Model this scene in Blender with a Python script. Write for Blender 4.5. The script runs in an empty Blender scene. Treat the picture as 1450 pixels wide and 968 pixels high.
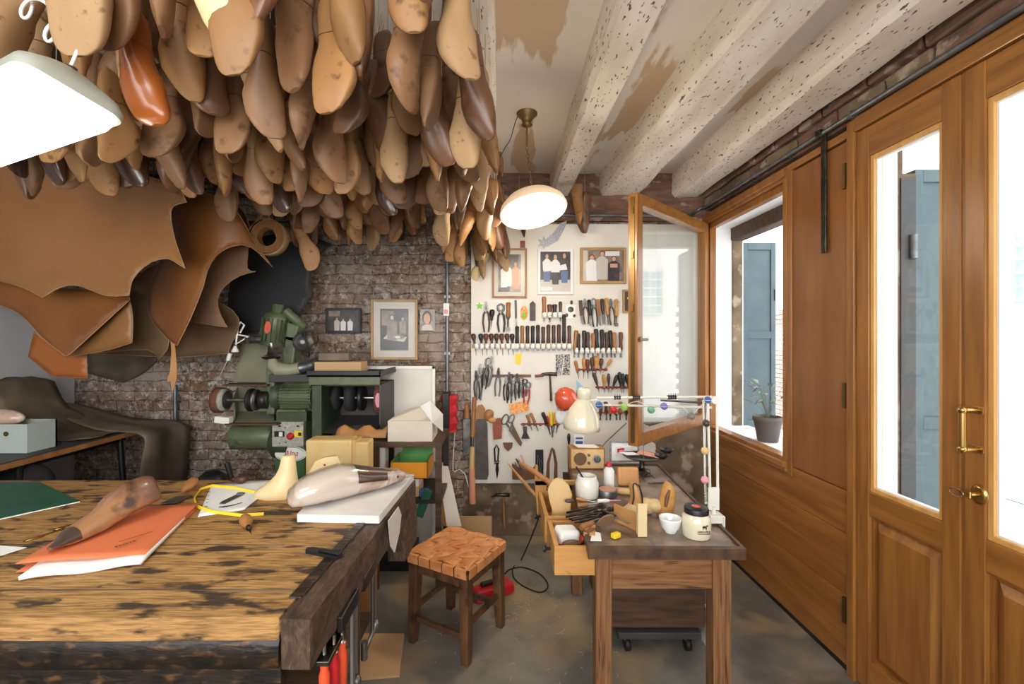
import bpy, math, random
from mathutils import Vector, Matrix, Euler, noise
from mathutils.geometry import tessellate_polygon
sc = bpy.context.scene
COL = sc.collection
PI = math.pi
R = math.radians
random.seed(7)

# ---------------------------------------------------------------- camera, world, light, exposure
CX, CY, F, H = 705.0, 478.0, 640.0, 1.45
cam_d = bpy.data.cameras.new('camera'); cam = bpy.data.objects.new('camera', cam_d); COL.objects.link(cam)
cam.location = (0, 0, H); cam.rotation_euler = (R(90), 0, 0)
cam_d.sensor_width = 36; cam_d.lens = 36*F/1450
cam_d.shift_x = (725-CX)/1450; cam_d.shift_y = -(484-CY)/1450
cam_d.clip_start = .02
sc.camera = cam
world = bpy.data.worlds.new('world'); sc.world = world; world.use_nodes = True
bg = world.node_tree.nodes['Background']
bg.inputs[0].default_value = (.93, .97, 1, 1); bg.inputs[1].default_value = 5.0
sc.view_settings.view_transform = 'Standard'; sc.view_settings.look = 'None'
sc.view_settings.gamma = 1; sc.view_settings.use_curve_mapping = False
sc.view_settings.exposure = 0.2

def area(name, loc, rot, sx, sy, power, col):
    l = bpy.data.lights.new(name, 'AREA'); l.shape = 'RECTANGLE'; l.size = sx; l.size_y = sy
    l.energy = power; l.color = col
    o = bpy.data.objects.new(name, l); COL.objects.link(o); o.location = loc; o.rotation_euler = rot
    return o
def plamp(name, loc, power, col, r=.05, parent=None):
    l = bpy.data.lights.new(name, 'POINT'); l.energy = power; l.color = col; l.shadow_soft_size = r
    o = bpy.data.objects.new(name, l); COL.objects.link(o); o.location = loc
    return o
# added soft fill panel, unseen, behind the camera before the rear wall's opening
area('rear_fill_light', (-.4, -1.45, 1.75), (R(86), 0, 0), 3.2, 1.3, 48, (1, .95, .88))
# daylight of the lane coming through the casement and the glazed doors
sun_d = bpy.data.lights.new('overcast_sky_glow', 'SUN'); sun_d.energy = 5.0; sun_d.angle = R(50); sun_d.color = (.95, .98, 1)
sun = bpy.data.objects.new('overcast_sky_glow', sun_d); COL.objects.link(sun)
sun.rotation_euler = Vector((-1, .12, -.62)).to_track_quat('-Z', 'Y').to_euler()

# ---------------------------------------------------------------- materials
def mat(name, col, rough=.5, metal=0, col2=None, sc_=8, st=(1, 1, 1), bump=0, lo=.35, hi=.65, rnd=.0, det=6, col3=None, s3=30, l3=.55, h3=.65, st3=(1,1,1), coat=0, spec=.5, dist=0, emit=0):
    m = bpy.data.materials.new(name); m.use_nodes = True
    nt = m.node_tree; N = nt.nodes; L = nt.links; b = N['Principled BSDF']
    b.inputs['Roughness'].default_value = rough; b.inputs['Metallic'].default_value = metal
    b.inputs['Base Color'].default_value = (*col, 1); b.inputs['Specular IOR Level'].default_value = spec
    b.inputs['Coat Weight'].default_value = coat
    if emit:
        b.inputs['Emission Color'].default_value = (*col, 1); b.inputs['Emission Strength'].default_value = emit
    if col2 is None and not rnd: return m
    tc = N.new('ShaderNodeTexCoord'); oi = N.new('ShaderNodeObjectInfo')
    mu = N.new('ShaderNodeVectorMath'); mu.operation = 'MULTIPLY_ADD'
    mu.inputs[0].default_value = (1, 1, 1); ad = N.new('ShaderNodeVectorMath'); ad.operation = 'ADD'
    sca = N.new('ShaderNodeVectorMath'); sca.operation = 'SCALE'; sca.inputs[0].default_value = (7.3, 3.1, 5.7)
    L.new(oi.outputs['Random'], sca.inputs['Scale'])
    L.new(tc.outputs['Object'], ad.inputs[0]); L.new(sca.outputs[0], ad.inputs[1])
    def noi(scale, stretch, d=det):
        mp = N.new('ShaderNodeMapping'); mp.inputs['Scale'].default_value = stretch; L.new(ad.outputs[0], mp.inputs[0])
        n = N.new('ShaderNodeTexNoise'); n.inputs['Scale'].default_value = scale; n.inputs['Detail'].default_value = d
        n.inputs['Distortion'].default_value = dist
        L.new(mp.outputs[0], n.inputs['Vector']); return n
    out = None
    n1 = noi(sc_, st)
    if col2 is not None:
        r = N.new('ShaderNodeValToRGB'); r.color_ramp.elements[0].position = lo; r.color_ramp.elements[1].position = hi
        r.color_ramp.elements[0].color = (*col, 1); r.color_ramp.elements[1].color = (*col2, 1)
        L.new(n1.outputs[0], r.inputs[0]); out = r.outputs[0]
    if col3 is not None:
        n3 = noi(s3, st3, 5); r3 = N.new('ShaderNodeMapRange'); r3.inputs[1].default_value = l3; r3.inputs[2].default_value = h3
        L.new(n3.outputs[0], r3.inputs[0]); mx = N.new('ShaderNodeMix'); mx.data_type = 'RGBA'
        L.new(r3.outputs[0], mx.inputs[0]); L.new(out, mx.inputs[6]); mx.inputs[7].default_value = (*col3, 1); out = mx.outputs[2]
    if rnd:
        hs = N.new('ShaderNodeHueSaturation'); mr = N.new('ShaderNodeMapRange')
        mr.inputs[3].default_value = 1-rnd; mr.inputs[4].default_value = 1+rnd
        L.new(oi.outputs['Random'], mr.inputs[0]); L.new(mr.outputs[0], hs.inputs['Value'])
        if out: L.new(out, hs.inputs['Color'])
        else: hs.inputs['Color'].default_value = (*col, 1)
        out = hs.outputs[0]
    if out: L.new(out, b.inputs['Base Color'])
    if bump:
        bp = N.new('ShaderNodeBump'); bp.inputs['Strength'].default_value = min(1, bump); bp.inputs['Distance'].default_value = .004*max(1, bump)
        L.new(n1.outputs[0], bp.inputs['Height']); L.new(bp.outputs[0], b.inputs['Normal'])
    return m
def c8(r, g, b):   # sRGB bytes to linear
    return tuple(((v/255+.055)/1.055)**2.4 if v/255 > .04045 else v/255/12.92 for v in (r, g, b))
M = {}
def add(k, *a, **kw): M[k] = mat(k, *a, **kw)
add('last_pale', c8(178,146,108), .6, col2=c8(154,120,84), sc_=6, st=(1,1,.4), bump=.15, rnd=.16, col3=c8(120,90,62), s3=40, l3=.62, h3=.7, spec=.3)
add('last_honey', c8(160,118,74), .5, col2=c8(134,94,56), sc_=7, st=(1,1,.35), bump=.15, rnd=.18, col3=c8(90,58,34), s3=30, l3=.6, h3=.72, spec=.4)
add('last_tan', c8(142,104,72), .5, col2=c8(110,78,52), sc_=7, st=(1,1,.35), bump=.15, rnd=.2, col3=c8(70,45,28), s3=22, l3=.58, h3=.75, spec=.4)
add('last_brown', c8(120,80,52), .38, col2=c8(86,56,38), sc_=7, st=(1,1,.35), bump=.12, rnd=.2, col3=c8(48,30,20), s3=16, l3=.55, h3=.75)
add('last_dark', c8(90,56,38), .25, col2=c8(56,34,24), sc_=7, st=(1,1,.35), bump=.1, rnd=.2, coat=.2)
add('last_orange', c8(176,98,40), .25, col2=c8(146,76,30), sc_=5, coat=.2)
add('last_green', c8(70,110,84), .45, col2=c8(50,84,66), sc_=5)
add('last_cream', c8(222,200,156), .35, col2=c8(208,182,132), sc_=5, bump=.05)
add('oak', c8(160,106,50), .34, col2=c8(132,84,38), sc_=10, st=(3,3,.25), bump=.12, col3=c8(120,78,38), s3=22, l3=.58, h3=.74, st3=(4,4,.2), coat=.15)
add('oak_h', c8(160,106,50), .34, col2=c8(132,84,38), sc_=10, st=(3,.25,3), bump=.12, col3=c8(120,78,38), s3=22, l3=.58, h3=.74, st3=(4,.2,4), coat=.15)
add('oak_panel', c8(146,94,48), .3, col2=c8(126,78,38), sc_=5, st=(1,2,.3), bump=.05, coat=.15)
add('oak_pale', c8(214,166,98), .38, col2=c8(196,144,80), sc_=10, st=(3,3,.3), bump=.05)
add('bench_top', c8(178,136,84), .65, col2=c8(128,94,56), sc_=44, st=(.35,3.2,3.2), bump=1, lo=.40, hi=.66, col3=c8(66,52,40), s3=10, st3=(.8,2.2,3), l3=.53, h3=.61, det=14, dist=.2, spec=.25)
add('bench_edge', c8(36,26,18), .45, col2=c8(96,66,38), sc_=30, st=(.6,2,2), bump=1, lo=.52, hi=.66, det=14, dist=.3, col3=c8(18,13,10), s3=24, l3=.46, h3=.6)
add('bench_end', c8(60,43,32), .6, col2=c8(100,76,58), sc_=26, st=(4,1,1.6), bump=1.2, lo=.4, hi=.7, det=10, dist=.5, col3=c8(38,27,20), s3=9, l3=.55, h3=.66)
add('desk_wood', c8(138,100,64), .55, col2=c8(108,68,38), sc_=30, st=(4,4,.15), bump=.4, col3=c8(56,32,16), s3=20, st3=(4,4,.25), l3=.56, h3=.68)
add('desk_wood_h', c8(142,102,64), .55, col2=c8(112,70,38), sc_=26, st=(.2,4,4), bump=.4, col3=c8(60,34,18), s3=14, st3=(.4,4,5), l3=.56, h3=.68)
add('desk_top', c8(146,128,112), .35, col2=c8(92,70,54), sc_=9, bump=.15, det=10, col3=c8(150,134,122), s3=14, l3=.52, h3=.7)
add('desk_rim', c8(96,68,46), .5, col2=c8(62,44,32), sc_=18, bump=.5, det=9)
add('drawer_wood', c8(202,152,86), .5, col2=c8(178,124,64), sc_=6, st=(.4,2,3), bump=.15, col3=c8(130,84,40), s3=18, l3=.68, h3=.74)
add('dark_old', c8(60,42,30), .6, col2=c8(90,64,44), sc_=10, st=(.5,4,4), bump=.5, det=9)
add('stool_wood', c8(86,56,34), .55, col2=c8(124,84,50), sc_=16, st=(1,1,.5), bump=1, lo=.45, hi=.75, det=9, col3=c8(42,27,18), s3=12, l3=.52, h3=.68)
add('strap', c8(226,160,104), .42, col2=c8(204,130,76), sc_=14, bump=.15, rnd=.12, col3=c8(150,84,44), s3=30, l3=.6, h3=.75)
add('white_board', c8(226,222,214), .45, col2=c8(214,208,198), sc_=3)
add('plaster', c8(214,206,198), .9, col2=c8(200,190,180), sc_=2.5, bump=.2)
add('plaster_out', c8(240,240,240), .9, col2=c8(232,232,232), sc_=6, bump=.2)
add('left_plaster', c8(214,216,220), .9, col2=c8(190,190,192), sc_=1.5, bump=.1)
add('beam_paint', c8(226,218,206), .75, col2=c8(204,192,174), sc_=5, st=(2,.5,2), bump=.9, col3=c8(92,78,66), s3=60, st3=(1.3,.5,1.3), l3=.625, h3=.66, det=9)
add('beam_dark', c8(58,46,36), .8, col2=c8(88,72,56), sc_=8, st=(3,.4,3), bump=.8)
add('iron', c8(58,54,52), .4, 1, col2=c8(90,84,78), sc_=30)
add('steel', c8(176,176,176), .28, 1)
add('steel_dull', c8(136,136,134), .45, .9, col2=c8(100,98,96), sc_=20)
add('black', c8(22,22,24), .45)
add('black_fabric', c8(30,30,33), .8, col2=c8(42,42,46), sc_=5)
add('dark_grey', c8(60,58,58), .55)
add('brass', c8(180,144,84), .28, 1)
add('brass_old', c8(130,108,72), .5, 1)
add('white', c8(236,234,228), .5)
add('paper', c8(236,236,234), .8)
add('white_enamel', c8(226,224,214), .25, coat=.3)
add('cream_enamel', c8(226,218,192), .18, coat=.5)
add('red_enamel', c8(212,88,60), .15, coat=.5)
add('red', c8(186,30,38), .4)
add('orange_plastic', c8(228,84,48), .35)
add('yellow', c8(236,204,50), .45)
add('yellow_card', c8(238,158,36), .6, col2=c8(228,144,28), sc_=3)
add('green_card', c8(110,176,96), .7, col2=c8(90,150,80), sc_=9)
add('green_mat', c8(26,92,70), .45, col2=c8(20,78,60), sc_=20)
add('folder', c8(222,122,80), .6, col2=c8(214,112,70), sc_=3)
add('fitting', c8(168,170,158), .4)
add('mach_green', c8(104,114,82), .42, col2=c8(84,92,66), sc_=9, bump=.15, col3=c8(56,54,38), s3=14, l3=.6, h3=.75)
add('mach_green_dark', c8(66,78,54), .5, col2=c8(48,58,40), sc_=9, bump=.2)
add('mach_label_green', c8(66,100,62), .45)
add('mach_plate', c8(146,146,120), .5, col2=c8(130,128,104), sc_=6)
add('panel_grey', c8(178,176,164), .5, col2=c8(150,148,138), sc_=60)
add('abrasive', c8(120,74,54), .8, col2=c8(96,58,44), sc_=60, bump=.3)
add('hide_tan', c8(152,106,62), .42, col2=c8(136,92,52), sc_=2.5, bump=.1, spec=.4)
add('hide_brown', c8(142,90,44), .42, col2=c8(118,72,34), sc_=2.5, bump=.1, spec=.4)
add('hide_orange', c8(160,94,42), .5, col2=c8(160,90,38), sc_=3)
add('hide_flesh', c8(138,106,82), .85, col2=c8(132,100,76), sc_=4, bump=.2)
add('hide_olive', c8(112,86,58), .7, col2=c8(96,72,48), sc_=3)
add('hide_dark', c8(122,108,90), .5, col2=c8(88,76,62), sc_=5, bump=.3, det=9)
add('hide_black', c8(30,30,32), .6, col2=c8(38,38,40), sc_=3)
add('leather_red', c8(150,72,46), .5, col2=c8(128,58,38), sc_=8)
add('leather_tan', c8(198,146,92), .55, col2=c8(180,126,74), sc_=8)
add('leather_brown', c8(116,76,48), .5, col2=c8(92,58,36), sc_=8)
add('strop', c8(84,78,74), .6, col2=c8(66,60,56), sc_=20, bump=.2)
add('marble', c8(232,230,224), .2, col2=c8(214,212,208), sc_=4, lo=.4, hi=.75, dist=2)
add('film_last', c8(196,168,148), .18, col2=c8(228,212,194), sc_=5, lo=.48, hi=.54, coat=.6, col3=c8(126,88,64), s3=7, l3=.6, h3=.64, dist=.6)
add('old_last', c8(120,82,64), .35, col2=c8(160,116,78), sc_=5, lo=.5, hi=.62, coat=.2, col3=c8(70,46,32), s3=10, l3=.6, h3=.7, bump=.1)
add('toe_dark', c8(72,56,48), .3)
add('cardboard', c8(198,160,118), .75)
add('card_white', c8(216,206,190), .75)
add('cream_foam', c8(224,196,138), .7, col2=c8(212,178,112), sc_=6)
add('grey_box', c8(176,186,182), .5)
add('pale_wood', c8(220,186,132), .5, col2=c8(204,164,108), sc_=8, st=(1,1,.3))
add('wood_mid', c8(168,116,66), .45, col2=c8(140,92,50), sc_=14, st=(1,1,.3))
add('wood_dark', c8(88,58,40), .42, col2=c8(64,42,30), sc_=14, st=(1,1,.3))
add('wood_red', c8(118,62,42), .42, col2=c8(92,48,34), sc_=14, st=(1,1,.3))
add('wood_black', c8(34,30,30), .4)
add('gold_frame', c8(178,138,88), .4, col2=c8(156,118,72), sc_=12)
add('blue_shutter', c8(84,100,104), .6, col2=c8(74,92,98), sc_=7)
add('galv', c8(128,132,136), .4, .8, col2=c8(104,108,114), sc_=20)
add('ceramic', c8(232,238,238), .15, coat=.4)
add('cord', c8(150,130,100), .9)
add('black_rubber', c8(18,18,18), .6)
add('pot', c8(112,104,96), .7, col2=c8(96,88,82), sc_=8)
add('leaf', c8(96,140,84), .5, col2=c8(120,120,110), sc_=6)
add('leaf_purple', c8(134,122,150), .5, col2=c8(150,140,110), sc_=6)
add('soil', c8(60,46,36), .95)
add('blue', c8(58,92,160), .5)
add('sky_card', c8(150,196,214), .6)
add('pink', c8(226,150,170), .6); add('ball_green', c8(110,170,130), .6); add('ball_lime', c8(150,186,90), .6)
add('ball_grey', c8(120,118,110), .6); add('ball_ochre', c8(214,176,120), .6); add('ball_violet', c8(120,110,180), .6)
add('lime', c8(130,200,60), .6)
add('silver', c8(180,180,186), .35, .6, col2=c8(140,140,150), sc_=90)
add('photo_dark', c8(44,40,42), .3, col2=c8(70,62,60), sc_=30); add('photo_mid', c8(110,96,90), .3, col2=c8(150,134,120), sc_=24)
add('photo_pale', c8(196,188,176), .35); add('photo_skin', c8(206,160,134), .4); add('photo_blue', c8(90,110,150), .4); add('photo_white', c8(226,224,224), .4)
add('photo_speck', c8(40,36,36), .5, col2=c8(190,186,180), sc_=160, lo=.48, hi=.52); add('photo_hair', c8(58,42,36), .4); add('photo_pink', c8(218,150,120), .4)
add('cardpat', c8(226,140,70), .6, col2=c8(236,180,110), sc_=60, lo=.48, hi=.52)
def glass_mat(name, tint=(1, 1, 1), refl=1.45, rough=0.0):
    m = bpy.data.materials.new(name); m.use_nodes = True; nt = m.node_tree; N = nt.nodes; L = nt.links
    N.remove(N['Principled BSDF']); o = N['Material Output']
    t = N.new('ShaderNodeBsdfTransparent'); t.inputs[0].default_value = (*tint, 1)
    g = N.new('ShaderNodeBsdfGlossy'); g.inputs['Roughness'].default_value = rough
    f = N.new('ShaderNodeFresnel'); ge = N.new('ShaderNodeNewGeometry'); mi = N.new('ShaderNodeMapRange'); mi.inputs[3].default_value = refl; mi.inputs[4].default_value = 1/refl
    L.new(ge.outputs['Backfacing'], mi.inputs[0]); L.new(mi.outputs[0], f.inputs[0]); mx = N.new('ShaderNodeMixShader')
    L.new(f.outputs[0], mx.inputs[0]); L.new(t.outputs[0], mx.inputs[1]); L.new(g.outputs[0], mx.inputs[2]); L.new(mx.outputs[0], o.inputs[0])
    return m
M['glass'] = glass_mat('clear_glass', (.96, .98, .98), 1.35)
M['picture_glass'] = glass_mat('picture_glass', (.99, .99, .99), 1.08, .02)
M['film'] = glass_mat('film', (.9, .9, .92), 1.6, .12)
def emis(name, col, s):
    m = bpy.data.materials.new(name); m.use_nodes = True; b = m.node_tree.nodes['Principled BSDF']
    b.inputs['Base Color'].default_value = (*col, 1); b.inputs['Emission Color'].default_value = (*col, 1); b.inputs['Emission Strength'].default_value = s
    return m
M['bulb'] = emis('lit_opal', (1, .93, .80), 8); M['shade_glow'] = emis('lit_shade', (.80, .62, .40), .35); M['tube'] = emis('lit_tube', (.95, 1, .95), 6)
def wall_brick(name):
    m = bpy.data.materials.new(name); m.use_nodes = True; nt = m.node_tree; N = nt.nodes; L = nt.links; b = N['Principled BSDF']
    b.inputs['Roughness'].default_value = .92; b.inputs['Specular IOR Level'].default_value = .2
    tc = N.new('ShaderNodeTexCoord'); sp = N.new('ShaderNodeSeparateXYZ'); cb = N.new('ShaderNodeCombineXYZ')
    adm = N.new('ShaderNodeMath'); adm.operation = 'ADD'
    L.new(tc.outputs['Object'], sp.inputs[0]); L.new(sp.outputs[0], adm.inputs[0]); L.new(sp.outputs[1], adm.inputs[1])
    L.new(adm.outputs[0], cb.inputs[0]); L.new(sp.outputs[2], cb.inputs[1])
    nd = N.new('ShaderNodeTexNoise'); nd.inputs['Scale'].default_value = 9; nd.inputs['Detail'].default_value = 3; L.new(tc.outputs['Object'], nd.inputs['Vector'])
    sv = N.new('ShaderNodeVectorMath'); sv.operation = 'MULTIPLY_ADD'; sv.inputs[1].default_value = (.05, .05, 0); L.new(nd.outputs['Color'], sv.inputs[0]); L.new(cb.outputs[0], sv.inputs[2])
    br = N.new('ShaderNodeTexBrick'); br.inputs['Scale'].default_value = 1; br.inputs['Brick Width'].default_value = .27; br.inputs['Row Height'].default_value = .072
    br.inputs['Mortar Size'].default_value = .007; br.inputs['Mortar Smooth'].default_value = 1
    br.inputs['Color1'].default_value = (*c8(150,128,112), 1); br.inputs['Color2'].default_value = (*c8(168,148,132), 1); br.inputs['Mortar'].default_value = (*c8(136,122,108), 1)
    L.new(sv.outputs[0], br.inputs['Vector'])
    def nz(s, lo, hi, d=8, r=.6):
        n = N.new('ShaderNodeTexNoise'); n.inputs['Scale'].default_value = s; n.inputs['Detail'].default_value = d; n.inputs['Roughness'].default_value = r
        L.new(tc.outputs['Object'], n.inputs['Vector']); q = N.new('ShaderNodeMapRange'); q.inputs[1].default_value = lo; q.inputs[2].default_value = hi; L.new(n.outputs[0], q.inputs[0]); return q, n
    def mix(f, a, col):
        x = N.new('ShaderNodeMix'); x.data_type = 'RGBA'; L.new(f.outputs[0], x.inputs[0]); L.new(a, x.inputs[6]); x.inputs[7].default_value = (*col, 1); return x.outputs[2]
    c = br.outputs[0]
    q1, _ = nz(2.4, .5, .66); c = mix(q1, c, c8(140,102,74))
    q2, n2 = nz(20, .50, .60, 12, .8); c = mix(q2, c, c8(222,212,204))
    q3, n3 = nz(38, .53, .64, 8, .75); c = mix(q3, c, c8(62,50,42))
    q4, _ = nz(3.2, .54, .64, 8, .7); c = mix(q4, c, c8(186,172,158))
    L.new(c, b.inputs['Base Color'])
    ms = N.new('ShaderNodeMath'); ms.operation = 'MULTIPLY'; ms.inputs[1].default_value = -.8; L.new(br.outputs['Fac'], ms.inputs[0])
    ma = N.new('ShaderNodeMath'); ma.operation = 'ADD'; L.new(ms.outputs[0], ma.inputs[0]); L.new(n2.outputs[0], ma.inputs[1])
    mb = N.new('ShaderNodeMath'); mb.operation = 'ADD'; L.new(ma.outputs[0], mb.inputs[0]); L.new(n3.outputs[0], mb.inputs[1])
    bp = N.new('ShaderNodeBump'); bp.inputs['Strength'].default_value = 1; bp.inputs['Distance'].default_value = .014
    L.new(mb.outputs[0], bp.inputs['Height']); L.new(bp.outputs[0], b.inputs['Normal'])
    return m
M['brick'] = wall_brick('old_brick')
add('stone_old', c8(128,110,88), .95, col2=c8(96,80,62), sc_=5, bump=2, det=10, col3=c8(160,146,126), s3=9, l3=.56, h3=.66)
add('brick_red', c8(122,88,70), .9, col2=c8(86,66,54), sc_=9, st=(1,1,4), bump=1.5, det=9, col3=c8(150,132,118), s3=9, l3=.58, h3=.64, st3=(1,1,2))
add('floor', c8(136,130,120), .42, col2=c8(96,92,86), sc_=4, bump=.3, det=12, col3=c8(156,138,108), s3=2.6, l3=.5, h3=.66, dist=.4)
add('ceiling', c8(222,214,204), .9, col2=c8(212,202,190), sc_=1.5, col3=c8(190,164,134), s3=1.7, st3=(2.4,.55,1), l3=.55, h3=.57)
add('rosso_brick', c8(176,124,104), .9, col2=c8(200,160,144), sc_=14, st=(1,1,3), bump=.4)

def dashes(m, c, u, v, n, w, h, gap, seed):   # a line of blurred, unreadable print
    rnd = random.Random(seed); x = -n*(w+gap)/2
    for i in range(n):
        ww = w*rnd.uniform(.6, 1.1); hh = h*rnd.uniform(.7, 1.1); a = c+u*x; nn = u.cross(v)*.0005
        m.raw([a+nn, a+u*ww+nn, a+u*ww+v*hh+nn, a+v*hh+nn], [(0, 1, 2, 3)]); x += w+gap
# ---------------------------------------------------------------- mesh tools
def P(x, y, d):   # where the photographed point (x, y) lies when it is d metres deep in the room
    return Vector(((x-CX)*d/F, d, H-(y-CY)*d/F))
def tag(o, label, cat, group=None):
    o['label'] = label; o['category'] = cat
    if group: o['group'] = group
    return o
def thing(name, label, cat, loc=(0, 0, 0), group=None, rz=0):
    o = bpy.data.objects.new(name, None); COL.objects.link(o); o.empty_display_size = .05
    o.location = loc; o.rotation_euler = (0, 0, rz); return tag(o, label, cat, group)
def origin_of(o):
    v = Vector((0, 0, 0))
    while o is not None: v = v+Vector(o.location); o = o.parent
    return v
class MB:
    def __init__(s): s.v = []; s.f = []; s.mi = []; s.sm = []; s.T = Matrix.Identity(4); s.cur = 0; s.mats = []
    def m(s, k):
        mm = M[k] if isinstance(k, str) else k
        if mm not in s.mats: s.mats.append(mm)
        s.cur = s.mats.index(mm); return s
    def raw(s, vs, fs, smooth=False):
        b = len(s.v); s.v += [s.T @ Vector(v) for v in vs]
        for f in fs: s.f.append([b+i for i in f]); s.mi.append(s.cur); s.sm.append(smooth)
        return s
    def box(s, c, d, rot=(0, 0, 0)):
        Rm = Matrix.Translation(c) @ Euler(rot).to_matrix().to_4x4()
        vs = [Rm @ Vector((x*d[0]/2, y*d[1]/2, z*d[2]/2)) for x in (-1, 1) for y in (-1, 1) for z in (-1, 1)]
        return s.raw(vs, [(0,1,3,2), (4,6,7,5), (0,4,5,1), (2,3,7,6), (0,2,6,4), (1,5,7,3)])
    def bb(s, a, b):
        return s.box([(a[i]+b[i])/2 for i in range(3)], [abs(b[i]-a[i]) for i in range(3)])
    def loft(s, rings, closed=True, cap=True, smooth=True):
        n = len(rings[0]); vs = [p for r in rings for p in r]; fs = []
        for i in range(len(rings)-1):
            for j in range(n if closed else n-1):
                k = (j+1) % n; fs.append((i*n+j, i*n+k, (i+1)*n+k, (i+1)*n+j))
        s.raw(vs, fs, smooth)
        if cap and closed:
            s.raw(rings[0], [tuple(reversed(range(n)))], False); s.raw(rings[-1], [tuple(range(n))], False)
        return s
    def tube(s, pts, r, n=8, cap=True):
        pts = [Vector(p) for p in pts]; rs = r if isinstance(r, (list, tuple)) else [r]*len(pts)
        t0 = (pts[1]-pts[0]).normalized(); up = Vector((0, 0, 1)) if abs(t0.z) < .9 else Vector((1, 0, 0))
        u = t0.cross(up).normalized(); rings = []
        for i, p in enumerate(pts):
            a = pts[max(0, i-1)]; b = pts[min(len(pts)-1, i+1)]; t = (b-a).normalized()
            u = (u-t*u.dot(t)).normalized(); w = t.cross(u)
            rings.append([p+(u*math.cos(2*PI*k/n)+w*math.sin(2*PI*k/n))*rs[i] for k in range(n)])
        return s.loft(rings, cap=cap)
    def lathe(s, prof, c=(0, 0, 0), n=24, rot=(0, 0, 0), cap=True, sc2=(1, 1)):
        Rm = Matrix.Translation(c) @ Euler(rot).to_matrix().to_4x4()
        return s.loft([[Rm @ Vector((r*math.cos(2*PI*k/n)*sc2[0], r*math.sin(2*PI*k/n)*sc2[1], z)) for k in range(n)] for r, z in prof], cap=cap)
    def ell(s, c, r, rot=(0, 0, 0), n=16, m=10):
        if not isinstance(r, (tuple, list)): r = (r, r, r)
        pr = [(math.sin(PI*i/m)+1e-4, -math.cos(PI*i/m)) for i in range(m+1)]
        Rm = Matrix.Translation(c) @ Euler(rot).to_matrix().to_4x4()
        return s.loft([[Rm @ Vector((q*math.cos(2*PI*k/n)*r[0], q*math.sin(2*PI*k/n)*r[1], z*r[2])) for k in range(n)] for q, z in pr])
    def prism(s, pts, a, b, axis='y'):   # outline in the plane across `axis`, from a to b along it
        def w(p, h):
            return Vector((p[0], h, p[1])) if axis == 'y' else (Vector((p[0], p[1], h)) if axis == 'z' else Vector((h, p[0], p[1])))
        n = len(pts); tri = tessellate_polygon([[Vector((p[0], p[1], 0)) for p in pts]])
        s.raw([w(p, a) for p in pts], [tuple(t) for t in tri]); s.raw([w(p, b) for p in pts], [tuple(reversed(t)) for t in tri])
        return s.raw([w(p, a) for p in pts]+[w(p, b) for p in pts], [(i, (i+1) % n, n+(i+1) % n, n+i) for i in range(n)])
    def mesh(s, name, O=Vector((0, 0, 0))):
        me = bpy.data.meshes.new(name); me.from_pydata([v-O for v in s.v], [], s.f)
        for x in s.mats: me.materials.append(x)
        me.polygons.foreach_set('material_index', s.mi); me.polygons.foreach_set('use_smooth', s.sm)
        me.update()
        import bmesh
        bm = bmesh.new(); bm.from_mesh(me); bmesh.ops.recalc_face_normals(bm, faces=bm.faces); bm.to_mesh(me); bm.free()
        return me
    def build(s, name, parent=None, loc=None, bevel=0, sub=0, solid=0, label=None):
        O = origin_of(parent) if parent is not None else Vector(loc if loc is not None else (0, 0, 0))
        o = bpy.data.objects.new(name, s.mesh(name, O)); COL.objects.link(o)
        if parent is not None: o.parent = parent
        else: o.location = O
        if solid:
            q = o.modifiers.new('s', 'SOLIDIFY'); q.thickness = solid; q.offset = 0
        if bevel:
            q = o.modifiers.new('b', 'BEVEL'); q.width = bevel; q.segments = 2; q.limit_method = 'ANGLE'
        if sub:
            q = o.modifiers.new('u', 'SUBSURF'); q.levels = sub; q.render_levels = sub
        if label: o['label'] = label
        return o
def B(k): return MB().m(k)
def struct(o): o['kind'] = 'structure'; return o
def text(s, k, size, loc, rot, parent, name='lettering', ext=.0004, shear=0):
    c = bpy.data.curves.new('t', 'FONT'); c.body = s; c.size = size; c.align_x = 'CENTER'; c.align_y = 'CENTER'; c.extrude = ext; c.shear = shear
    o = bpy.data.objects.new('t', c); me = bpy.data.meshes.new_from_object(o); bpy.data.objects.remove(o)
    me.materials.clear(); me.materials.append(M[k])
    q = bpy.data.objects.new(name, me); COL.objects.link(q); q.parent = parent
    q.location = Vector(loc)-origin_of(parent); q.rotation_euler = rot; return q
ORD = ['first','second','third','fourth','fifth','sixth','seventh','eighth','ninth','tenth','eleventh','twelfth','thirteenth','fourteenth','fifteenth','sixteenth','seventeenth','eighteenth','nineteenth','twentieth','twenty-first','twenty-second','twenty-third','twenty-fourth']
# ================================================================ THE ROOM
XL, XR, YB, YF, ZC = -3.12, 1.515, 3.33, -1.6, 2.647
B('floor').bb((XL-.3, YF-.2, -.1), (XR+.3, YB+.3, 0)).build('floor')['kind'] = 'structure'
B('ceiling').bb((XL-.3, YF-.2, ZC), (XR+.3, YB+.3, ZC+.12)).build('ceiling')['kind'] = 'structure'
B('brick').bb((XL-.3, YB, 0), (XR+.02, YB+.3, ZC)).build('wall_back')['kind'] = 'structure'
B('left_plaster').bb((XL-.3, YF, 0), (XL, YB, ZC)).build('wall_left')['kind'] = 'structure'
w = B('plaster'); w.bb((XL, YF-.2, 0), (XR, YF, .9)); w.bb((XL, YF-.2, 2.5), (XR, YF, ZC)); w.bb((XL, YF-.2, .9), (-2.4, YF, 2.5)); w.bb((1.2, YF-.2, .9), (XR, YF, 2.5))
w.build('wall_rear')['kind'] = 'structure'
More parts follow.
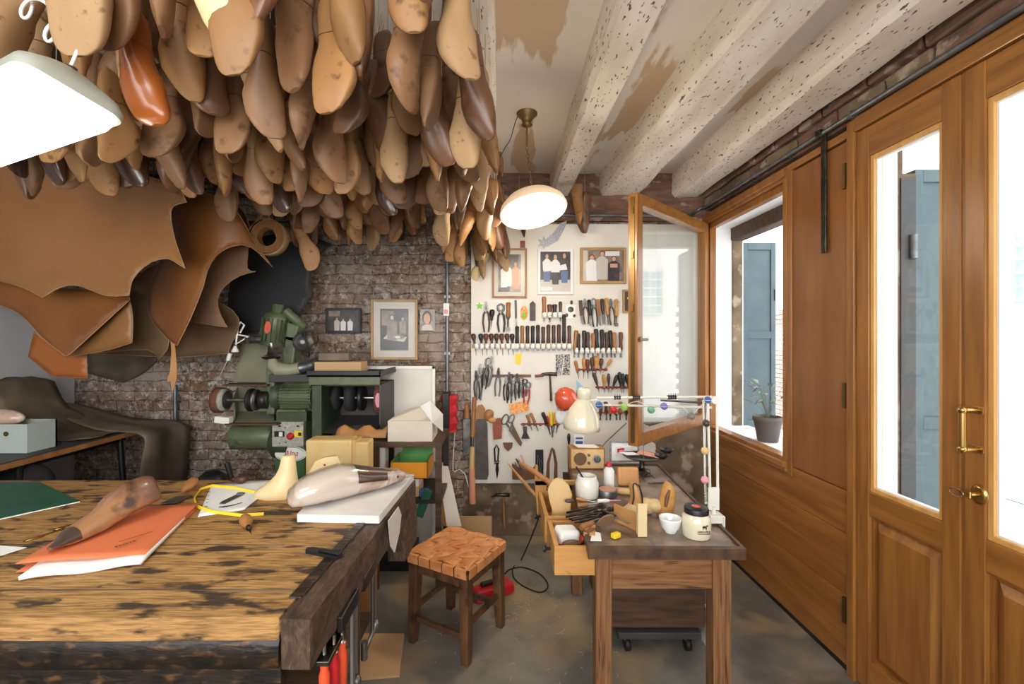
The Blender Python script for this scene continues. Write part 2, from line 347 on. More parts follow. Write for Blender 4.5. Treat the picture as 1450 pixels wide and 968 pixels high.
# stone wall at the foot of the right end of the back wall, brick lintel band above
def rough_slab(k, name, a, b, nx, nz, amp, seed):
    m = B(k); m_ = []
    def g(i, j):
        x = a[0]+(b[0]-a[0])*i/nx; z = a[2]+(b[2]-a[2])*j/nz
        q = noise.noise(Vector((x*7+seed, z*9, seed)))*amp+noise.noise(Vector((x*19, z*23+seed, 2)))*amp*.5
        return Vector((x, a[1]+q, z))
    vs = [g(i, j) for i in range(nx+1) for j in range(nz+1)]; W = nz+1
    m.raw(vs, [(i*W+j, (i+1)*W+j, (i+1)*W+j+1, i*W+j+1) for i in range(nx) for j in range(nz)], True)
    vs2 = []
    for ring in ([(i, 0) for i in range(nx+1)], [(i, nz) for i in range(nx+1)], [(0, j) for j in range(nz+1)], [(nx, j) for j in range(nz+1)]):
        p = [g(*r) for r in ring]; q = [Vector((v.x, b[1], v.z)) for v in p]; n = len(p)
        m.raw(p+q, [(i, i+1, n+i+1, n+i) for i in range(n-1)])
    o = m.build(name); o['kind'] = 'structure'; return o
rough_slab('stone_old', 'wall_back_stone', (1.06, YB-.05, 0), (XR, YB, .84), 24, 30, .03, 3)
rough_slab('stone_old', 'trim_1', (-.25, YB-.02, 0), (1.06, YB, .40), 40, 16, .02, 9)
rough_slab('brick_red', 'trim_2', (-.36, YB-.04, 2.30), (XR, YB, ZC), 60, 14, .02, 5)
# right wall: brick strip over the joinery, wall behind the photographer's right
rough = B('brick_red')
rough.bb((XR, YF, 2.37), (XR+.26, YB+.3, ZC)); rough.bb((XR, YB-.04, 0), (XR+.26, YB+.3, 2.37)); rough.bb((XR, YF, 0), (XR+.26, .86, 2.37))
rough.bb((XR+.06, 2.34, 0), (XR+.24, YB, .80)); rough.bb((XR+.06, 1.96, 0), (XR+.24, 2.36, 2.37))
rough.build('wall_right')['kind'] = 'structure'
# lumpy old bricks showing in the strip over the joinery
m = B('stone_old'); m2 = B('brick_red')
y = -.6; random.seed(11)
for row, (z0, z1) in enumerate(((2.385, 2.45), (2.46, 2.53), (2.54, 2.61))):
    y = -.6+row*.11
    while y < 3.2:
        L_ = random.uniform(.16, .27); q = m if random.random() < .6 else m2
        q.box((XR-.004, y+L_/2, (z0+z1)/2), (.05, L_-.012, z1-z0-.006), (random.uniform(-.05, .05), random.uniform(-.12, .12), 0)); y += L_
for q, nm in ((m, 'trim_3'), (m2, 'trim_4')): q.build(nm, bevel=.008)['kind'] = 'structure'

# painted ceiling beams
def beam(name, x0, x1, x0b, x1b, zb, k='beam_paint', ya=YF, yb=YB, seed=0):
    rings = []
    for i in range(41):
        t = i/40; y = ya+(yb-ya)*t
        def nn(a): return noise.noise(Vector((y*3.1, a*7.7+seed, seed)))*.008
        xa = x0+(x0b-x0)*t+nn(1); xb = x1+(x1b-x1)*t+nn(2); z = zb+nn(3)
        rings.append([Vector(p) for p in ((xa, y, ZC+.01), (xa+nn(6), y, z+.03), (xa+.018, y, z+nn(4)), (xb-.018, y, z+nn(5)), (xb+nn(7), y, z+.03), (xb, y, ZC+.01))])
    o = B(k).loft(rings, smooth=False).build(name); o['kind'] = 'structure'; return o
beam('trim_5', -.16, -.005, -.13, -.012, 2.49, seed=1)
beam('trim_6', .375, .55, .38, .525, 2.485, seed=2)
beam('trim_7', .93, 1.02, .74, 1.03, 2.485, seed=3)
beam('trim_8', 1.25, 1.45, 1.27, 1.46, 2.47, seed=4)
for i, x in enumerate((-.78, -1.36, -1.95, -2.55)): beam('trim_%d' % (9+i), x, x+.15, x, x+.15, 2.48, 'beam_dark', seed=5+i)
# dark slatted boards overhead at the back left
m = B('beam_dark')
for i in range(9): m.bb((-2.9, 1.5+i*.2, 2.45), (-.75, 1.56+i*.2, 2.475))
m.build('trim_13')['kind'] = 'structure'

# ---- casement window in the right wall
def frame_x(mb, x0, x1, ya, yb, za, zb, w):
    mb.bb((x0, ya, za), (x1, ya+w, zb)); mb.bb((x0, yb-w, za), (x1, yb, zb)); mb.bb((x0, ya+w, za), (x1, yb-w, za+w)); mb.bb((x0, ya+w, zb-w), (x1, yb-w, zb))
WA, WB = 2.353, 3.31
win = bpy.data.objects.new('window_1', None); COL.objects.link(win); win.location = (XR, (WA+WB)/2, .80); win['kind'] = 'structure'
m = B('oak'); frame_x(m, XR-.012, XR+.055, WA, WB, .79, 2.31, .035); m.bb((XR-.03, WA-.0, 2.29), (XR, WB, 2.33)); m.bb((XR+.012, WA+.035, 2.235), (XR+.055, WB-.035, 2.275)); m.bb((XR+.012, WB-.06, .825), (XR+.055, WB-.035, 2.275))
m.build('window_frame', win, bevel=.003)
m = B('oak_h'); m.bb((XR-.035, WA, .775), (XR+.012, WB, .805)); m.bb((XR-.02, WA, .75), (XR, WB, .775)); m.build('window_sill', win, bevel=.004)
# outside reveal, plastered white
m = B('plaster_out')
m.bb((XR+.055, 3.27, .80), (XR+.26, 3.36, 2.45)); m.bb((XR+.055, 2.26, .80), (XR+.26, 2.37, 2.45))
m.bb((XR+.055, 2.3, 2.24), (XR+.26, 3.3, 2.45)); m.bb((XR+.055, 2.3, .74), (XR+.30, 3.3, .815))
m.bb((XR+.06, 1.90, 0), (XR+.165, 1.955, 2.45)); m.bb((XR+.055, .70, 2.27), (XR+.24, 1.94, 2.45));  m.bb((XR+.055, .70, 0), (XR+.19, .80, 2.3))
m.build('trim_14')['kind'] = 'structure'
B('dark_old').bb((XR+.17, 2.25, 2.15), (XR+.27, 3.4, 2.26)).build('trim_15', bevel=.01)['kind'] = 'structure'
m = B('stone_old'); m.bb((XR+.175, 3.262, .815), (XR+.255, 3.30, 2.2)); m.build('trim_16', bevel=.01)['kind'] = 'structure'
# oak sash standing open into the room
sx, sy = XR-.01, 3.285; fx, fy = .765, 2.565
ang = math.atan2(fy-sy, fx-sx); Ls = math.hypot(fx-sx, fy-sy)
sash = thing('open_casement', 'oak casement sash with a clear pane, standing open into the room above the desk', 'window', (sx, sy, .835))
def SA(mb): mb.T = Matrix.Translation((sx, sy, 0)) @ Matrix.Rotation(ang, 4, 'Z'); return mb
Z0, Z1 = .835, 2.27
for xa_ in (0, Ls-.062): SA(B('oak')).bb((xa_, -.03, Z0), (xa_+.062, .03, Z1)).build('stile', sash, bevel=.004)
for za_, zb_ in ((Z1-.065, Z1), (Z0, Z0+.075)): SA(B('oak_h')).bb((.062, -.03, za_), (Ls-.062, .03, zb_)).build('rail', sash, bevel=.004)
SA(B('glass')).bb((.055, -.004, Z0+.07), (Ls-.055, .004, Z1-.06)).build('pane', sash)
m = SA(B('brass_old')); m.bb((Ls, -.012, Z0+.02), (Ls+.003, .012, Z1-.02))
for z in (1.0, 1.3, 1.6, 1.9, 2.15): m.bb((Ls+.003, -.008, z), (Ls+.009, .008, z+.04))
m.build('lock_strip', sash)
m = SA(B('brass_old')); m.tube([(Ls-.03, .03, 1.44), (Ls-.03, .075, 1.44), (Ls+.0, .082, 1.44), (Ls+.07, .078, 1.44)], .008); m.lathe([(.016, 0), (.016, .006)], (Ls-.03, .03, 1.44), 12, (-PI/2, 0, 0)); m.build('handle', sash)
for z in (1.0, 2.1): SA(B('steel_dull')).tube([(.0, -.036, z), (.0, -.036, z+.09)], .008).build('hinge', sash)
# ---- oak panelling on the right wall
m = B('oak_panel'); m.bb((XR-.004, 1.945, .79), (XR+.05, WA-.035, 2.30)); m.build('wall_right_panel', bevel=.002)['kind'] = 'structure'
m = B('oak'); m.bb((XR-.012, WA-.036, .74), (XR+.055, WA-.001, 2.31)); m.bb((XR-.01, 1.93, .7), (XR+.04, 1.947, 2.34)); m.build('trim_17', bevel=.002)['kind'] = 'structure'
m = B('oak_h'); m.bb((XR-.004, 1.945, .03), (XR+.05, YB-.04, .335)); m.bb((XR-.004, 1.945, .338), (XR+.05, YB-.04, .60)); m.bb((XR-.004, 1.945, .603), (XR+.05, YB-.04, .785)); m.build('wall_right_dado', bevel=.002)['kind'] = 'structure'
B('black').bb((XR+.004, 1.945, 0), (XR+.05, YB-.04, .03)).build('baseboard_right')['kind'] = 'structure'
B('stone_old').bb((XR+.0, YB-.075, 0), (XR+.05, YB-.02, .79)).build('trim_18')['kind'] = 'structure'
hg = MB().m('brass_old')
for z, yy in ((.27, 1.952), (1.20, 1.952), (2.15, 1.952)): hg.bb((XR-.018, yy, z-.055), (XR-.004, yy+.016, z+.055))
hg.build('trim_19')['kind'] = 'structure'
# ---- glazed double door
DH = 2.315
m = B('oak'); m.bb((XR-.016, 1.905, 0), (XR+.06, 1.945, 2.37)); m.bb((XR-.016, .84, 0), (XR+.06, .895, 2.37)); m.build('trim_20', bevel=.003)['kind'] = 'structure'
m = B('oak_h'); m.bb((XR-.016, .895, DH), (XR+.06, 1.905, 2.375)); m.bb((XR-.01, 1.945, 2.31), (XR+.05, YB-.04, 2.345)); m.build('trim_21', bevel=.003)['kind'] = 'structure'
def leaf(n, ya, yb, s_lo, s_hi):
    d = bpy.data.objects.new('door_%d' % n, None); COL.objects.link(d); d.location = (XR, (ya+yb)/2, 0); d['kind'] = 'structure'
    ga, gb = ya+s_lo, yb-s_hi
    for u, v in ((ya, ga), (gb, yb)): B('oak').bb((XR-.006, u, .01), (XR+.044, v, DH-.004)).build('stile', d, bevel=.003)
    for u, v in ((.01, .13), (.725, .825), (2.19, DH-.004)): B('oak_h').bb((XR-.004, ga, u), (XR+.042, gb, v)).build('rail', d, bevel=.003)
    m = B('oak_pale'); frame_x(m, XR+.002, XR+.04, ga, gb, .825, 2.19, .018); m.build('glazing_bead', d, bevel=.002)
    m = B('white'); frame_x(m, XR+.012, XR+.03, ga+.018, gb-.018, .843, 2.172, .006); m.build('seal', d)
    B('glass').bb((XR+.018, ga+.016, .84), (XR+.024, gb-.016, 2.175)).build('pane', d)
    m = B('oak'); frame_x(m, XR+.008, XR+.03, ga, gb, .13, .725, .012)
    x0, x1 = XR+.022, XR+.0; a0, b0, c0, d0 = ga+.012, gb-.012, .142, .713; e = .035
    vs = [(x0,a0,c0),(x0,b0,c0),(x0,b0,d0),(x0,a0,d0),(x1,a0+e,c0+e),(x1,b0-e,c0+e),(x1,b0-e,d0-e),(x1,a0+e,d0-e)]
    m.raw(vs, [(0,1,5,4),(1,2,6,5),(2,3,7,6),(3,0,4,7),(4,5,6,7),(0,3,2,1)]); m.build('panel', d)
    return d
d1 = leaf(1, 1.475, 1.903, .062, .062); d2 = leaf(2, .897, 1.462, .18, .062)
B('oak').bb((XR+.0, 1.462, .01), (XR+.05, 1.475, DH-.004)).build('trim_22')['kind'] = 'structure'
# brass pull handle and lock
def at_wall(x, y): q = (XR-.01)*F/(x-CX); return P(x, y, q)
a = at_wall(1384, 575); b = at_wall(1384, 641)
m = B('brass'); yy = (a.y+b.y)/2
m.tube([(XR-.006, yy, a.z-.012), (XR-.055, yy, a.z-.012), (XR-.06, yy, a.z-.016)], .008); m.tube([(XR-.006, yy, b.z+.012), (XR-.055, yy, b.z+.012), (XR-.06, yy, b.z+.016)], .008)
m.tube([(XR-.058, yy, a.z-.02), (XR-.058, yy, b.z+.02)], .0095, 12); m.ell((XR-.058, yy, a.z-.012), .012); m.ell((XR-.058, yy, b.z+.012), .012)
for z in (a.z-.012, b.z+.012): m.box((XR-.009, yy, z), (.006, .036, .022))
m.build('door_handle', d2, bevel=.001)
k = at_wall(1386, 700); m = B('brass'); m.lathe([(.024, 0), (.024, .004), (.018, .008)], (XR-.006, k.y, k.z), 24, (0, -PI/2, 0), sc2=(1.3, 1)); m.tube([(XR-.012, k.y, k.z), (XR-.035, k.y+.002, k.z)], .006)
m.box((XR-.042, k.y+.01, k.z), (.004, .03, .018)); m.build('lock', d2)
m = B('steel'); c0 = Vector((XR-.045, k.y+.035, k.z-.004)); m.tube([c0+Vector((.0, .022*math.cos(t*PI/8), .022*math.sin(t*PI/8)*.6)) for t in range(17)], .0012, 6); m.build('key_ring', d2)
# conduit along the top of the joinery
m = B('galv'); m.tube([(XR-.03, YF+.1, 2.385), (XR-.03, 3.24, 2.385), (XR-.05, 3.27, 2.385), (XR-.1, 3.285, 2.35), (XR-.1, 3.27, 2.335), (.9, 3.27, 2.335), (-.3, 3.27, 2.335)], .011, 10)
for y in (.5, 1.2, 1.9, 2.6): m.box((XR-.025, y, 2.385), (.03, .02, .03))
tag(m.build('conduit', loc=(XR-.03, 1.5, 2.385)), 'long grey conduit pipe running above the oak door frame and across the back wall top', 'pipe')
# L-shaped iron bar hanging from the conduit
p = P(1173, 200, 2.07)
m = B('iron'); m.bb((XR-.022, 2.06, 1.84), (XR-.013, 2.09, 2.40)); m.bb((XR-.05, 2.06, 2.392), (XR-.013, 2.09, 2.40)); m.bb((XR-.05, 2.06, 2.37), (XR-.044, 2.09, 2.40)); 
tag(m.build('iron_bar', loc=(XR-.02, 2.075, 2.4), bevel=.002), 'flat dark iron bar hooked over the conduit in front of the oak panel', 'bar')

# ---- outside: shutters, lane, facade opposite
def shutter(name, xa, xb, y, z0, z1, label, face=-1):
    t = thing(name, label, 'shutter', ((xa+xb)/2, y, z0))
    B('blue_shutter').bb((xa, y-.014, z0), (xb, y+.014, z1)).build('board', t, bevel=.002)
    m = B('blue_shutter'); w = .035
    for s_ in (-1, 1):
        yy = y+s_*.018
        m.bb((xa, yy-.006, z0), (xa+w, yy+.006, z1)); m.bb((xb-w, yy-.006, z0), (xb, yy+.006, z1))
        for zz in (z0, z0+(z1-z0)*.48, z1-w*1.5): m.bb((xa+w, yy-.006, zz), (xb-w, yy+.006, zz+w*1.5))
    m.build('batten', t, bevel=.002)
    B('iron').bb((xb-.012, y-.03, (z0+z1)/2+.25), (xb-.004, y-.018, (z0+z1)/2+.33)).build('hinge', t)
    return t
shutter('window_shutter', XR+.262, XR+.50, 3.30, .80, 2.14, 'faded blue wooden shutter folded open outside the casement window')
shutter('window_shutter', XR+.262, XR+.50, 2.30, .80, 2.14, 'faded blue shutter leaf at the near side of the casement, seen reflected in its pane')
shutter('door_shutter', XR+.245, XR+.62, 1.93, .05, 2.16, 'tall faded blue wooden shutter seen through the first glazed door')
m = B('stone_old'); m.bb((XR+.165, 1.90, 0), (XR+.243, 1.955, 2.14)); m.m('dark_grey').bb((XR+.175, 1.893, 0), (XR+.236, 1.90, 2.12)); m.build('trim_23')['kind'] = 'structure'
B('galv').lathe([(.014, 0), (.014, .1)], (XR+.22, 1.885, 1.78), 12).build('trim_24')['kind'] = 'structure'
B('plaster_out').bb((XR+.26, -6, -.1), (9, 16, -.02)).build('floor_lane')['kind'] = 'structure'
m = B('plaster_out'); m.bb((4.6, -6, 1.9), (4.9, 16, 7)); m.bb((4.6, -6, 0), (4.9, 4.2, 1.9)); m.build('wall_opposite')['kind'] = 'structure'
m = B('rosso_brick')
for r in range(26):
    for c in range(46):
        y = 4.2+(c+.5*(r % 2))*.25; m.bb((4.57, y, .0+r*.073), (4.8, y+.235, r*.073+.062))
m.build('wall_opposite_brick')['kind'] = 'structure'
# barred window of the house opposite
q = P(1444, 380, 4.0*640/739)
g = thing('barred_window', 'small barred window in the pale house across the lane, seen through the right door', 'window', (4.6, 4.0, 1.7))
B('sky_card').bb((4.585, 3.6, 1.75), (4.6, 4.02, 2.4)).build('pane', g)
m = B('white')
for i in range(6): m.tube([(4.55, 3.6, 1.78+i*.12), (4.55, 4.02, 1.78+i*.12)], .012, 6)
for i in range(3): m.tube([(4.55, 3.64+i*.18, 1.74), (4.55, 3.64+i*.18, 2.42)], .012, 6)
m.build('grille', g)
# plant on the window sill
pc = Vector((XR+.145, 2.78, .815)); pp = thing('potted_plant', 'small leafy plant in a brown pot on the outer window sill', 'plant', pc)
m = B('pot'); m.lathe([(.056, 0), (.078, .125), (.083, .125), (.083, .152), (.075, .152), (.071, .13)], pc, 24); m.build('pot', pp)
B('soil').lathe([(.072, .13), (.03, .14)], pc, 16).build('soil', pp)
random.seed(4); m = B('leaf'); m2 = B('leaf_purple'); st = B('leaf')
for i in range(17):
    a = random.uniform(0, 2*PI); h = random.uniform(.08, .22); r = random.uniform(.03, .085); q = m if i % 2 else m2
    b0 = pc+Vector((0, 0, .135)); tip = pc+Vector((r*math.cos(a), r*math.sin(a), .135+h)); st.tube([b0, (b0+tip)/2+Vector((0, 0, .02)), tip], .0016, 5)
    d = Vector((math.cos(a), math.sin(a), random.uniform(-.4, .8))).normalized(); s_ = d.cross(Vector((0, 0, 1))).normalized(); L_ = random.uniform(.05, .095)
    u = s_.cross(d); q.raw([tip, tip+d*L_*.4+s_*L_*.28+u*.004, tip+d*L_*.45, tip+d*L_*.4-s_*L_*.28+u*.004, tip+d*L_-u*.01], [(0,1,2),(0,2,3),(1,4,2),(2,4,3)], True)
m.build('green_leaves', pp, solid=.001); m2.build('purple_leaves', pp, solid=.001); st.build('stems', pp)
# ================================================================ SHOE LASTS
def last_rings(L=.27, ball=.09, heel=.07, waist=.066, cone=.095, toe=.8, asym=.010, lift=.018, toeh=.022, n=18, notch=0):
    ts = [0, .012, .04, .09, .16, .24, .32, .40, .48, .56, .64, .71, .78, .85, .91, .955, .985, 1.0]
    def ip(tb, t):
        for (a, va), (b, vb) in zip(tb, tb[1:]):
            if t <= b:
                k = (t-a)/(b-a); k = k*k*(3-2*k); return va+(vb-va)*k
        return tb[-1][1]
    rings = []
    for t in ts:
        w = ip([(0, heel*.30), (.04, heel*.40), (.12, heel*.5), (.40, waist*.5), (.66, ball*.5), (.78, ball*.48), (.87, ball*.46*(.4+.6*toe)), (.94, ball*.40*toe), (.98, ball*.28*toe), (1, ball*.16*toe)], t)
        if t == 0: w *= .75
        h0 = ip([(0, lift+.008), (.05, lift), (.22, lift*.85), (.62, 0), (.80, 0), (1, .010)], t)
        h1 = ip([(0, cone*.55), (.04, cone*.93), (.12, cone), (.30, cone*.97), (.40, cone*.86-notch), (.62, .060), (.80, .044), (.93, toeh+.006), (1, .010+toeh*.35)], t)
        cn = ip([(0, .22), (.3, .36), (.5, .34), (.7, .25), (1, .2)], t)
        off = asym*math.sin(PI*max(0, (t-.3)/.7))*1.2 + (-asym*.9 if t > .8 else 0)*(t-.8)/.2
        ring = []
        for k in range(n):
            a = 2*PI*k/n; ca, sa = math.cos(a), math.sin(a); e = .34 if sa < 0 else .85
            u = math.copysign(abs(ca)**(.6 if sa < 0 else .8), ca); v = math.copysign(abs(sa)**e, sa)
            hh = (v+1)/2; x = w*u*(1-cn*hh**1.6); ring.append((x+off, t*L, h0+(h1-h0)*hh))
        rings.append(ring)
    return rings
HOLE = {}
def last_mesh(name, k, hang=True, **kw):   # origin at the hole in the cone, toe pointing down, sole on -Y
    rg = last_rings(**kw); L = kw.get('L', .27); cz = kw.get('cone', .085)*.7
    m = B(k)
    if hang: rr = [[Vector((x, z-cz, .17*L-y)) for x, y, z in r] for r in rg]
    else: rr = [[Vector((x, y, z)) for x, y, z in r] for r in rg]
    if hang:
        def sh(r, f): c = sum(r, Vector())/len(r); return [c+(p-c)*f for p in r]
        a, b = rr[6], rr[7]; g0 = [p+(q-p)*.45 for p, q in zip(a, b)]; g1 = [p+(q-p)*.55 for p, q in zip(a, b)]
        m.loft(rr[:7]+[g0], cap=False); m.raw(rr[0], [tuple(range(len(rr[0])))])
        m.m('toe_dark').loft([g0, sh(g0, .96), sh(g1, .96), g1], cap=False); m.m(k).loft([g1]+rr[7:], cap=False); m.raw(rr[-1], [tuple(range(len(rr[-1])))])
        return m.mesh(name)
    m.loft(rr); return m.mesh(name)
KW = [dict(L=.285, ball=.104, toe=.85), dict(L=.29, ball=.098, toe=.75, toeh=.022, cone=.09), dict(L=.26, ball=.098, heel=.066, toe=.9, cone=.085), dict(L=.30, ball=.114, heel=.076, toe=1.0, toeh=.03),
      dict(L=.25, ball=.086, heel=.058, waist=.054, toe=.7, lift=.045, cone=.10, toeh=.02), dict(L=.285, ball=.106, toe=.9, cone=.115, notch=.012), dict(L=.20, ball=.076, heel=.056, waist=.056, toe=.9, cone=.07)]
LM = [last_mesh('shoe_last', 'last_tan', **k) for k in KW]
# a flat-sided wooden boot-tree, sole outline block
cordm = B('cord').tube([(0, 0, 0), (0, 0, 1)], .0016, 5).mesh('cord')
TONE = {'last_pale': 'pale beech', 'last_honey': 'honey coloured', 'last_tan': 'tan', 'last_brown': 'reddish brown', 'last_dark': 'dark polished', 'last_green': 'green painted', 'last_orange': 'glossy orange', 'last_cream': 'cream'}
SHP = ['round-toed', 'slim-toed', 'short round-toed', 'broad-toed', 'small pointed', 'high-coned', "child's"]
NL = 0
def hang_last(x, y, ztoe, yaw, tilt, roll, k, shape, label, group, s=1.0, ztop=2.60, parent_cord=True):
    global NL; NL += 1
    o = bpy.data.objects.new('shoe_last', LM[shape]); COL.objects.link(o)
    L = KW[shape]['L']*s; z = ztoe+L*.83
    Mx = Matrix.Translation((x, y, z)) @ Matrix.Rotation(yaw, 4, 'Z') @ Matrix.Rotation(tilt, 4, 'X') @ Matrix.Rotation(roll, 4, 'Y') @ Matrix.Scale(s, 4)
    o.matrix_world = Mx; o.material_slots[0].link = 'OBJECT'; o.material_slots[0].material = M[k]
    tag(o, label, 'shoe last', group)
    if parent_cord and ztop-z > .02:
        c = bpy.data.objects.new('cord', cordm); COL.objects.link(c); c.parent = o
        c.matrix_basis = Mx.inverted() @ (Matrix.Translation((x, y, z)) @ Matrix.Diagonal((1, 1, ztop-z, 1)))
    return o
def pick(w): 
    ks = ['last_pale', 'last_honey', 'last_tan', 'last_brown', 'last_dark']; return random.choices(ks, w)[0]
random.seed(21)
occ = []; PEND = []
def put(x, y, z, w, row, i, group, s=1.0, yaws=None, near=False):
    k = pick(w); sh = random.choices(range(7), [5, 4, 4, 3, 2, 4, .6])[0]
    base = random.choice(yaws or [0, 0, PI, PI, .7, -.7, 2.5, -2.5, PI/2, -PI/2]); yaw = base+random.uniform(-.35, .35)
    tilt = random.uniform(-.22, .22); roll = random.uniform(-.14, .14)
    lab = '%s %s last, %s from left, %s' % (TONE[k], SHP[sh], ORD[i], row)
    if x < -.66 and y < 1.2: z = max(z, 2.05)
    PEND.append([x, y, z, yaw, tilt, roll, k, sh, lab, group, s])
ROWN = ['front hanging row', 'second hanging row', 'third hanging row', 'fourth hanging row', 'fifth hanging row', 'sixth row, over hides', 'seventh row, over hides', 'eighth row, by brick wall', 'ninth row, by brick wall', 'tenth row, by brick wall', 'rearmost row by brick wall']
ORD_ = ORD
# (depth, leftmost px, rightmost px, toe height, spacing, tone weights)
rows = [(.92, 100, 478, 2.0, .098, (3, 4, 3, 1, .3)), (1.07, 62, 486, 1.985, .095, (2, 4, 4, 1, .3)), (1.22, 20, 500, 1.955, .09, (1.5, 4, 4, 1.5, .3)), (1.38, -10, 560, 1.97, .088, (1, 4, 5, 1.5, .3)),
        (1.55, -10, 575, 1.975, .088, (1, 3, 4, 2, .5)), (1.72, 0, 590, 2.03, .088, (1, 3, 4, 2, .5)), (1.92, 290, 598, 2.02, .082, (1, 3, 4, 2, .5)), (2.14, 330, 605, 2.04, .088, (1, 3, 4, 2, .5)),
        (2.38, 375, 608, 2.05, .088, (1, 3, 4, 2, .4)), (2.62, 395, 612, 2.05, .088, (1, 3, 4, 2, .4)), (2.90, 405, 618, 2.06, .088, (1, 3, 4, 2, .4))]
for ri, (d, xa, xb, zt, spc, wts) in enumerate(rows):
    Xa, Xb = (xa-CX)*d/F, (xb-CX)*d/F; n = max(2, int((Xb-Xa)/spc)); i = 0
    for j in range(n+1):
        X = Xa+(Xb-Xa)*j/n+random.uniform(-.018, .018)
        if d > 2 and 596 < CX+F*X/d < 630: continue
        if i < 24: put(X, d+random.uniform(-.03, .03), zt+random.uniform(-.055, .06), wts, ROWN[ri], i, 'shoe lasts hanging from the ceiling', random.uniform(.94, 1.08)); i += 1
# upper tier behind, closing the gaps
up = [(1.15, 230, 470), (1.45, 150, 545), (1.8, 60, 560), (2.2, 340, 560), (2.7, 380, 590)]
for ri, (d, xa, xb) in enumerate(up):
    Xa, Xb = (xa-CX)*d/F, (xb-CX)*d/F; n = int((Xb-Xa)/.125)
    for j in range(min(n+1, 24)):
        put(Xa+(Xb-Xa)*j/n+random.uniform(-.02, .02), d+random.uniform(-.02, .02), 2.17+random.uniform(-.04, .04), (1, 2, 3, 2, 1), 'upper tier, %s line' % ORD[ri], j, 'upper tier of shoe lasts', 1.0)
# cluster along the white beam
bm_ = [(.92, 590, 640, 2.08), (1.02, 592, 650, 2.03), (1.13, 602, 655, 1.99), (1.25, 602, 662, 1.97), (1.34, 605, 668, 2.02), (1.44, 610, 670, 2.0), (1.56, 616, 675, 1.96), (1.70, 628, 678, 1.95), (1.82, 630, 684, 1.96), (1.92, 633, 690, 1.98), (2.16, 636, 690, 1.94), (2.42, 640, 694, 1.97), (2.56, 642, 698, 1.96), (2.70, 642, 700, 1.93), (2.84, 645, 700, 1.97), (2.98, 645, 702, 1.94)]
for ri, (d, xa, xb, zt) in enumerate(bm_):
    Xa, Xb = (xa-CX)*d/F, (xb-CX)*d/F; n = max(2, int((Xb-Xa)/.06)+1); 
    for j in range(n):
        put(Xa+(Xb-Xa)*j/(n-1), d+random.uniform(-.03, .03), zt+random.uniform(-.05, .08), (1.5, 4, 5, 1.5, .3) , '%s bunch on white beam' % ORD[ri], j, 'shoe lasts along the white beam', random.uniform(.92, 1.04), [0, PI, PI/2, -PI/2, 2.4, -2.4])
for it in range(40):   # neighbours push each other aside until they only touch
    for i, a in enumerate(PEND):
        for b in PEND[i+1:]:
            if abs(a[2]-b[2]) < .2:
                dx, dy = b[0]-a[0], b[1]-a[1]; dd = math.hypot(dx, dy)+1e-6; need = .094
                if dd < need: p_ = (need-dd)*.25; a[0] -= dx/dd*p_; a[1] -= dy/dd*p_; b[0] += dx/dd*p_; b[1] += dy/dd*p_
for a in PEND: hang_last(*a[:11])
# singled-out lasts
def solo(px, ytoe, d, k, sh, label, yaw=0, tilt=0, roll=0, s=1.0, ztop=2.6):
    p = P(px, ytoe, d); return hang_last(p.x, p.y, p.z, yaw, tilt, roll, k, sh, label, None, s, ztop)
solo(104, 68, .86, 'last_pale', 3, 'large pale last with its broad sole showing, above the fluorescent light', 0, .25, 0, 1.05)
solo(180, 168, 1.0, 'last_orange', 3, 'glossy orange varnished last hanging right of the fluorescent light', PI, .0, .15, .85)
solo(272, 60, .86, 'last_cream', 1, 'slim white-soled last at the top of the frame', 0, .3, -.35, .75)
solo(490, 95, .98, 'last_brown', 1, 'long honey-brown last at the right edge of the front row', PI/2+.3, .1, -.15, 1.2)
solo(585, 258, 2.25, 'last_green', 0, 'green painted last with a visible sole among the brown ones', .3, .35, .5, 1.05)
solo(573, 240, 2.3, 'last_green', 5, 'darker green last tucked behind the green painted one', -.6, .1, .3, .95)
solo(700, 262, 2.95, 'last_honey', 1, 'slim honey last leaning away from the white beam beside the pendant', PI/2, 0, .45, .95)
solo(708, 318, 3.0, 'last_tan', 0, 'tan last hanging just left of the glowing pendant', PI, 0, .1, .9)
solo(685, 345, 2.9, 'last_tan', 5, 'lowest tan last on the white beam, over the tool board', 0, 0, -.1, .9)
solo(815, 318, 3.02, 'last_honey', 1, 'left last of the pair hung on a white beam end right of the pendant', PI/2, .1, .1, .95)
solo(828, 328, 3.05, 'last_brown', 1, 'right last of the pair hung on a white beam end right of the pendant', PI*.8, 0, -.15, .95)
solo(735, 325+10, 3.2, 'last_dark', 1, 'dark last hanging behind the pendant lamp shade', PI/2, 0, -.3, .8)
solo(425, 385, 2.75, 'last_honey', 5, 'open-topped wooden boot last hanging lowest, right of the leather belt coil', .2, .1, -.35, 1.1)
solo(440, 352, 2.8, 'last_tan', 1, 'tan last hanging right behind the boot last by the belt coil', 2.2, .1, -.4, 1.0)
solo(405, 335, 2.7, 'last_brown', 4, 'small pointed last hanging over the coiled leather belt', 1.2, .0, -.2, 1.0)
# twine bundles where the lasts leave a gap
tw = B('cord'); random.seed(2)
c0 = P(530, 72, 1.5)
for i in range(16): tw.tube([c0+Vector((random.uniform(-.02, .02), 0, .0)), c0+Vector((random.uniform(-.07, .05), random.uniform(-.04, .04), random.uniform(-.10, .12)))], .0012, 4)
tw.tube([c0, (c0.x, c0.y, 2.64)], .002, 5)
tag(tw.build('twine_bundle', loc=c0), 'frayed bundle of twine tied to the ceiling in the gap between the lasts', 'twine')
